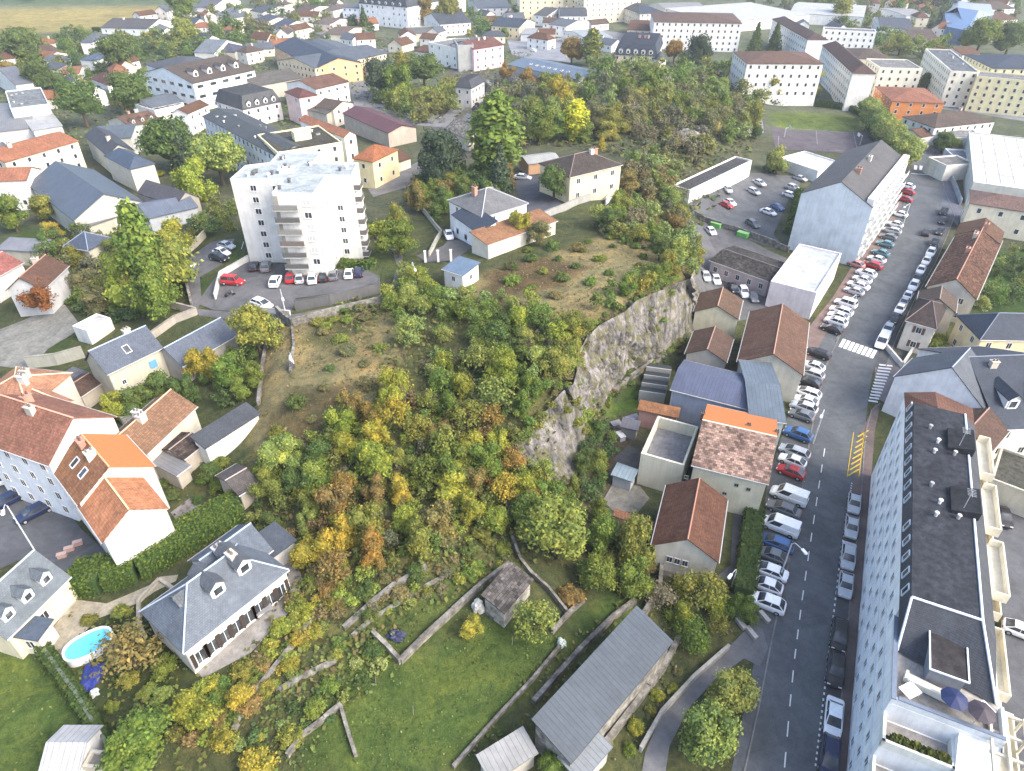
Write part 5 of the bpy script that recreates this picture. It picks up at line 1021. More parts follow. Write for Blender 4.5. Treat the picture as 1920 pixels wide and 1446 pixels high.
    # penthouse, terrace, pergola
    mb = MB(); mb.box((18.6,-4.0,14.1), (4.4,2.7,2.0)); ph = link('penthouse', mb.mesh('penthouse', [M['plaster']]), rt, (.22,.23,.26))
    mb = MB(); mb.box((18.6,-4.0,15.15), (4.6,2.9,.1), 0); link('penthouse_roof', mb.mesh('penthouse_roof', [M['gravel']]), ph, (.13,.12,.125))
    mb = MB()
    for c_, d_ in [((18.6,-2.5,15.24),(4.9,.12,.14)),((18.6,-5.5,15.24),(4.9,.12,.14)),((16.2,-4.0,15.24),(.12,2.9,.14)),((21.0,-4.0,15.24),(.12,2.9,.14))]: mb.box(c_, d_)
    link('coping', mb.mesh('coping', [M['trim']]), ph, (.66,.70,.76))
    mb = MB(); mb.box((16.0,-4.3,13.06), (5.8,8.3,.1)); link('terrace_floor', mb.mesh('terrace_floor', [M['concrete']]), rt, (.50,.47,.42))
    mb = MB()
    for c_, d_ in [((17.5,-.13,13.4),(9,.25,.8)),((13.15,-4.3,13.4),(.25,8.1,.8)),((14.6,-8.47,13.4),(3.2,.25,.8))]: mb.box(c_, d_)
    link('parapet', mb.mesh('parapet', [M['plaster']]), rt, (.66,.69,.72))
    mb = MB()
    for c_, d_ in [((17.5,-.13,13.86),(9.2,.4,.1)),((13.15,-4.5,13.86),(.35,8.0,.1))]: mb.box(c_, d_)
    link('parapet_coping', mb.mesh('parapet_coping', [M['trim']]), rt, (.14,.17,.22))
    mb = MB()
    for y in (-7.6, -8.8, -10.2): mb.box((9.5,y,13.4),(13,.2,.28))
    for x in range(4, 17, 2): mb.box((x,-8.9,13.14),(.2,2.8,.22)); mb.tube((x,-10.2,-.5),(x,-10.2,13.2),.13,.13,6)
    link('pergola', mb.mesh('pergola', [M['plaster']]), rt, (.66,.60,.47))
    for z0, x0, x1, y1 in ((10.6,10.2,13,5.5),(8.0,7.4,10.2,5.2),(5.4,-12,7.4,5)):
        mb = MB(); mb.box(((x0+x1)/2,-y1/2,z0+.06),(x1-x0-.4,y1-.4,.08)); link('terrace_floor', mb.mesh('terrace_floor', [M['concrete']]), rt, (.40,.38,.36))
        mb = MB(); mb.box((x0+.12,-y1/2,z0+.5),(.24,y1,1.0)); mb.box(((x0+x1)/2,-.12,z0+.5),(x1-x0,.24,1.0)); mb.box(((x0+x1)/2,-y1+.12,z0+.5),(x1-x0,.24,1.0)); link('parapet', mb.mesh('parapet', [M['plaster']]), rt, (.70,.71,.66))
        leaves = MB()
        for k in range(420):
            x = x0+R.uniform(.3,.9); y = -R.uniform(.4, y1-.4); z = z0+R.uniform(.5,1.3); e = Vector((R.gauss(0,1),R.gauss(0,1),R.gauss(0,1))).normalized()*.16; f = e.orthogonal().normalized()*.13; p_ = Vector((x,y,z)); leaves.face([p_-e-f,p_+e-f,p_+e+f,p_-e+f])
        link('planting', leaves.mesh('planting', [M['foliage']]), rt, (.10,.12,.035))
    def wl(x, y, z): q_ = O+D_*x-N_*(-1)*0; return Vector((O.x+D_.x*x+(-D_.y)*y*1.0, O.y+D_.y*x+D_.x*y, z))
    for x, y, lb in ((15.2,-7.0,'white square table on the roof terrace near the pergola'),(14.4,-1.4,'white table at the street edge of the roof terrace')):
        t = empty('table', wl(x, y, 13.12), .4); tag(t, lb, 'table'); mb = MB(); mb.box((0,0,.74),(1.5,1.2,.05)); link('table_top', mb.mesh('table_top', [M['trim']]), t, (.75,.75,.73))
        for sx in (-1, 1):
            for sy in (-1, 1): lg = MB(); lg.box((sx*.65,sy*.5,.36),(.07,.07,.71)); link('leg', lg.mesh('leg', [M['trim']]), t, (.6,.6,.6))
    for x, y, c, lb in ((14.3,-4.4,(.015,.025,.08),'folded dark blue parasol lying open on the roof terrace'),(14.0,-6.4,(.05,.04,.05),'dark round parasol near the near corner of the roof terrace')):
        t = empty('parasol', wl(x, y, 13.12)); tag(t, lb, 'parasol'); mb = MB(); mb.tube((0,0,0),(0,0,2.2),.03,.03,6); link('pole', mb.mesh('pole', [M['steel']]), t)
        mb = MB()
        for k in range(8):
            a0, a1 = k*math.pi/4, (k+1)*math.pi/4; mb.face([(0,0,2.3),(1.1*math.cos(a0),1.1*math.sin(a0),1.85),(1.1*math.cos(a1),1.1*math.sin(a1),1.85)])
        link('canopy', mb.mesh('canopy', [M['trim']]), t, c)
    t = empty('garden_sofa', wl(15.6, -3.0, 13.12), math.atan2(D_.y, D_.x)+1.4); tag(t, 'cream corner sofa against the dark penthouse wall of the roof terrace', 'sofa')
    for nm, c_, d_ in (('seat',(0,0,.3),(3.6,.9,.4)),('backrest',(0,.5,.6),(3.6,.25,.7)),('armrest',(-1.9,0,.45),(.25,1,.6)),('armrest',(1.9,0,.45),(.25,1,.6))): mb = MB(); mb.box(c_, d_); link(nm, mb.mesh(nm, [M['trim']]), t, (.6,.57,.5))
long_block()
# ---------------- sports hall, turret, villa fittings, pool ----------------
rt = empty('sports_hall', P(1805,60,0)); tag(rt, 'big faceted blue sports hall with a light grey roof half near the top right corner', 'sports hall')
o0 = rt.location; base = [P(u, v, 0)-o0 for u, v in [(1765,78),(1800,86),(1812,80),(1856,52),(1850,30),(1790,24),(1762,50)]]; ap = P(1795,14,11)-o0; ap2 = P(1835,20,11)-o0
mb = MB(); top = [Vector((q.x*.97, q.y*.97, 7.5)) for q in base]; n = len(base)
A2 = sum(base[i].x*base[(i+1) % n].y-base[(i+1) % n].x*base[i].y for i in range(n))
if A2 < 0: base = base[::-1]; top = top[::-1]
for i in range(n): j = (i+1) % n; mb.face([base[i], base[j], top[j], top[i]])
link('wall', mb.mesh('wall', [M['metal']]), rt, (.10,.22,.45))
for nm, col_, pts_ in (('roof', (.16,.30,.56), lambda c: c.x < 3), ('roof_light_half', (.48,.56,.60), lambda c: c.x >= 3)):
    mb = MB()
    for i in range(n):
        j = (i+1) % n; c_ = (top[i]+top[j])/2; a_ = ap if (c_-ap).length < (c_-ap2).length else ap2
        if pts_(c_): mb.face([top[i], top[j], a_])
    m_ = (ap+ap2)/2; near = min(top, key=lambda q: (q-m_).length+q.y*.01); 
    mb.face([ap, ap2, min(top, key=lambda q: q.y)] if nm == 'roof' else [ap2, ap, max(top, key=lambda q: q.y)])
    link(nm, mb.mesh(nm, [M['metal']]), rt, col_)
ch = find('chateau'); g_ = ch['_geo']; mb = MB(); mb.tube((0,0,-2),(0,0,7.5),2.6,2.6,16); tr_ = link('turret', mb.mesh('turret', [M['plaster']]), ch, (.76,.74,.68), (g_[0]/2+1.0,-g_[1]/2+.5,0))
mb = MB(); mb.tube((0,0,7.5),(0,0,10.5),2.9,.1,16); link('turret_roof', mb.mesh('turret_roof', [M['slate']]), tr_, (.12,.14,.17))
gb = find('large grey rendered'); L_, dp, hh, rs, zg = gb['_geo']
mb = MB(); mb.prism([(-L_/2+.3,dp/2-1.6),(L_/2-.3,dp/2-1.6),(L_/2-.3,dp/2-.15),(-L_/2+.3,dp/2-.15)], hh-.4, hh+1.7); mn = link('attic_band', mb.mesh('attic_band', [M['plaster']]), gb, (.72,.71,.68))
for k in range(13): o = link('window', WIN, gb, (.6,.6,.6), (-L_/2+1.8+k*(L_-3.6)/12, dp/2-.12, hh+.7), math.pi, (1.3,1.4,1.2)); link('pane', PANE, o)
for fl in range(1, 5):
    for k in range(8):
        x = -L_/2+2+k*(L_-4)/7; mb = MB(); mb.box((x, dp/2+.45, fl*2.8-.2), (3.4,1.0,.14)); mb.box((x, dp/2+.92, fl*2.8+.35), (3.4,.06,.95)); link('balcony', mb.mesh('balcony', [M['trim']]), gb, (.62,.61,.58))
vl = find('slate hipped villa'); L_, dp, hh, rs, zg = vl['_geo']
n_ = 8
for k in range(n_):
    x = (k+.5)/n_*(L_-1.4)-(L_-1.4)/2; o = link('window', WIN, vl, (.7,.68,.64), (x, -dp/2+.26, 1.35), 0, (1.1,1.4,2.2)); link('pane', PANE, o)
    for s_ in (-1, 1): link('shutter', SHUT, o, (.045,.035,.03), (s_*.72,-.02,0), 0, (.42,1,1))
for x, y, s_ in ((-.6,-dp*.26,1.25),(2.8,-dp*.24,1.25)):
    z0 = hh+rs*(1-abs(y)/(dp/2)); d = link('dormer', DORM, vl, (.72,.72,.7), (x, y, z0-.1), 0, (s_,)*3); link('dormer_roof', DROOF, d, (.21,.235,.265)); link('window', WFAR, d, (.8,.8,.8), (0,-.09,.5), 0, (.9,1.2,.95))
d = link('dormer', DORM, vl, (.72,.72,.7), (-L_/2+2.6, 0, hh+1.0), -math.pi/2, (1.3,)*3); link('dormer_roof', DROOF, d, (.21,.235,.265)); link('window', WFAR, d, (.8,.8,.8), (0,-.09,.5), 0, (.9,1.2,.95))
st = find('blue shuttered window'); L_, dp, hh, rs, zg = st['_geo']
for x, z, w, h_, c in ((-2.6,3.4,.7,.9,None),(2.4,4.0,1.2,1.4,(.12,.30,.60)),(1.0,1.6,.9,1.2,None),(2.3,1.6,.9,1.2,None)):
    o = link('window', WIN, st, (.72,.74,.76), (x, -dp/2+.27, z), 0, (w,1.4,h_)); link('pane', PANE, o)
    if c:
        for s_ in (-1, 1): link('shutter', SHUT, o, c, (s_*.25,-.05,0), 0, (.5,1,1))
c_ = find('half bright orange'); L_, dp, hh, rs, zg = c_['_geo']
for x, z in ((1.2,5.2),(2.8,5.0),(0,3.2),(-5.4,4.4)): o = link('window', WIN, c_, (.3,.3,.28), (x, -dp/2+.27, z), 0, (.6,1.4,.6)); link('pane', PANE, o)
for x, y in ((-5.2, 2.6), (5.0, 1.9), (1.2, 2.0)): link('chimney', CHIM, kids(c_, 'roof')[0], (.16,.12,.1), (x, y, hh+rs*(1-y/(dp/2))-.6), 0, (.6,.6,.8))
c_ = find('brown tiled gable house nearest'); L_, dp, hh, rs, zg = c_['_geo']
for k in range(3): o = link('window', WIN, c_, (.5,.5,.5), (L_/2-.26 if True else 0, -1.6+k*.95, 2.6), math.pi/2, (.75,1.4,1.1)); link('pane', PANE, o)
for k in range(3): o = link('window', WIN, c_, (.5,.5,.5), (-L_/2+.26, -1.6+k*.95, 2.6), -math.pi/2, (.75,1.4,1.1)); link('pane', PANE, o)
# brown dormer vents on the cream house
# pool
pc = (G(132,1232)+G(208,1200))/2; pc.z = T(pc.x, pc.y); rt = empty('swimming_pool', pc, math.radians(38)); tag(rt, 'oval swimming pool of bright turquoise water with white rim', 'swimming pool')
a_, b_ = 2.25, 1.45
def oval(a, b, n=40): return [(a*math.copysign(abs(math.cos(t))**.8, math.cos(t)), b*math.copysign(abs(math.sin(t))**.8, math.sin(t))) for t in [2*math.pi*k/n for k in range(n)]]
mb = MB(); o_, i_ = oval(a_+.22, b_+.22), oval(a_, b_)
for k in range(40):
    j = (k+1) % 40; mb.face([(*o_[k],.9),(*o_[j],.9),(*i_[j],.9),(*i_[k],.9)]); mb.face([(*o_[j],.9),(*o_[k],.9),(*o_[k],-.6),(*o_[j],-.6)]); mb.face([(*i_[k],.9),(*i_[j],.9),(*i_[j],.2),(*i_[k],.2)])
link('rim', mb.mesh('rim', [M['trim']]), rt, (.72,.76,.78))
mb = MB(); mb.face([(*q, .72) for q in i_]); link('water', mb.mesh('water', [M['water']]), rt)
mb = MB(); mb.tube((1.9,.5,.7),(1.9,.5,1.5),.04,.04,6); mb.tube((1.9,-.1,.7),(1.9,-.1,1.5),.04,.04,6)
for z in (.8,1.05,1.3): mb.tube((1.9,.5,z),(1.9,-.1,z),.03,.03,5)
link('ladder', mb.mesh('ladder', [M['steel']]), rt)
def lump(px, r, zs, mat, color, label, cat, name, seed):
    c = G(*px); bm = bmesh.new(); bmesh.ops.create_icosphere(bm, subdivisions=4, radius=1)
    for v in bm.verts:
        n_ = noise.noise(v.co*1.6+Vector((seed,0,0)))*.55+abs(noise.noise(v.co*4+Vector((seed,5,0))))*.35; v.co *= (1+n_); v.co.x *= r[0]; v.co.y *= r[1]; v.co.z = max(-.1, v.co.z)*zs
    me = bpy.data.meshes.new(name); bm.to_mesh(me); bm.free(); me.materials.append(M[mat]); o = link(name, me, None, color, c); tag(o, label, cat); return o
lump((172,1272),(1.1,1.5),.55,'trim',(.03,.045,.22),'crumpled dark blue pool cover heaped beside the oval pool','tarpaulin','tarpaulin',3)
lump((178,1300),(.4,.4),.5,'trim',(.45,.5,.5),'small pale bundle on the grass below the blue cover','sack','sack',8)
lump((742,1193),(.9,.6),.6,'trim',(.03,.035,.07),'dark blue tarpaulin heap at the lower end of the upper lawn','tarpaulin','tarpaulin',5)
lump((930,1152),(.9,.6),.5,'trim',(.04,.06,.2),'blue tarpaulin under the roof edge of the garden lean-to','tarpaulin','tarpaulin',6)
lump((897,1142),(.6,.6),1.4,'trim',(.62,.6,.55),'cream cloth covered box beside the garden lean-to','cover','cloth_cover',7)
lump((1053,1208),(.5,.5),.8,'trim',(.45,.5,.46),'pale round water butt at the corner of the big lawn','water butt','water_butt',9)
lump((546,690),(.5,.6),1.2,'trim',(.07,.07,.075),'dark covered heap with a pale top on the hilltop path','heap','covered_heap',10)
lump((548,686),(.3,.3),1.9,'trim',(.6,.6,.6),'pale bag lying on the dark covered heap of the hilltop path','bag','bag',11)
for px_, r_, lb in (((1165,238),(6,4,3.5),'dark grey rock outcrop in the far hill scrub, left one'),((1205,228),(5,4,3),'dark grey rock outcrop in the far hill scrub, middle one'),((1290,268),(6,5,3.5),'broad grey rock outcrop above the white garage row'),((1270,160),(5,5,2.5),'small bare grey rock patch near the top of the far hill')):
    o = lump(px_, (r_[0],r_[1],1), r_[2], 'rock', (.3,.3,.3), lb, 'rock', 'rock_outcrop', px_[0]*.1)
# stacked racks and yard things below the cliff
for k in range(4):
    c = G(1233-k*4, 706+k*15); rt = empty('storage_rack', c, -.25); tag(rt, ['rack of dark stock nearest the lavender roof ridge, topmost of four','second rack of dark stock from the top beside the lavender roof','third rack of dark stock from the top beside the lavender roof','lowest of the four dark racks, next to the narrow orange roof'][k], 'storage rack', 'dark racks beside the lavender roofed workshop')
    mb = MB(); mb.box((0,0,1.1),(4.2,1.5,2.0)); link('stock', mb.mesh('stock', [M['trim']]), rt, (.035,.04,.045)); mb = MB(); mb.box((0,-.85,1.2),(4.3,.18,2.3)); link('rail', mb.mesh('rail', [M['trim']]), rt, (.42,.42,.38))
for px, s, c, lb in (((1163,822),(.9,1.6,.8),(.6,.6,.62),'white lid on a box in the yard under the cliff'),((1185,792),(2.0,1.2,1.0),(.3,.3,.36),'grey covered stack near the narrow orange roof'),((1155,800),(1.6,1.2,.7),(.2,.2,.22),'dark crate left of the grey covered stack'),((1208,900),(.6,.6,.9),(.4,.4,.1),'small yellow bin in front of the roofless building'),((1388,1172),(.5,1.5,.5),(.4,.37,.34),'pale concrete block at the bottom end of the parked row'),((1432,1160),(.45,1.5,.5),(.42,.39,.36),'pale concrete block nearest the last parked white car'),((1408,1190),(.45,1.6,.5),(.4,.37,.34),'pale concrete block at the driveway mouth'),
    ((118,1045),(1.0,.5,.6),(.42,.3,.27),'pink planter box nearest the three dormer house roof'),((132,1033),(1.0,.5,.6),(.42,.3,.27),'middle pink planter box in the row by the dark yard'),((148,1022),(1.0,.5,.6),(.42,.3,.27),'pink planter box nearest the orange gabled house')):
    c_ = G(*px); mb = MB(); mb.box((0,0,s[2]/2),s); mb.box((0,0,s[2]+.04),(s[0]+.1,s[1]+.1,.08)); nm = 'planter' if 'planter' in lb else ('concrete_block' if 'block' in lb else 'box'); o = link(nm, mb.mesh(nm, [M['trim']]), None, c, c_, .4); tag(o, lb, nm.replace('_', ' '))
for px, lb in (((1342,426),'bright green skip by the lower yard wall, left one'),((1392,444),'bright green skip by the lower yard wall, right one')):
    c_ = G(*px); rt = empty('skip_container', c_, -.7); tag(rt, lb, 'skip'); mb = MB(); mb.prism([(-1.3,-.7),(1.3,-.7),(1.3,.7),(-1.3,.7)], 0, 1.1); link('body', mb.mesh('body', [M['trim']]), rt, (.12,.42,.08)); mb = MB(); mb.box((0,0,1.15),(2.8,1.5,.1)); link('lid', mb.mesh('lid', [M['trim']]), rt, (.22,.42,.16))
# terrace chairs of the villa and small table
for px, lb in (((497,1150),'dark garden table on the villa terrace'),):
    c_ = G(*px); t = empty('garden_table', c_, .6); tag(t, lb, 'table'); mb = MB(); mb.box((0,0,.72),(1.8,1.0,.05)); link('table_top', mb.mesh('table_top', [M['trim']]), t, (.2,.2,.2))
    for sx in (-1, 1):
        for sy in (-1, 1): lg = MB(); lg.box((sx*.8,sy*.42,.35),(.06,.06,.69)); link('leg', lg.mesh('leg', [M['trim']]), t, (.15,.15,.15))
# basketball hoops of the court
for px, a, lb in (((1470,258),0,'white basketball hoop at the left end of the sports court'),((1612,272),math.pi,'white basketball hoop at the right end of the sports court')):
    c_ = G(*px); t = empty('basketball_hoop', c_, a); tag(t, lb, 'basketball hoop'); mb = MB(); mb.tube((0,0,0),(0,0,3.2),.09,.09,6); mb.tube((0,0,3.2),(1.3,0,3.4),.07,.07,6); link('post', mb.mesh('post', [M['trim']]), t, (.6,.6,.6))
    mb = MB(); mb.box((1.35,0,3.4),(.06,1.8,1.1)); link('backboard', mb.mesh('backboard', [M['trim']]), t, (.75,.75,.75)); mb = MB()
    for k in range(10): mb.tube((1.65+.24*math.cos(k*.628),.24*math.sin(k*.628),3.05),(1.65+.24*math.cos(k*.628+.628),.24*math.sin(k*.628+.628),3.05),.02,.02,4)
    link('ring', mb.mesh('ring', [M['trim']]), t, (.5,.1,.03))
# grey tombs
def tomb_mesh(k):
    mb = MB(); h = [.5,.8,1.6,2.2][k]; mb.box((0,0,.15),(1.3,2.4,.5)); mb.box((0,0,.3+h/4),(1.0,2.0,h/2)); mb.box((0,.95,.4+h/2),(1.0,.2,h)); 
    if k >= 2: mb.prism([(-.8,-.6),(.8,-.6),(.8,.9),(-.8,.9)], .3, h+.4); mb.face([(-.9,-.7,h+.4),(.9,-.7,h+.4),(0,-.7,h+1.1)]); mb.face([(-.9,-.7,h+.4),(0,-.7,h+1.1),(0,1,h+1.1),(-.9,1,h+.4)]); mb.face([(.9,-.7,h+.4),(.9,1,h+.4),(0,1,h+1.1),(0,-.7,h+1.1)])
    return mb.mesh('tomb', [M['stone']])
TM = [tomb_mesh(k) for k in range(4)]; tp = wpoly([(885,165),(930,150),(1010,152),(1040,175),(1030,215),(1000,235),(975,215),(900,225),(880,215),(895,190)])
X0, X1, Y0, Y1 = min(q.x for q in tp), max(q.x for q in tp), min(q.y for q in tp), max(q.y for q in tp)
yy = Y0
while yy < Y1:
    xx = X0
    while xx < X1:
        x_, y_ = xx+R.uniform(-.5,.5), yy+R.uniform(-.6,.6)
        if R.random() < .8 and bool(inpoly(np.array([x_]), np.array([y_]), tp)[0]):
            g__ = R.choice([.16,.22,.3,.38,.1]); s = R.uniform(1.0,1.5); o = link('tomb', TM[R.choice([0,0,1,1,2,3])], None, (g__,g__*.98,g__*.95), (x_, y_, T(x_,y_)), R.uniform(-.2,.2)+.3, (s,s,s)); tag(o, 'grey stone tomb in the crowded old cemetery behind the tall poplar', 'tomb', 'tombs of the crowded cemetery')
        xx += 3.6
    yy += 4.6
# ---------------- vehicles ----------------
def loft(mb, st, mi=0):
    rings = []
    for x, hw, zt, zb in st: rings.append([(x,-hw*.93,zb),(x,-hw,zb+(zt-zb)*.45),(x,-hw*.97,zt-.10),(x,-hw*.82,zt),(x,hw*.82,zt),(x,hw*.97,zt-.10),(x,hw,zb+(zt-zb)*.45),(x,hw*.93,zb)])
    for a, b in zip(rings[:-1], rings[1:]):
        for k in range(8): j = (k+1) % 8; mb.face([a[k], b[k], b[j], a[j]], mi)
    mb.face(rings[0][::-1][::-1], mi); mb.face(rings[-1][::-1], mi)
CAR = {}
def make_car(kind):
    S = dict(hatch=(4.05,.86,1.46,.62,.50,-.62,-.92,-.46), estate=(4.6,.89,1.45,.68,.66,-.70,-.95,-.66), saloon=(4.65,.89,1.42,.68,.58,-.42,-.74,-.50), suv=(4.4,.92,1.66,.66,.52,-.66,-.93,-.62), van=(5.1,.98,2.05,.88,.66,-.88,-.97,-.94), minivan=(4.5,.90,1.80,.80,.52,-.80,-.95,-.85))[kind]
    L, hw, H, hoodx, wx, _, bx, rx = S; h = L/2; belt = .92 if kind not in ('suv','van','minivan') else (1.05 if kind != 'van' else 1.15)
    b = MB(); hood = .80 if kind not in ('van','suv') else .98
    loft(b, [(-h,hw*.80,belt-.28,.36),(-h*.97,hw*.93,belt-.10,.28),(-h*.85,hw,belt,.24),(-h*.3,hw,belt,.24),(h*.28,hw,belt,.24),(h*.50,hw*.99,belt-.02,.24),(h*.60,hw*.98,hood+.05,.24),(h*.85,hw*.93,hood-.08,.26),(h*.97,hw*.82,.62,.30),(h,hw*.68,.50,.36)])
    x0, x1 = -h*abs(bx), h*wx; r0, r1 = -h*abs(rx), h*(.12 if kind not in ('van','minivan') else .34)
    w0, w1 = hw*.90, hw*.72 if kind != 'van' else hw*.86
    lo = [(x0,-w0,belt-.02),(x1,-w0,belt-.02),(x1,w0,belt-.02),(x0,w0,belt-.02)]; hi = [(r0,-w1,H-.05),(r1,-w1,H-.05),(r1,w1,H-.05),(r0,w1,H-.05)]
    for k in range(4): j = (k+1) % 4; b.face([lo[k],lo[j],hi[j],hi[k]])
    ti = [(r0+.12,-w1*.86,H),(r1-.15,-w1*.86,H),(r1-.15,w1*.86,H),(r0+.12,w1*.86,H)]
    for k in range(4): j = (k+1) % 4; b.face([hi[k],hi[j],ti[j],ti[k]])
    b.face(ti); body = b.mesh('body', [M['paint']])
    def panel(k, m=.1, lowc=.06, hic=.05):
        j = (k+1) % 4; a, c, d, e = [Vector(q) for q in (lo[k], lo[j], hi[j], hi[k])]
        a2 = a.lerp(c, m).lerp(e.lerp(d, m), lowc+.04); c2 = c.lerp(a, m).lerp(d.lerp(e, m), lowc+.04); d2 = d.lerp(e, m*.8).lerp(c.lerp(a, m*.8), hic+.02); e2 = e.lerp(d, m*.8).lerp(a.lerp(c, m*.8), hic+.02)
        n = (c2-a2).cross(e2-a2).normalized()*.015; return [a2+n, c2+n, d2+n, e2+n]
    parts = [('body', body, None)]
    for nm, ks in (('side_window',(0,2)),('windscreen',(1,)),('rear_window',(3,))):
        for k in ks:
            m = MB()
            if nm == 'side_window':
                q = panel(k, .05); mid = (.34 if kind == 'van' else .52)
                if kind == 'van':
                    s0, s1 = (.62, 1) if k == 0 else (0, .38); m.face([q[0].lerp(q[1], s0), q[0].lerp(q[1], s1), q[3].lerp(q[2], s1), q[3].lerp(q[2], s0)])
                else:
                    for s0, s1 in ((0, mid-.02), (mid+.02, 1)): m.face([q[0].lerp(q[1], s0), q[0].lerp(q[1], s1), q[3].lerp(q[2], s1), q[3].lerp(q[2], s0)])
            else: m.face(panel(k, .06))
            parts.append((nm, m.mesh(nm, [M['glass']]), None))
    t = MB(); t.tube((0,-.11,0),(0,.11,0),.32,.32,14); tyre = t.mesh('tyre', [M['rubber']]); t = MB(); t.tube((0,-.125,0),(0,.125,0),.19,.19,10); rim = t.mesh('rim', [M['steel']])
    t = MB(); t.tube((0,-.09,0),(0,.09,0),.10,.10,8); hub = t.mesh('wheel', [M['steel']])
    t = MB(); t.box((0,0,0),(.10,.34,.14)); hl = t.mesh('headlight', [M['lamp']]); t = MB(); t.box((0,0,0),(.08,.26,.22)); tl = t.mesh('tail_light', [M['red']])
    CAR[kind] = dict(parts=parts, tyre=tyre, rim=rim, hub=hub, hl=hl, tl=tl, L=L, hw=hw, belt=belt)
for k in ('hatch','estate','saloon','suv','van','minivan'): make_car(k)
def car(u, v, du, dv, kind, col, label, group=None, detail=True, glassroof=False):
    c = G(u, v); p0, p1 = P(u-du/2, v-dv/2, c.z), P(u+du/2, v+dv/2, c.z); d = p1-p0; rz = math.atan2(d.y, d.x)
    c.z = T(c.x, c.y)+.09; rt = empty('parked_car' if kind != 'van' else 'parked_van', c, rz); tag(rt, label, 'car' if kind != 'van' else 'van', group)
    K = CAR[kind]
    for nm, me, _ in K['parts']: link(nm, me, rt, col)
    if detail:
        for sx in (-1, 1):
            for sy in (-1, 1):
                w = link('wheel', K['hub'], rt, None, (sx*K['L']*.31, sy*(K['hw']-.08), .33)); link('tyre', K['tyre'], w); link('rim', K['rim'], w)
        for sy in (-1, 1):
            link('headlight', K['hl'], rt, None, (K['L']/2*.955, sy*K['hw']*.62, .62)); link('tail_light', K['tl'], rt, None, (-K['L']/2*.985, sy*K['hw']*.68, .72))
    else:
        for sx in (-1, 1):
            for sy in (-1, 1): link('wheel', K['tyre'], rt, None, (sx*K['L']*.31, sy*(K['hw']-.08), .33))
    if glassroof:
        t = MB(); t.box((-.25,0,0),(1.5,1.1,.02)); link('glass_roof', t.mesh('glass_roof', [M['glass']]), rt, None, (0,0,1.47 if kind != 'suv' else 1.68))
    return rt
WC=(.84,.84,.84); SV=(.42,.44,.46); GY=(.14,.15,.16); BK=(.018,.018,.02); RD=(.40,.02,.025); BL=(.05,.13,.30); DB=(.015,.025,.07); TE=(.10,.22,.26); BE=(.5,.45,.36); PK=(.55,.25,.22)
CN = {WC:'white', SV:'silver', GY:'grey', BK:'black', RD:'red', BL:'blue', DB:'dark blue', TE:'teal', BE:'beige', PK:'faded red'}
KN = dict(hatch='hatchback', estate='estate car', saloon='saloon', suv='tall car', van='van', minivan='boxy people carrier')
ORD = ['nearest','second nearest','third nearest','fourth nearest','fifth nearest','sixth nearest','seventh nearest','eighth nearest','ninth nearest','tenth nearest','eleventh nearest','twelfth nearest','thirteenth nearest','fourteenth nearest','fifteenth nearest','sixteenth nearest','seventeenth nearest','eighteenth nearest','nineteenth nearest','twentieth nearest','twenty first nearest']
def row(items, du, dv, tpl, group, detail=True):
    for k, (u, v, kind, col) in enumerate(items): car(u, v, du if not callable(du) else du(v), dv if not callable(dv) else dv(v), kind, col, tpl.format(c=CN[col], k=KN[kind], o=ORD[k]), group, detail)
g1 = 'cars in the slanted bays on the left of the street'
row([(1435,1136,'suv',WC),(1434,1103,'hatch',WC),(1440,1076,'saloon',WC),(1445,1047,'hatch',GY),(1453,1024,'estate',BL),(1460,993,'van',WC),(1467,960,'saloon',GY),(1477,936,'van',WC),(1481,890,'hatch',RD),(1484,870,'hatch',WC),(1488,853,'estate',SV),(1494,820,'suv',BL)],
    -46, -18, '{c} {k} in the near slanted bays, {o} to the driveway mouth', g1)
row([(1501,784,'hatch',GY),(1505,770,'suv',SV),(1509,757,'hatch',WC),(1512,742,'estate',WC),(1515,722,'hatch',BK),(1519,706,'estate',SV),(1523,692,'hatch',WC),(1532,668,'estate',BK)],
    -40, -14, '{c} {k} in the middle slanted bays, {o} to the blue parked car', g1)
row([(1558,622,'hatch',BK),(1565,609,'suv',WC),(1570,598,'hatch',WC),(1576,588,'estate',WC),(1584,574,'minivan',WC),(1600,551,'hatch',SV),(1608,540,'saloon',WC),(1615,529,'hatch',WC),(1622,518,'suv',WC),(1634,502,'estate',RD),(1642,491,'hatch',WC),(1650,479,'hatch',TE)],
    -30, -10, '{c} {k} in the far slanted bays, {o} beyond the zebra crossing', g1)
row([(1658,462,'hatch',TE),(1664,449,'hatch',GY),(1670,437,'estate',SV),(1676,425,'hatch',WC),(1685,406,'hatch',WC),(1695,378,'hatch',RD),(1698,364,'estate',RD),(1700,353,'hatch',WC)],
    -24, -6, '{c} {k} beside the grey gable building, {o} from its near end', g1)
car(1603,500,-22,-8,'hatch',PK,'faded red hatchback on the pavement side behind the bright red estate', g1)
g2 = 'cars parked along the right kerb'
row([(1553,1425,'estate',DB),(1560,1352,'saloon',WC),(1564,1262,'suv',BK),(1571,1196,'estate',BK),(1583,1103,'hatch',SV),(1588,1049,'saloon',SV),(1594,995,'hatch',SV),(1599,950,'hatch',SV)],
    -6, 60, '{c} {k} parked below the yellow hatching, {o} to the bottom edge', g2)
row([(1652,646,'van',WC),(1662,624,'suv',SV),(1675,602,'hatch',BK),(1685,585,'hatch',WC),(1693,572,'hatch',SV),(1700,560,'hatch',WC),(1711,541,'suv',WC),(1717,528,'hatch',BK),(1725,511,'hatch',WC),(1735,494,'hatch',WC),(1743,479,'suv',WC),(1751,460,'suv',BK),(1761,438,'hatch',BK),(1766,418,'hatch',BK),(1768,401,'suv',BK)],
    -14, 26, '{c} {k} at the right kerb beyond the zebra crossing, {o} to it', g2)
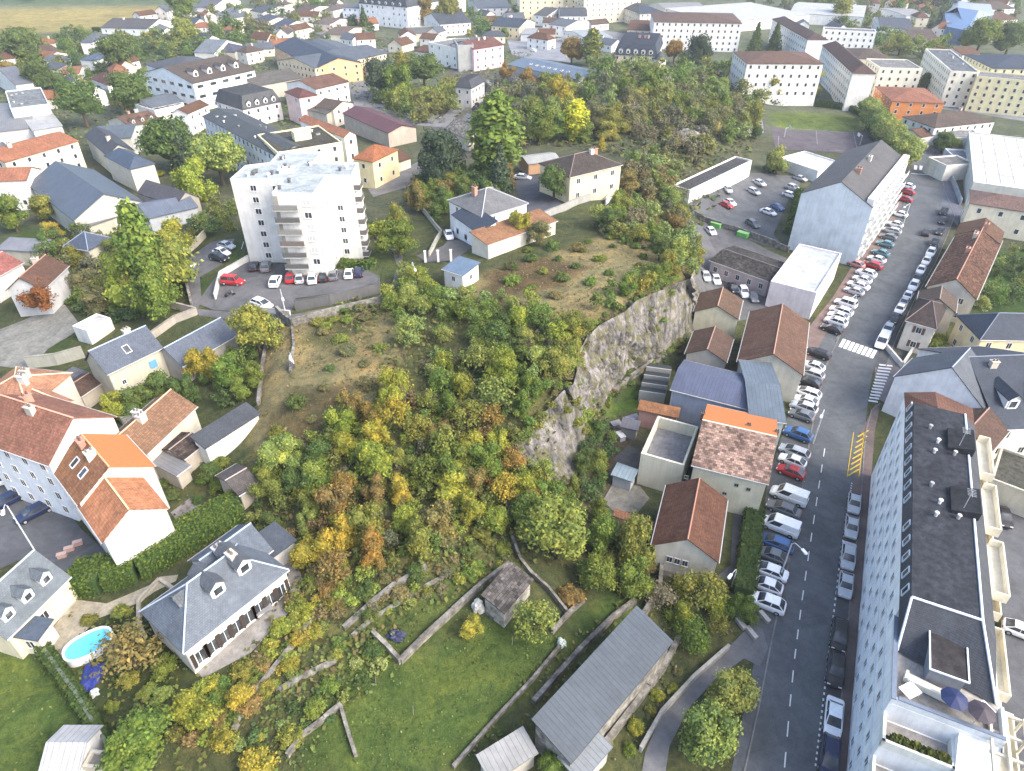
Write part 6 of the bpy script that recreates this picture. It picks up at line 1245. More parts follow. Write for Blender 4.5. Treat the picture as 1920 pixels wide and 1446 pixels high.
car(1735,440,14,-30,'hatch',BK,'black hatchback driving alone up the middle of the street')
g3 = 'cars in the park below the garage row'
for u, v, du, dv, k, c, w in [(1423,347,22,10,'saloon',SV,'upper middle of the garage car park'),(1412,363,22,10,'estate',SV,'middle of the garage car park'),(1365,360,12,14,'hatch',SV,'left part of the garage car park facing down'),(1361,389,22,7,'hatch',RD,'left side of the garage car park'),(1368,384,20,10,'hatch',WC,'just behind the red one in the garage car park'),(1440,402,24,9,'saloon',WC,'lower right of the garage car park'),(1457,393,20,9,'hatch',BL,'behind the white saloon in the garage car park'),(1411,424,18,12,'estate',GY,'by the lower wall of the garage car park'),(1486,357,24,8,'suv',SV,'right edge of the garage car park, middle one'),(1481,370,24,8,'estate',WC,'right edge of the garage car park, lowest one'),(1500,339,24,7,'hatch',SV,'right edge of the garage car park, topmost one'),(1332,438,14,12,'hatch',WC,'alone in the yard near the green skips'),
    (1322,523,9,16,'hatch',SV,'left one in front of the pinkish workshop'),(1341,529,9,16,'hatch',WC,'second from left before the pinkish workshop'),(1374,545,9,16,'hatch',BK,'third from left before the pinkish workshop'),(1393,553,9,16,'suv',WC,'fourth from left before the pinkish workshop'),(1411,562,9,16,'hatch',GY,'rightmost before the pinkish workshop')]:
    car(u, v, du, dv, k, c, f'{CN[c]} {KN[k]} {w}', g3)
g4 = 'cars in the tower car park'
for u, v, du, dv, k, c, w in [(438,533,34,3,'minivan',RD,'red people carrier parked sideways by the white parapet of the tower'),(518,533,12,-24,'suv',WC,'white tall car alone in front of the tower'),(545,526,3,-24,'hatch',RD,'red hatchback in the row at the foot of the tower'),(563,527,3,-24,'hatch',SV,'silver hatchback right of the red one below the tower'),(587,527,3,-24,'suv',WC,'white tall car in the middle of the tower row'),(607,524,3,-24,'hatch',BK,'black hatchback in the tower row'),(626,521,3,-24,'hatch',GY,'grey hatchback in the right half of the tower row'),(655,518,4,-22,'hatch',WC,'white hatchback near the right end of the tower row'),(673,515,4,-22,'hatch',DB,'dark blue hatchback at the right end of the tower row'),(492,575,38,14,'estate',WC,'white estate car driving past the tower parapet'),(477,504,5,-20,'hatch',BK,'black hatchback under the left tower wall'),(500,505,5,-20,'suv',GY,'grey tall car under the left tower wall'),(412,488,30,8,'estate',BK,'black estate car beside the lawn left of the tower'),(417,478,26,7,'hatch',WC,'white hatchback just behind the black estate left of the tower'),(426,466,20,5,'hatch',SV,'silver hatchback highest on the lane left of the tower'),(347,507,24,-10,'saloon',WC,'white saloon by the cream wall of the lane')]:
    car(u, v, du, dv, k, c, w, g4)
for u, v, du, dv, k, c, w in [(18,944,-60,30,'estate',DB,'dark blue estate car in the yard at the left edge'),(68,966,-60,30,'saloon',DB,'dark blue saloon alone in the dark yard'),(8,906,40,-10,'hatch',WC,'white hatchback under the big white facade at the left edge'),(980,337,28,3,'saloon',SV,'silver saloon on the dark drive of the hill villas'),(842,446,6,16,'hatch',WC,'white hatchback at the gate below the hill villa'),(1912,1190,30,12,'hatch',WC,'white hatchback in the back court at the right edge'),(1878,975,10,30,'hatch',BK,'black hatchback in the shade of the back court'),(745,318,20,-12,'hatch',BK,'black hatchback beside the pale yellow house'),(1000,97,20,4,'hatch',WC,'white hatchback in the far car yard, left one'),(1035,92,20,4,'hatch',SV,'silver hatchback in the far car yard, right one'),(1755,275,-6,16,'hatch',BK,'black hatchback at the bend before the far crossing'),(662,345,14,-10,'hatch',BK,'black hatchback at the garage of the pale yellow house')]:
    car(u, v, du, dv, k, c, w)
# motorcycle
c_ = G(432,556); rt = empty('motorcycle', c_, .4); tag(rt, 'dark motorcycle standing at the corner of the white tower parapet', 'motorcycle')
mb = MB(); mb.tube((-.2,0,.55),(.35,0,.75),.16,.2,8); mb.box((-.35,0,.82),(.7,.28,.12)); link('body', mb.mesh('body', [M['paint']]), rt, BK)
for x in (-.7, .7): t = MB(); t.tube((x,-.06,.31),(x,.06,.31),.31,.31,14); link('wheel', t.mesh('wheel', [M['rubber']]), rt)
mb = MB(); mb.tube((.7,0,.3),(.5,0,1.0),.04,.04,6); mb.tube((.5,-.35,1.02),(.5,.35,1.02),.03,.03,6); link('handlebar', mb.mesh('handlebar', [M['steel']]), rt)
# ---------------- street lamps and posts ----------------
def lamp(px, hd, H, lb, col=(.5,.52,.54)):
    b = G(*px); t = P(*hd, b.z+H); d = Vector((t.x-b.x, t.y-b.y, 0)); L = max(.4, d.length); rt = empty('street_lamp', b, math.atan2(d.y, d.x)); tag(rt, lb, 'street lamp')
    mb = MB(); mb.tube((0,0,-.2),(0,0,H-.9),.11,.07,8); link('pole', mb.mesh('pole', [M['trim']]), rt, col)
    mb = MB(); mb.tube((0,0,H-.92),(L*.25,0,H-.3),.06,.05,6); mb.tube((L*.25,0,H-.3),(L,0,H),.05,.045,6); link('arm', mb.mesh('arm', [M['trim']]), rt, col)
    mb = MB(); mb.prism([(L-.1,-.16),(L+.7,-.2),(L+.8,0),(L+.7,.2),(L-.1,.16)], H-.05, H+.12); link('lamp_head', mb.mesh('lamp_head', [M['trim']]), rt, (.7,.72,.73))
lamp((1461,1086),(1505,1031),7.5,'street lamp reaching over the road from the near parked row')
lamp((1524,832),(1541,779),7.5,'street lamp by the blue parked car reaching over the road')
lamp((1588,610),(1596,560),7.5,'street lamp among the white cars beyond the zebra crossing')
lamp((1690,430),(1697,388),7.5,'street lamp beside the grey gable building')
lamp((66,1034),(6,958),9.0,'tall curved lamp post in the dark yard behind the three dormer house')
lamp((1372,1100),(1371,1078),4.0,'small globe lamp by the green street hedge')
lamp((536,590),(530,560),6.0,'lamp post at the bend below the tower car park')
lamp((776,530),(778,505),5.0,'pale post beside the white gate at the hilltop')
for k in range(3):
    c_ = G(798+k*24, 492-k*1); mb = MB(); mb.box((0,0,1.1),(.4,.4,2.4)); mb.box((0,0,2.36),(.52,.52,.12)); o = link('gate_pillar', mb.mesh('gate_pillar', [M['plaster']]), None, (.72,.71,.66), c_); tag(o, ['left white gate pillar by the small blue roofed building','middle white gate pillar by the small blue roofed building','right white gate pillar touching the small blue roofed building'][k], 'gate pillar')
# posts of the big lawn
for px, lb in (((960,1210),'thin pale post in the middle of the big lawn'),((775,1340),'bent pale post low on the big lawn'),((705,1285),'white stake at the left rim of the big lawn')):
    c_ = G(*px); mb = MB(); mb.tube((0,0,-.2),(.1,0,1.7),.035,.03,6); o = link('post', mb.mesh('post', [M['wood']]), None, (.25,.23,.2), c_); tag(o, lb, 'post')
# ---------------- vegetation ----------------
def leafmesh(name, npts, lumps, size, seed, inner=True, fine=1.0):
    rr = random.Random(seed); V = []; F = []
    for k in range(npts):
        cx, cy, cz, ax, ay, az = rr.choice(lumps)
        d = Vector((rr.gauss(0,1), rr.gauss(0,1), rr.gauss(0,1))).normalized()
        if d.z < -.35: d.z = -d.z*.5
        r = 1-rr.gauss(0,.17); r = r if rr.random() < .8 else rr.uniform(.3,1.3)
        p = Vector((cx+d.x*ax*r, cy+d.y*ay*r, cz+d.z*az*r))
        n = (d+Vector((rr.gauss(0,.6), rr.gauss(0,.6), rr.gauss(0,.6)+.25))).normalized(); e = n.orthogonal().normalized(); a = rr.uniform(0, 6.28); f = n.cross(e); e, f = e*math.cos(a)+f*math.sin(a), f*math.cos(a)-e*math.sin(a)
        s = size*rr.uniform(.55,1.35); b = len(V)
        V += [p-e*s, p+f*s*.6-n*s*.15, p+e*s, p-f*s*.6-n*s*.15]; F.append((b, b+1, b+2, b+3))
    me = bpy.data.meshes.new(name)
    nf = len(F)
    if inner:
        for cx, cy, cz, ax, ay, az in lumps:
            b = len(V); ri, si = 5, 8
            for i in range(ri+1):
                for j in range(si): t = math.pi*i/ri; q = 2*math.pi*j/si; w = .66+.1*rr.random(); V.append(Vector((cx+ax*w*math.sin(t)*math.cos(q), cy+ay*w*math.sin(t)*math.sin(q), cz+az*w*math.cos(t))))
            for i in range(ri):
                for j in range(si): j2 = (j+1) % si; F.append((b+i*si+j, b+(i+1)*si+j, b+(i+1)*si+j2, b+i*si+j2))
    me.from_pydata(V, [], F); me.materials.append(M['foliage']); me.update(); return me
def lumps_broad(seed, n=9, sp=.62, flat=.8):
    rr = random.Random(seed); L = [(0,0,0,.62,.62,.55*flat)]
    for k in range(n):
        a = 2*math.pi*k/n+rr.uniform(-.3,.3); z = rr.uniform(-.35,.5)*flat; r = sp*rr.uniform(.7,1.05)*(1-.4*max(0, z)); s = rr.uniform(.28,.42); L.append((r*math.cos(a), r*math.sin(a), z, s, s, s*.9))
    for k in range(4): a = rr.uniform(0,6.28); L.append((.3*math.cos(a), .3*math.sin(a), .45*flat+rr.uniform(0,.15), .32,.32,.3))
    return L
def lumps_wild(seed):
    rr = random.Random(seed*7+1); L = []
    for k in range(15):
        a = rr.uniform(0, 6.28); z = rr.uniform(-.55, .75); r = rr.uniform(.15,.8)*(1-.45*max(0, z)); s = rr.uniform(.18,.44)*(1-.2*max(0,z)); L.append((r*math.cos(a), r*math.sin(a), z, s*rr.uniform(.8,1.3), s*rr.uniform(.8,1.3), s*rr.uniform(.7,1.3)))
    return L+[(0,0,-.1,.6,.6,.5)]
LM = {}
LM['broad'] = [leafmesh('crown', 5200, lumps_wild(s), .058, s) for s in (1,2,3,4,5,6)]
LM['round'] = [leafmesh('crown', 5200, [(0,0,0,.72,.72,.66)]+lumps_broad(s, 12, .62, .95), .055, s) for s in (11,12)]
LM['bush'] = [leafmesh('crown', 2200, lumps_broad(s, 9, .7, .6), .085, s) for s in (21,22,23,24)]
LM['thin'] = [leafmesh('crown', 1100, lumps_broad(s, 12, .7, .9), .065, s, inner=False) for s in (31,32,33)]
LM['cone'] = [leafmesh('crown', 2200, [(0,0,-1+k*.27,.55*(1-k/8.2),.55*(1-k/8.2),.26) for k in range(8)], .085, s) for s in (41,)]
LM['poplar'] = [leafmesh('crown', 2600, [(random.Random(s+k).uniform(-.08,.08),random.Random(s*k+1).uniform(-.08,.08),-1.1+k*.3,.42*math.sin(math.pi*(k+1.2)/9.4)+.05,.42*math.sin(math.pi*(k+1.2)/9.4)+.05,.3) for k in range(8)], .075, s) for s in (51,52)]
def trunkmesh(seed, H, r, spread):
    rr = random.Random(seed); mb = MB(); a = Vector((0,0,-.25)); b = Vector((rr.uniform(-.04,.04), rr.uniform(-.04,.04), H*.5)); mb.tube(a, b, r, r*.72, 7); mb.tube(b, (0,0,H), r*.72, r*.35, 6)
    for k in range(6):
        t = rr.uniform(.4,.85); q = b.lerp(Vector((0,0,H)), t-.3); an = rr.uniform(0,6.28); mb.tube(q, q+Vector((math.cos(an)*spread, math.sin(an)*spread, rr.uniform(.25,.6))), r*.35, r*.12, 5, 0, False)
    return mb.mesh('trunk', [M['bark']])
LM['column'] = LM['poplar']
TRK = [trunkmesh(s, 1.5, .085, .55) for s in (1,2,3)]
def bare_mesh(seed):
    rr = random.Random(seed); mb = MB()
    def br(p, d, L, r, dep):
        q = p+d*L; mb.tube(p, q, r, r*.65, 5 if dep < 2 else 3, 0, False)
        if dep < 4:
            for k in range(3 if dep < 3 else 2):
                e = (d+Vector((rr.gauss(0,.5), rr.gauss(0,.5), rr.gauss(0,.3)+.1))).normalized(); br(q if k < 2 else p.lerp(q,.6), e, L*rr.uniform(.6,.85), r*.6, dep+1)
    br(Vector((0,0,-.2)), Vector((0,0,1)), .6, .05, 0); return mb.mesh('branches', [M['bark']])
BARE = [bare_mesh(s) for s in (1,2,3)]
FC = dict(yy=(.62,.60,.07), g=(.17,.245,.062), dg=(.11,.17,.062), yg=(.30,.345,.072), y=(.36,.33,.07), o=(.30,.21,.07), ol=(.24,.265,.075), bg=(.085,.125,.095), br=(.25,.20,.09), r=(.28,.11,.05), lg=(.27,.335,.11), gb=(.20,.20,.11), gr=(.24,.235,.185))
FN = dict(yy='yellow', g='green', dg='dark green', yg='yellow green', y='bright yellow', o='orange', ol='olive', bg='blue green', br='brown', r='rust red', lg='light green', gb='grey green', gr='grey leafless')
NT = [0]
def jit(c, a=.16):
    k = 1+R.uniform(-a, a); return (c[0]*k*(1+R.uniform(-.12,.12)), c[1]*k, c[2]*k)
REC = []; SHR = []
def plant(pos, r, shape, col, label, group=None, hf=None, cat=None, bush=False, keep=False, fill=False):
    NT[0] += 1; hf = hf if hf is not None else {'broad':1.0,'round':.95,'bush':.42,'thin':.9,'cone':1.85,'poplar':1.6,'column':3.0}[shape]
    dist = (Vector((pos.x, pos.y, pos.z))-CAMP).length
    (SHR if bush else REC).append((r/dist+(10 if keep else (-10 if fill else 0)), pos, r, shape, col, label, group, hf, cat))
def crown_scale(shape, r):
    k = R.uniform(.9, 1.1)
    return {'column':(r*2.0, r*2.0, r*2.4*k), 'cone':(r*1.8, r*1.8, r*1.7*k), 'poplar':(r*2.0, r*2.0, r*1.25*k), 'bush':(r, r*R.uniform(.85,1.15), r*R.uniform(.8,1.1))}.get(shape, (r*R.uniform(.85,1.15), r*R.uniform(.85,1.15), r*(R.uniform(.75,1.4) if shape == 'broad' else k)))
def small_mesh(me, keepn):
    """few, larger leaves out of a crown for the ones beyond the countable 300"""
    V = np.empty(len(me.vertices)*3, np.float32); me.vertices.foreach_get('co', V); V = V.reshape(-1, 3)
    nl = max(1, min(len(V)//4, keepn)); L = V[:nl*4].reshape(nl, 4, 3).copy(); c = L.mean(1, keepdims=True); return (c+(L-c)*1.7)
def realise():
    REC.sort(key=lambda q: -q[0]); SHR.sort(key=lambda q: -q[0]); V = []; C = []
    for lst, nm in ((REC, 'tree'), (SHR, 'shrub')):
        for k, (s_, pos, r, shape, col, label, group, hf, cat) in enumerate(lst):
            c = jit(FC[col]); me = R.choice(LM[shape]); rz = R.uniform(0, 6.28); sc = crown_scale(shape, r)
            if nm == 'tree' and shape == 'broad' and s_ < 5: pos = Vector((pos.x, pos.y, pos.z-r*R.uniform(0, .55)))
            if k < 295 and s_ > 0:
                if nm == 'shrub':
                    o = link(nm, me, None, c, (pos.x, pos.y, pos.z+r*hf*.55), rz, sc); tag(o, label, cat or 'shrub', group); continue
                rt = empty(nm, pos, rz); tag(rt, label, cat or 'tree', group); zc = r*hf
                link('crown', me, rt, c, (0,0,zc), 0, sc); link('trunk', R.choice(TRK), rt, None, (0,0,0), 0, (r*.9, r*.9, (zc+.3*r)/1.5))
            else:
                if me.name not in SMALL: SMALL[me.name] = small_mesh(me, 700)
                L = SMALL[me.name]; co, si = math.cos(rz), math.sin(rz); X = L[..., 0]*sc[0]; Y = L[..., 1]*sc[1]
                Q = np.stack([X*co-Y*si+pos.x, X*si+Y*co+pos.y, L[..., 2]*sc[2]+pos.z+r*hf*(.55 if nm == 'shrub' else 1)], -1); V.append(Q.reshape(-1, 3))
                n = len(L); C.append(np.repeat(np.array(c)[None]*np.random.RandomState(k).choice([.5,.68,.82,1.0], (n,1)), 4, 0))
    if V: leafcloud('scrub_wood', np.concatenate(V), np.concatenate(C))
SMALL = {}
def leafcloud(name, V, C):
    V = V.astype(np.float32); n = len(V)//4
    me = bpy.data.meshes.new(name); me.vertices.add(len(V)); me.vertices.foreach_set('co', V.ravel()); me.loops.add(len(V)); me.loops.foreach_set('vertex_index', np.arange(len(V), dtype=np.int32)); me.polygons.add(n); me.polygons.foreach_set('loop_start', np.arange(0, len(V), 4, dtype=np.int32)); me.update(); me.validate()
    ca = me.color_attributes.new('cover', 'FLOAT_COLOR', 'POINT'); ca.data.foreach_set('color', np.concatenate([C, np.ones((len(C),1))], 1).astype(np.float32).ravel())
    if 'leafcloud' not in M:
        m, t, b = newmat('small leaves', .8, .1); a = t.nodes.new('ShaderNodeAttribute'); a.attribute_name = 'cover'; t.links.new(a.outputs['Color'], b.inputs['Base Color'])
        tr = N(t, 'ShaderNodeBsdfTranslucent'); t.links.new(a.outputs['Color'], tr.inputs[0]); mx = N(t, 'ShaderNodeMixShader'); mx.inputs[0].default_value = .28
        t.links.new(b.outputs[0], mx.inputs[1]); t.links.new(tr.outputs[0], mx.inputs[2]); t.links.new(mx.outputs[0], t.nodes['Material Output'].inputs[0]); M['leafcloud'] = m
    me.materials.append(M['leafcloud']); o = link(name, me); tag(o, kind='stuff'); return o
def at_px(u, v, w, hf):
    """crown centre seen at (u, v), w pixels wide: solve for the standing point"""
    r = 2.0
    for _ in range(6):
        p = G(u, v, dz=r*hf); dep = p.y*CP+(CAMH-p.z)*SP; r = w/2*dep/FOC
    return Vector((p.x, p.y, T(p.x, p.y))), r
SINGLE = [ # u, v, width px, shape, colour, label
 (1040,1000,128,'round','ol','large domed olive tree at the top of the cluster left of the brown gabled house'),(1122,1077,74,'round','g','round dark green tree at the bottom of the olive cluster'),(1185,1030,100,'broad','ol','olive tree touching the brown gabled house roof'),(1130,1010,70,'broad','g','green tree between the domed olive tree and the brown roof'),(1190,1085,70,'broad','g','green tree at the lower right of the olive cluster'),(990,965,70,'round','g','green tree just above the domed olive tree'),(1072,1115,52,'bush','br','small orange brown tree beside the mossy wall corner'),(885,1180,46,'broad','y','yellow fruit tree left of the garden lean-to'),(1000,1165,90,'thin','ol','loose leafy tree right of the garden lean-to'),(700,1215,44,'bush','dg','dark clipped bush at the left corner of the upper lawn'),
 (1330,1385,124,'round','lg','big yellow green mop headed tree at the bottom beside the driveway'),(1375,1305,92,'round','lg','second mop headed tree between driveway and street'),(1035,1440,66,'round','g','green treetop cut by the bottom edge left of the warehouse'),(1310,1110,90,'thin','ol','loose olive tree below the brown gabled house'),(1240,1120,60,'thin','gr','grey leafless tree beside the low grey wall'),(1345,1130,60,'bush','yg','yellow green bush by the street hedge end'),(1300,1190,70,'thin','g','thin leaved tree above the curved driveway'),
 (265,1395,140,'broad','g','big dark green tree at the bottom left'),(365,1340,90,'broad','yg','yellow green tree right of the big dark one at bottom left'),(452,1305,50,'broad','y','yellow topped small tree on the slope below the villa'),(425,1395,46,'thin','y','star shaped yellow shrub at the bottom slope'),(485,1383,22,'bush','y','tiny yellow shrub at the bottom slope'),(480,1440,76,'bush','y','bright yellow shrub at the bottom edge'),(305,1300,36,'bush','lg','small pale green shrub in the villa garden'),(240,1225,110,'thin','br','brown half bare tree in the villa garden'),(330,1170,50,'bush','dg','dark shrub at the villa corner'),
 (528,855,80,'broad','lg','light green tree at the left rim of the autumn wood'),(395,885,40,'round','dg','dark clipped bush beside the slate shed'),(380,685,58,'broad','y','yellow tree in front of the slate barn'),(480,625,95,'broad','ol','olive tree between barn and hilltop wall'),(300,730,60,'broad','dg','dark shrub mass in front of the stone house'),(345,735,60,'broad','dg','dark shrub left of the long brown house'),(215,765,52,'broad','yg','yellow green tree left of the long brown house'),(255,745,60,'broad','dg','dark shrub under the stone house wall'),(430,700,60,'broad','g','green shrub right of the yellow barn tree'),
 (266,478,64,'column','g','tall column shaped green tree left of the tower'),(235,520,90,'broad','yg','yellow green tree leaning on the tall column tree'),(310,500,110,'broad','ol','olive tree between the column tree and the lane'),(290,555,90,'broad','g','green tree at the foot of the column tree'),(253,548,34,'broad','lg','small light green tree in the bushes left of the lane'),(320,455,70,'broad','yg','yellow green treetop behind the column tree'),(75,560,66,'broad','r','rust red tree beside the pink roofed cottage'),(100,435,40,'broad','y','small yellow tree below the slate blue hall'),(85,395,50,'broad','ol','olive tree left of the slate blue hall'),(20,405,64,'broad','g','green tree in front of the white left edge house'),
 (365,350,66,'broad','yg','bright yellow green tree left of the tower roof'),(408,300,100,'round','lg','big pale green round tree above the tower'),(318,275,100,'round','dg','large dark green tree above the yellow green one'),(337,285,44,'cone','bg','blue green conifer in the dark green tree'),(300,325,20,'bush','yg','small yellow green shrub by the blue slate house'),(150,195,90,'round','dg','large dark green round tree behind the orange roofed building'),(248,178,76,'round','dg','second dark round tree right of the white villa'),(220,105,80,'round','dg','dark green tree behind the white villa'),(75,140,70,'broad','dg','dark green tree beside the hospital gable'),(10,135,50,'broad','o','orange yellow tree at the left edge'),(40,90,70,'round','dg','dark green tree at the edge of the green field'),(345,65,56,'round','ol','round olive brown tree below the farm'),
 (714,150,74,'round','bg','large blue green cedar left of the cemetery'),(795,135,68,'round','dg','dark round tree right of the blue green cedar'),(755,130,60,'broad','ol','olive tree behind the blue green cedar'),(752,165,56,'broad','g','green tree between the cedars'),(826,300,104,'round','bg','large blue green cedar above the curved lane'),(928,262,92,'poplar','g','tall olive poplar in the middle of the top'),(938,320,44,'cone','bg','blue green spruce below the tall poplar'),(908,310,50,'broad','yg','yellow green tree left of the blue green spruce'),(1080,228,44,'poplar','yy','bright yellow poplar at the top centre'),(1048,185,46,'broad','y','yellow tree left of the bright yellow poplar'),(1128,267,16,'cone','y','tiny yellow conifer by the yellow villa'),(1040,345,66,'round','dg','round dark green tree in front of the yellow villa'),(1012,240,60,'broad','g','green tree left of the yellow poplar'),
 (1073,97,48,'round','o','clipped orange brown tree at the car yard'),(1110,90,36,'poplar','ol','slim olive tree right of the clipped orange one'),(950,138,36,'broad','o','orange tree left of the blue roofed hall'),(988,148,40,'broad','o','orange tree in front of the blue roofed hall'),(1265,97,42,'round','o','bright orange yellow round tree before the white block'),(1308,97,54,'broad','bg','dark blue green conifer right of the orange tree'),(1418,75,26,'cone','dg','dark green conifer between the white blocks, left one'),(1454,75,28,'cone','dg','dark green conifer between the white blocks, right one'),(1580,18,30,'poplar','yg','yellow green poplar at the top right'),(1450,165,44,'broad','ol','olive tree before the long white block, left one'),(1515,163,46,'broad','yg','yellow green tree before the long white block, right one'),(1760,100,24,'round','o','small orange tree among the apartment houses'),(1735,155,20,'poplar','dg','dark cypress beside the slab block'),(1780,185,26,'round','dg','dark round tree in front of the yellow slab, left one'),(1803,185,26,'round','dg','dark round tree in front of the yellow slab, right one'),(1840,70,70,'round','g','big green tree right of the blue sports hall'),(1895,75,60,'round','dg','dark green tree at the top right edge'),(1770,268,40,'round','dg','dark green tree at the street bend'),(1790,275,30,'round','g','second green tree at the street bend'),(1690,85,36,'broad','ol','olive tree behind the cream apartments'),
 (682,40,22,'cone','dg','dark conifer before the large white building'),(660,45,26,'broad','bg','blue green tree left of the dark conifer'),(515,80,26,'broad','o','orange tree at the dark school wing'),(945,65,20,'broad','g','small green tree by the yellow villa'),(340,15,60,'round','g','green tree at the top behind the farm'),(800,25,40,'broad','o','orange brown tree behind the white villa'),(840,25,60,'round','ol','olive tree at the top middle'),
 (1762,650,60,'bush','g','green shrub patch below the dark brown hip roof house'),(1765,632,26,'bush','yg','yellow green shrub under the cream house wall'),(1425,770,1,'bush','g','tiny shrub'),(1210,560,1,'bush','g','tiny shrub two'),
 (745,450,70,'broad','g','green shrub left of the curved lane'),(725,430,60,'bush','yg','yellow green shrub right of the tower'),(745,410,44,'broad','ol','olive tree at the top of the curved lane'),(838,385,40,'broad','g','green tree left of the hill villa roof'),(780,375,44,'broad','br','brown tree below the blue green cedar'),(975,430,50,'broad','y','yellow bush leaning on the rust brown annex roof'),(1012,440,44,'broad','gb','grey green bush right of the rust brown annex roof'),(1145,410,44,'broad','dg','dark bush on the hill below the yellow villa'),(1030,400,1,'bush','g','tiny shrub three'),
 (1418,250,24,'round','dg','round dark bush at the end of the grey path'),(1455,300,50,'broad','lg','light green tree right of the garage row'),(1530,330,1,'bush','g','tiny shrub four'),(1505,400,50,'broad','g','green bush behind the grey gable building')]
for u, v, w, sh, c, lb in SINGLE:
    if w < 5: continue
    hf = {'broad':1.0,'round':.95,'bush':.42,'thin':.9,'cone':1.85,'poplar':1.6,'column':3.0}[sh]; p, r = at_px(u, v, w, hf)
    plant(p, r*1.08, sh, c, lb, bush=(sh == 'bush'), keep=True)
for k in range(9):                                  # pollard row beside the street
    u = 1628+k*9.2; v = 203+k*10.6; p, r = at_px(u, v, 42+k*2.0, 1.2); plant(p, r*1.15, 'round', 'lg', ['first','second','third','fourth','fifth','sixth','seventh','eighth','last'][k]+' pollard tree from the white block end towards the street', 'pollard trees lining the street bend')
def inside_building(x, y, m=1.0):
    for bx, by, br_, rz, hx, hy in BUILT:
        dx, dy = x-bx, y-by
        if dx*dx+dy*dy > (br_*1.5+m)**2: continue
        c, s = math.cos(-rz), math.sin(-rz)
        if abs(dx*c-dy*s) < hx+m and abs(dx*s+dy*c) < hy+m: return True
    return False
PLACED = []
def thicket(px, spacing, rr_, mix, shapes, label, group, bush=False, maxn=200, fill=False, lift=0.0):
    pl = wpoly(px); X0, X1 = min(q.x for q in pl), max(q.x for q in pl); Y0, Y1 = min(q.y for q in pl), max(q.y for q in pl); n = 0
    cand = []
    for _ in range(int((X1-X0)*(Y1-Y0)/spacing**2*14)+20): cand.append((R.uniform(X0,X1), R.uniform(Y0,Y1)))
    ok = inpoly(np.array([c[0] for c in cand]), np.array([c[1] for c in cand]), pl); mine = []
    for (x, y), k in zip(cand, ok):
        if not k or n >= maxn: continue
        if any((x-a)**2+(y-b)**2 < spacing**2 for a, b in mine): continue
        r = R.uniform(*rr_)
        if inside_building(x, y, r*.35): continue
        mine.append((x, y)); n += 1; c = R.choice(mix)
        plant(Vector((x, y, T(x, y)+lift)), r, R.choice(shapes), c, label.format(c=FN[c]), group.format(c=FN[c]), bush=bush, fill=fill)
    return n
B_ = ['broad']; BR3 = ['broad','broad','thin']
thicket([(725,560),(760,520),(830,545),(900,585),(940,610),(880,660),(800,680),(760,640)], 4.8, (1.6,2.6), ['lg','yg','lg','g'], ['thin','thin','broad'], '{c} feathery tree at the bright top of the wood beside the dry hilltop', '{c} feathery trees at the top of the wood')
thicket([(870,670),(950,615),(1000,612),(1075,620),(1085,660),(1060,720),(1000,770),(960,800),(860,760),(800,720),(790,690)], 3.0, (1.7,2.8), ['g','dg','g','ol','lg','yg'], BR3, '{c} tree of the wood on the upper slope left of the long cliff', '{c} trees of the wood left of the cliff')
thicket([(640,790),(740,745),(850,765),(960,815),(975,870),(1050,920),(1040,960),(960,985),(850,1010),(760,1050),(640,1100),(590,1060),(620,960),(560,930),(640,850)], 3.0, (1.8,2.9), ['ol','yg','yg','o','g','ol','yg','br','g','y','ol','yg'], BR3, '{c} tree of the autumn wood below the dry hilltop', '{c} trees of the autumn wood')
thicket([(490,880),(560,840),(620,860),(610,950),(580,1000),(520,960),(480,930)], 2.6, (1.4,2.2), ['lg','g','ol','dg'], B_, '{c} tree at the left edge of the autumn wood by the brown hut', '{c} trees at the left edge of the autumn wood')
thicket([(560,1110),(640,1060),(650,1130),(590,1200),(540,1260),(470,1320),(400,1380),(330,1350),(380,1290),(470,1240),(545,1160)], 1.9, (.9,1.5), ['yg','y','ol','br','yg','g'], ['bush'], '{c} shrub on the slope below the villa terrace', '{c} shrubs below the villa terrace', bush=True)
thicket([(1090,820),(1130,790),(1150,830),(1130,900),(1110,950),(1060,930),(1090,880)], 2.2, (1.2,2.0), ['dg','g','ol','dg'], B_, '{c} tree in the shady strip under the rock prow', '{c} trees under the rock prow')
thicket([(1120,970),(1220,1000),(1235,1060),(1180,1120),(1120,1060)], 2.8, (1.4,2.0), ['ol','g','dg','br'], B_, '{c} tree filling the cluster left of the brown gabled house', '{c} trees left of the brown gabled house')
thicket([(1060,760),(1090,770),(1105,800),(1085,830),(1065,800)], 1.7, (.6,1.1), ['yg','ol'], ['bush'], '{c} bush growing in the rock notch between cliff and prow', '{c} bushes in the rock notch', bush=True)
thicket([(900,830),(960,840),(1000,900),(1060,930),(1040,980),(960,960),(900,900)], 2.2, (1.0,1.8), ['ol','br','y','g','r'], ['bush','broad'], '{c} tree on the bank left of the rock prow', '{c} trees left of the rock prow')
thicket([(1110,575),(1160,540),(1220,515),(1240,535),(1190,560),(1130,595)], 2.4, (1.4,2.2), ['g','y','ol','g','dg'], B_, '{c} tree on the cliff edge above the long rock face', '{c} trees on the cliff edge')
thicket([(1240,450),(1290,440),(1310,480),(1290,530),(1250,520),(1230,480)], 2.8, (1.7,2.6), ['yg','ol','lg','dg'], B_, '{c} tree at the far end of the cliff above the workshop', '{c} trees at the far end of the cliff')
thicket([(1150,400),(1180,320),(1210,285),(1260,290),(1275,380),(1280,440),(1230,470),(1170,460),(1120,430)], 3.6, (1.8,3.0), ['ol','gb','g','lg','br','gb'], BR3, '{c} tree on the ridge between yellow villa and garage row', '{c} trees on the ridge beside the garage row')
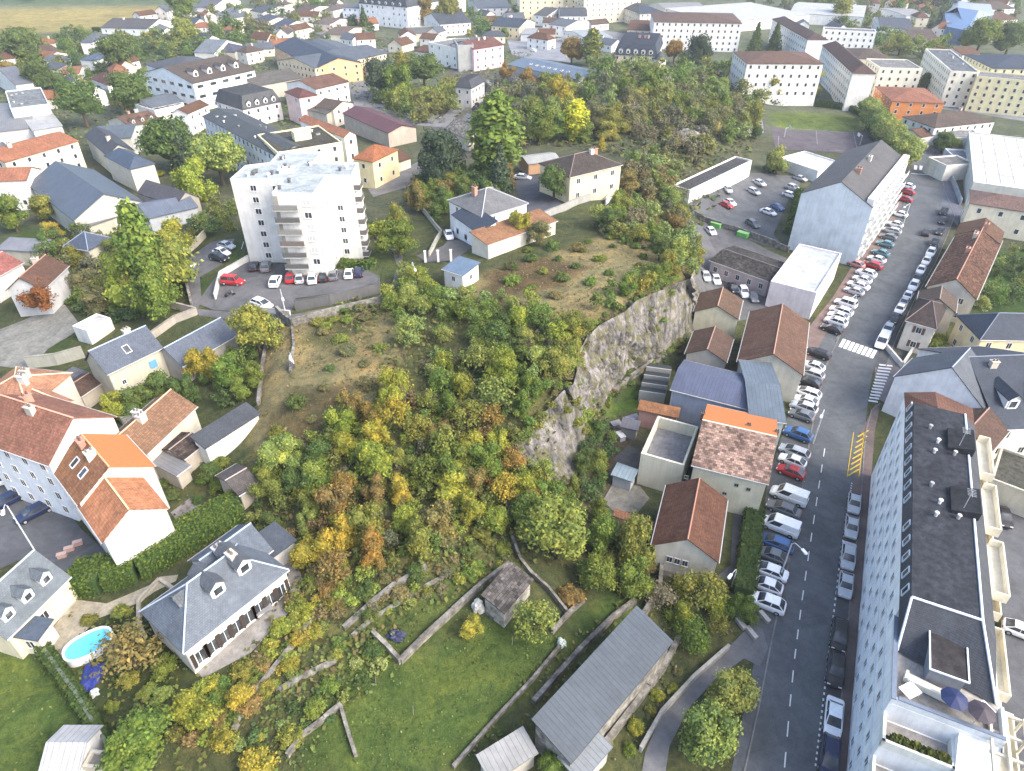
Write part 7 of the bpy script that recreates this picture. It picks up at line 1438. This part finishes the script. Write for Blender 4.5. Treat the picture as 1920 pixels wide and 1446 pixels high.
thicket([(1020,165),(1110,130),(1260,150),(1290,135),(1400,135),(1430,170),(1410,250),(1390,290),(1310,245),(1250,215),(1180,260),(1100,275),(1010,265),(960,255),(1000,210)], 5.6, (3.0,4.8), ['ol','g','g','lg','ol','gb','g'], B_, '{c} tree of the scrub wood on the far hill', '{c} trees of the far hill wood', maxn=120)
thicket([(1160,225),(1240,205),(1280,240),(1330,270),(1310,310),(1260,300),(1180,255)], 4.6, (2.6,3.8), ['gb','ol','gr','gb'], ['thin','broad'], '{c} scrub tree on the bare far rocks', '{c} scrub trees on the far rocks')
thicket([(80,480),(180,450),(230,480),(240,560),(330,580),(250,600),(170,580),(110,560),(70,510)], 4.2, (2.0,3.4), ['g','gb','ol','dg','gb'], BR3, '{c} tree in the overgrown gardens left of the column tree', '{c} trees in the overgrown gardens')
thicket([(770,340),(900,330),(960,350),(950,370),(880,390),(820,420),(780,400)], 4.0, (2.0,3.2), ['dg','ol','g','br'], B_, '{c} tree around the large cedar above the hill villa', '{c} trees around the large cedar')
thicket([(700,175),(800,185),(860,165),(850,215),(790,230),(720,205)], 5.0, (2.6,4.2), ['ol','g','yg','ol'], B_, '{c} tree below the cedars left of the cemetery', '{c} trees below the cedars')
thicket([(940,170),(1010,200),(1020,270),(960,290),(900,290)], 5.0, (2.6,3.8), ['ol','gb','g'], BR3, '{c} tree beside the cemetery and the tall poplar', '{c} trees beside the cemetery')
thicket([(820,575),(930,560),(1000,575),(980,600),(870,600),(760,580),(740,530),(780,540)], 2.9, (1.4,2.4), ['lg','yg','g','lg'], BR3, '{c} tree at the rim of the dry hilltop near the small blue roof', '{c} trees at the rim of the hilltop')
thicket([(950,480),(1090,440),(1200,440),(1260,470),(1180,540),(1050,560),(960,560)], 4.6, (.8,1.7), ['ol','gb','g','dg','br'], ['bush'], '{c} shrub scattered over the dry hilltop grass', '{c} shrubs on the dry hilltop', bush=True)
thicket([(590,620),(710,640),(730,720),(660,790),(560,840),(500,830),(510,760),(620,720)], 4.2, (.7,1.7), ['gb','dg','ol','gb'], ['bush'], '{c} low shrub on the lower part of the dry hilltop', '{c} low shrubs on the lower hilltop', bush=True)
thicket([(560,600),(700,572),(720,590),(600,620)], 2.4, (.9,1.4), ['gb','g','ol'], ['bush'], '{c} shrub along the wall below the tower car park', '{c} shrubs below the tower car park', bush=True)
thicket([(1290,1080),(1380,1100),(1390,1160),(1300,1230),(1250,1170)], 3.6, (1.2,2.0), ['g','ol','yg'], BR3, '{c} tree in the plot between brown gabled house and driveway', '{c} trees above the driveway')
thicket([(1240,1260),(1270,1230),(1285,1260),(1200,1400),(1150,1420)], 1.9, (.6,1.1), ['ol','g','gb','yg'], ['bush'], '{c} shrub in the strip garden beside the warehouse', '{c} shrubs beside the warehouse', bush=True)
thicket([(640,1200),(690,1200),(720,1250),(640,1330),(560,1400),(520,1390),(590,1300)], 2.4, (.7,1.5), ['g','dg','ol','lg'], ['bush'], '{c} shrub on the rough ground left of the big lawn', '{c} shrubs left of the big lawn', bush=True)
thicket([(650,1120),(740,1080),(850,1010),(940,1000),(950,1060),(860,1100),(700,1160)], 2.3, (.8,1.5), ['g','ol','br','dg','gb'], ['bush'], '{c} shrub on the bank above the upper lawn', '{c} shrubs above the upper lawn', bush=True)
thicket([(150,1150),(250,1140),(330,1250),(300,1340),(200,1330),(210,1200)], 2.6, (.7,1.5), ['dg','ol','g','br'], ['bush'], '{c} shrub in the villa garden right of the pool', '{c} shrubs in the villa garden', bush=True)
thicket([(460,930),(560,1000),(590,1060),(560,1040),(480,980)], 2.4, (1.0,1.8), ['br','ol','dg'], B_, '{c} tree behind the slate hipped villa', '{c} trees behind the slate villa')
thicket([(300,880),(420,870),(470,930),(440,960),(330,960),(300,910)], 2.6, (.7,1.5), ['g','ol','dg','yg'], ['bush'], '{c} shrub in the small gardens above the long hedge', '{c} shrubs above the long hedge', bush=True)
thicket([(350,690),(480,640),(490,700),(470,760),(420,770),(380,730)], 2.8, (1.1,2.0), ['g','ol','dg'], B_, '{c} tree in the gardens left of the hilltop wall', '{c} trees left of the hilltop wall')
thicket([(120,60),(180,70),(240,90),(330,80),(340,110),(200,130),(130,110)], 7.5, (3.0,5.0), ['g','dg','ol'], B_, '{c} tree in the gardens below the long farmhouse', '{c} trees below the farmhouse', maxn=30)
thicket([(360,20),(500,8),(640,8),(640,40),(560,60),(500,90),(420,130),(340,110),(330,50)], 8.5, (3.5,5.5), ['g','dg','ol','gb','g'], B_, '{c} tree among the villas at the top left', '{c} trees among the top left villas', maxn=60)
thicket([(770,4),(970,6),(960,60),(880,80),(770,60)], 9, (3.5,5.5), ['g','dg','ol'], B_, '{c} tree among the villas at the top middle', '{c} trees among the top middle villas', maxn=24)
thicket([(0,90),(120,80),(130,130),(60,150),(0,150)], 8, (3.0,5.0), ['g','dg','ol','yg'], B_, '{c} tree at the left edge between hospital and field', '{c} trees between hospital and field', maxn=24)
thicket([(1440,-12),(1900,-14),(1900,8),(1700,30),(1600,30),(1450,2)], 13, (5,7.5), ['dg','g','ol','gb'], B_, '{c} tree in the belt along the top right edge', '{c} trees in the top right belt', maxn=60)
thicket([(1600,80),(1720,80),(1780,100),(1740,125),(1640,100),(1560,30)], 8, (3.5,5), ['ol','g','yg'], B_, '{c} tree between the apartment blocks at the top right', '{c} trees between the apartment blocks', maxn=26)
thicket([(1830,500),(1920,460),(1960,560),(1830,585)], 3.6, (1.2,2.4), ['g','dg','lg'], B_, '{c} tree in the back gardens at the right edge', '{c} trees in the right back gardens')
thicket([(1400,330),(1500,300),(1510,330),(1430,320)], 3.2, (1.4,2.2), ['g','lg','dg'], B_, '{c} tree between garage car park and sports court', '{c} trees beside the sports court')
thicket([(0,0),(280,-16),(600,-22),(600,-8),(280,-2),(0,6)], 14, (4,6), ['dg','g'], B_, '{c} tree in the hedge line beyond the fields', '{c} trees beyond the fields', maxn=24)
thicket([(680,400),(700,440),(760,450),(750,480),(700,470)], 2.6, (1.0,1.8), ['g','dg','yg'], ['bush'], '{c} shrub on the lawn right of the tower', '{c} shrubs right of the tower', bush=True)
thicket([(380,400),(440,400),(430,440),(380,450),(350,440)], 3.4, (1.6,2.6), ['dg','ol','g'], B_, '{c} tree left of the tower behind the lane wall', '{c} trees left of the tower')
FEATH = [(725,560),(760,520),(815,550),(890,590),(940,610),(880,660),(800,680),(760,640)]
thicket(FEATH, 3.4, (1.2,2.1), ['lg','yg','lg','g'], ['thin','thin','broad'], '', '', fill=True, maxn=200)
WOOD1 = [(870,670),(950,615),(1000,612),(1075,620),(1085,660),(1060,720),(1000,770),(960,800),(860,760),(800,720),(790,690)]
WOOD2 = [(560,850),(640,790),(740,745),(850,765),(960,815),(975,870),(1050,920),(1080,960),(960,985),(850,1010),(760,1060),(640,1110),(570,1100),(600,960),(500,930),(490,870)]
BAND = [(560,1100),(640,1040),(680,1120),(590,1200),(540,1280),(470,1330),(400,1400),(320,1380),(370,1290),(470,1240),(545,1160)]
thicket(WOOD1, 1.6, (.9,1.5), ['g','dg','g','ol','lg','gb'], B_, '', '', fill=True, maxn=800)
thicket(WOOD2, 1.6, (.9,1.5), ['ol','yg','ol','br','g','yg','gb'], B_, '', '', fill=True, maxn=800)
thicket(BAND, 1.1, (.6,1.1), ['yg','ol','br','yg','y','g'], ['bush'], '', '', bush=True, fill=True, maxn=400)
thicket([(1130,590),(1090,640),(1075,700),(1120,770),(1200,695),(1265,655),(1290,620),(1300,560),(1250,545),(1180,575)], 2.0, (.4,.9), ['ol','br','g','gb'], ['bush'], '', '', bush=True, fill=True, maxn=60)
RIM = [(1300,500),(1290,522),(1225,545),(1170,580),(1120,606),(1088,640),(1076,700),(1050,730),(1010,780),(960,828),(985,835),(1040,775),(1085,735),(1098,660),(1130,622),(1190,576),(1262,545),(1305,520)]
thicket(RIM, 1.1, (.5,1.1), ['ol','g','gb','g','br','yg'], ['bush'], '', '', bush=True, fill=True, maxn=320, lift=.9)
thicket([(1062,735),(1085,725),(1108,790),(1100,840),(1078,800)], 1.0, (.6,1.2), ['yg','ol','g'], ['bush'], '', '', bush=True, fill=True, maxn=60, lift=1.0)
thicket([(1180,600),(1230,575),(1255,600),(1225,650),(1185,660)], 1.6, (.5,1.0), ['ol','br','g'], ['bush'], '', '', bush=True, fill=True, maxn=30, lift=1.3)
thicket([(1250,650),(1290,640),(1270,668),(1200,705),(1150,748),(1125,785),(1105,800),(1112,770),(1150,730),(1205,690)], 1.2, (.5,1.0), ['ol','g','br','dg'], ['bush'], '', '', bush=True, fill=True, maxn=120)
thicket([(650,1120),(740,1080),(850,1010),(940,1000),(950,1060),(860,1100),(700,1160)], 1.5, (.5,1.0), ['g','ol','br','gb','yg'], ['bush'], '', '', bush=True, fill=True, maxn=200)
thicket([(640,1200),(690,1200),(720,1250),(640,1330),(560,1400),(470,1440),(440,1400),(590,1300)], 1.6, (.5,1.0), ['g','dg','ol','lg'], ['bush'], '', '', bush=True, fill=True, maxn=200)
thicket([(60,480),(180,450),(240,480),(330,580),(250,600),(170,590),(110,570),(70,520)], 2.6, (1.2,2.0), ['g','gb','ol','dg'], ['bush'], '', '', bush=True, fill=True, maxn=160)
thicket([(1150,400),(1180,320),(1210,285),(1260,290),(1275,380),(1280,440),(1230,470),(1170,460),(1120,430)], 2.4, (1.0,1.8), ['ol','gb','g','lg'], ['bush'], '', '', bush=True, fill=True, maxn=200)
thicket([(280,70),(640,20),(720,60),(640,90),(480,110),(330,110)], 7, (2,3.5), ['g','dg','ol','gb'], B_, '', '', fill=True, maxn=80)
thicket([(1380,10),(1900,0),(1920,60),(1700,70),(1560,50)], 10, (2.5,4), ['g','dg','ol','gb'], B_, '', '', fill=True, maxn=70)
thicket([(0,100),(130,110),(300,150),(250,220),(130,150),(0,150)], 6, (2,3.2), ['g','dg','ol','lg'], B_, '', '', fill=True, maxn=60)
realise()
# bare poles and saplings on the hill edge
for px, h_, lb in (((762,700),6,'thin bare trunk standing on the dry hilltop'),((860,700),7,'pale bare sapling in the wood edge below the hilltop'),((960,520),6,'bare sapling near the small blue roofed building'),((800,770),6,'bare sapling between dry hilltop and autumn wood')):
    c_ = G(*px); o = link('bare_tree', R.choice(BARE), None, None, c_, R.uniform(0,6), (h_*.3,h_*.3,h_*.5)); tag(o, lb, 'tree')
# hedges
def hedge(px, w, h, col, label):
    pts = [G(*q) for q in px]; c = pts[0].copy(); V = []; F = []; rt = empty('hedge', c); tag(rt, label, 'hedge'); core = MB()
    for a, b in zip(pts[:-1], pts[1:]):
        d = b-a; L = d.length; e = d.normalized(); n = Vector((-e.y, e.x, 0)).normalized()
        q = [(a-c+n*w*.42)[:2], (a-c-n*w*.42)[:2], (b-c-n*w*.42)[:2], (b-c+n*w*.42)[:2]]; za, zb = T(a.x,a.y)-c.z, T(b.x,b.y)-c.z
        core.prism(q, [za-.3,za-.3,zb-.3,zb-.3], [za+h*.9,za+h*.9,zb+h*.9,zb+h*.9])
        for k in range(int(L*(w+2*h)*(26 if a.y < 120 else 8))):
            s = R.random(); y = R.uniform(-w/2, w/2); t = R.random()
            if t < w/(w+2*h)+.1: off = Vector((0,0,h+R.gauss(0,.12)))+n*y; nn = Vector((0,0,1))
            else: sg = R.choice((-1,1)); off = n*sg*(w/2+R.gauss(0,.1))+Vector((0,0,R.uniform(.1,h))); nn = n*sg
            p = a.lerp(b, s); p = p-c+off; p.z = off.z+T(p.x+c.x-off.x, p.y+c.y-off.y)-c.z
            nn = (nn+Vector((R.gauss(0,.5),R.gauss(0,.5),R.gauss(0,.5)))).normalized(); e1 = nn.orthogonal().normalized(); f1 = nn.cross(e1); sz = R.uniform(.10,.22)*(1 if a.y < 120 else 2.2); k0 = len(V)
            V += [p-e1*sz, p+f1*sz*.7, p+e1*sz, p-f1*sz*.7]; F.append((k0,k0+1,k0+2,k0+3))
    me = bpy.data.meshes.new('leaves'); me.from_pydata(V, [], F); me.materials.append(M['foliage']); link('leaves', me, rt, (.11,.17,.04) if col == 'g' else (.075,.12,.04)); link('branches', core.mesh('branches', [M['hedge']]), rt)
hedge([(142,1098),(200,1092),(260,1072),(320,1038),(390,995),(455,960)],4.2,2.6,'g','long thick clipped green hedge above the slate villa')
hedge([(1413,965),(1405,1020),(1397,1085),(1392,1120)],2.6,1.8,'dg','narrow dark green hedge between brown gabled house and parked cars')
hedge([(1442,194),(1520,198),(1590,206),(1640,232)],2.0,2.0,'dg','dark hedge row behind the bright sports lawn')
hedge([(1625,245),(1650,272),(1680,305),(1690,320)],2.0,2.0,'dg','dark hedge under the pollard trees')
hedge([(178,60),(240,65),(300,68)],3.0,2.5,'dg','straight dark hedge in front of the long farmhouse')
hedge([(1500,365),(1492,400),(1480,440)],2.5,2.0,'g','hedge behind the grey gable building')
hedge([(700,497),(690,505),(640,500)],1.6,1.4,'g','low hedge at the right foot of the tower')
hedge([(85,1222),(150,1312),(200,1395)],1.4,1.4,'dg','green hedge along the wall between the bottom left lawns')
# undergrowth and rough grass: uncountable
def undergrowth(name, zones, label_kind):
    V = []; F = []; C = []
    for px, dens_, sz, cols, hgt in zones:
        pl = wpoly(px); X0, X1 = min(q.x for q in pl), max(q.x for q in pl); Y0, Y1 = min(q.y for q in pl), max(q.y for q in pl)
        n = int((X1-X0)*(Y1-Y0)*dens_); x = np.random.RandomState(len(V) % 999).uniform(X0, X1, n); y = np.random.RandomState(len(V) % 997+5).uniform(Y0, Y1, n)
        ok = inpoly(x, y, pl) & (vnoise(x, y, 3.0, 9)+vnoise(x, y, 1.2, 10)*.6 > R.uniform(.5,.6)); x, y = x[ok], y[ok]; z = T_arr(x, y); rs = np.random.RandomState(n % 991)
        n = len(x); th = rs.uniform(0, 6.28, n); s = sz*rs.uniform(.5, 1.5, n); tilt = rs.uniform(-.6, .6, (n, 2)); hh = rs.uniform(0, hgt, n)
        ex = np.stack([np.cos(th)*s, np.sin(th)*s, tilt[:,0]*s], 1); fx = np.stack([-np.sin(th)*s*.7, np.cos(th)*s*.7, tilt[:,1]*s], 1); p = np.stack([x, y, z+.06+hh], 1)
        q = np.stack([p-ex, p-fx, p+ex, p+fx], 1).reshape(-1, 3); V.append(q); k = rs.randint(0, len(cols), n); base = np.array([FC.get(c, c) for c in cols])[k]*rs.uniform(.4, .8, (n, 1)); C.append(np.repeat(base, 4, 0))
    return leafcloud(name, np.concatenate(V), np.concatenate(C))
FC['dry'] = (.30,.23,.11); FC['straw'] = (.38,.31,.15); FC['grass'] = (.13,.18,.04); FC['soil'] = (.10,.08,.055); FC['weed'] = (.17,.17,.06)
undergrowth('undergrowth', [
 ([(620,560),(860,540),(1110,600),(1080,740),(1040,830),(1080,930),(1240,1000),(1240,1100),(1000,1060),(760,1180),(560,1330),(380,1446),(300,1446),(420,1280),(560,1080),(480,960),(470,850),(640,820),(740,740)], 3.2, .26, ['g','ol','dg','br','weed','ol'], .7),
 (MEADOW, 2.6, .15, ['dry','straw','dry','weed','br','gb'], .15),
 ([(640,1200),(900,1100),(1050,1185),(1030,1260),(870,1430),(800,1460),(440,1460),(600,1300)], 5.0, .10, ['grass','lg','weed','g','dg','grass'], .14),
 ([(450,1400),(600,1200),(700,1180),(750,1260),(640,1340),(560,1460),(440,1460)], 5.0, .22, ['g','dg','ol','weed','lg'], .5),
 ([(1000,100),(300,20),(0,100),(0,300),(300,260),(700,250),(1000,200)], .25, .6, ['g','ol','gb','lg'], .8),
 ([(-60,1210),(90,1222),(210,1400),(100,1480),(-60,1480)], 2.2, .12, ['grass','lg','weed','g'], .08),
 ([(1000,1250),(1190,1110),(1240,1060),(1390,1100),(1390,1170),(1280,1260),(1180,1446),(860,1446)], 2.2, .22, ['ol','weed','g','gb','straw'], .4),
 ([(1020,165),(1400,135),(1430,250),(1300,440),(1310,500),(1150,450),(1100,430),(1180,300),(960,260)], .7, .6, ['ol','g','gb','dg','br'], .8),
 ([(130,1150),(330,1130),(400,1280),(300,1446),(200,1400),(140,1250)], 3, .2, ['dg','ol','g','br'], .4),
 ([(60,480),(330,460),(340,600),(180,600),(60,520)], 1.2, .35, ['g','ol','gb','dg'], .6),
 ([(290,860),(480,860),(480,960),(330,990)], 2.5, .2, ['g','ol','br','soil'], .3)], '')

wr = find('huge white panelled'); L_, dp, hh, rs, zg = wr['_geo']; ro_ = kids(wr, 'roof')[0]
for k in range(1, 6): mb = MB(); mb.box((-L_/2+L_*k/6,0,hh-.10),(.14,dp-1,.05)); link('roof_joint', mb.mesh('roof_joint', [M['trim']]), ro_, (.2,.2,.2))
for k in range(1, 5): mb = MB(); mb.box((0,-dp/2+dp*k/5,hh-.07),(L_-1,.14,.05)); link('roof_joint', mb.mesh('roof_joint', [M['trim']]), ro_, (.2,.2,.2))
# ---------------- the air ----------------
mb = MB(); mb.box((0, 2100, 35.5), (9600, 6200, 73)); hz = bpy.data.materials.new('haze'); hz.use_nodes = True; t = hz.node_tree
for n_ in list(t.nodes):
    if n_.type == 'BSDF_PRINCIPLED': t.nodes.remove(n_)
pv = t.nodes.new('ShaderNodeVolumePrincipled'); pv.inputs['Color'].default_value = (.86,.92,1,1); pv.inputs['Density'].default_value = .0002; pv.inputs['Anisotropy'].default_value = .2
t.links.new(pv.outputs[0], t.nodes['Material Output'].inputs['Volume']); o = link('haze', mb.mesh('haze', [hz])); o['kind'] = 'stuff'
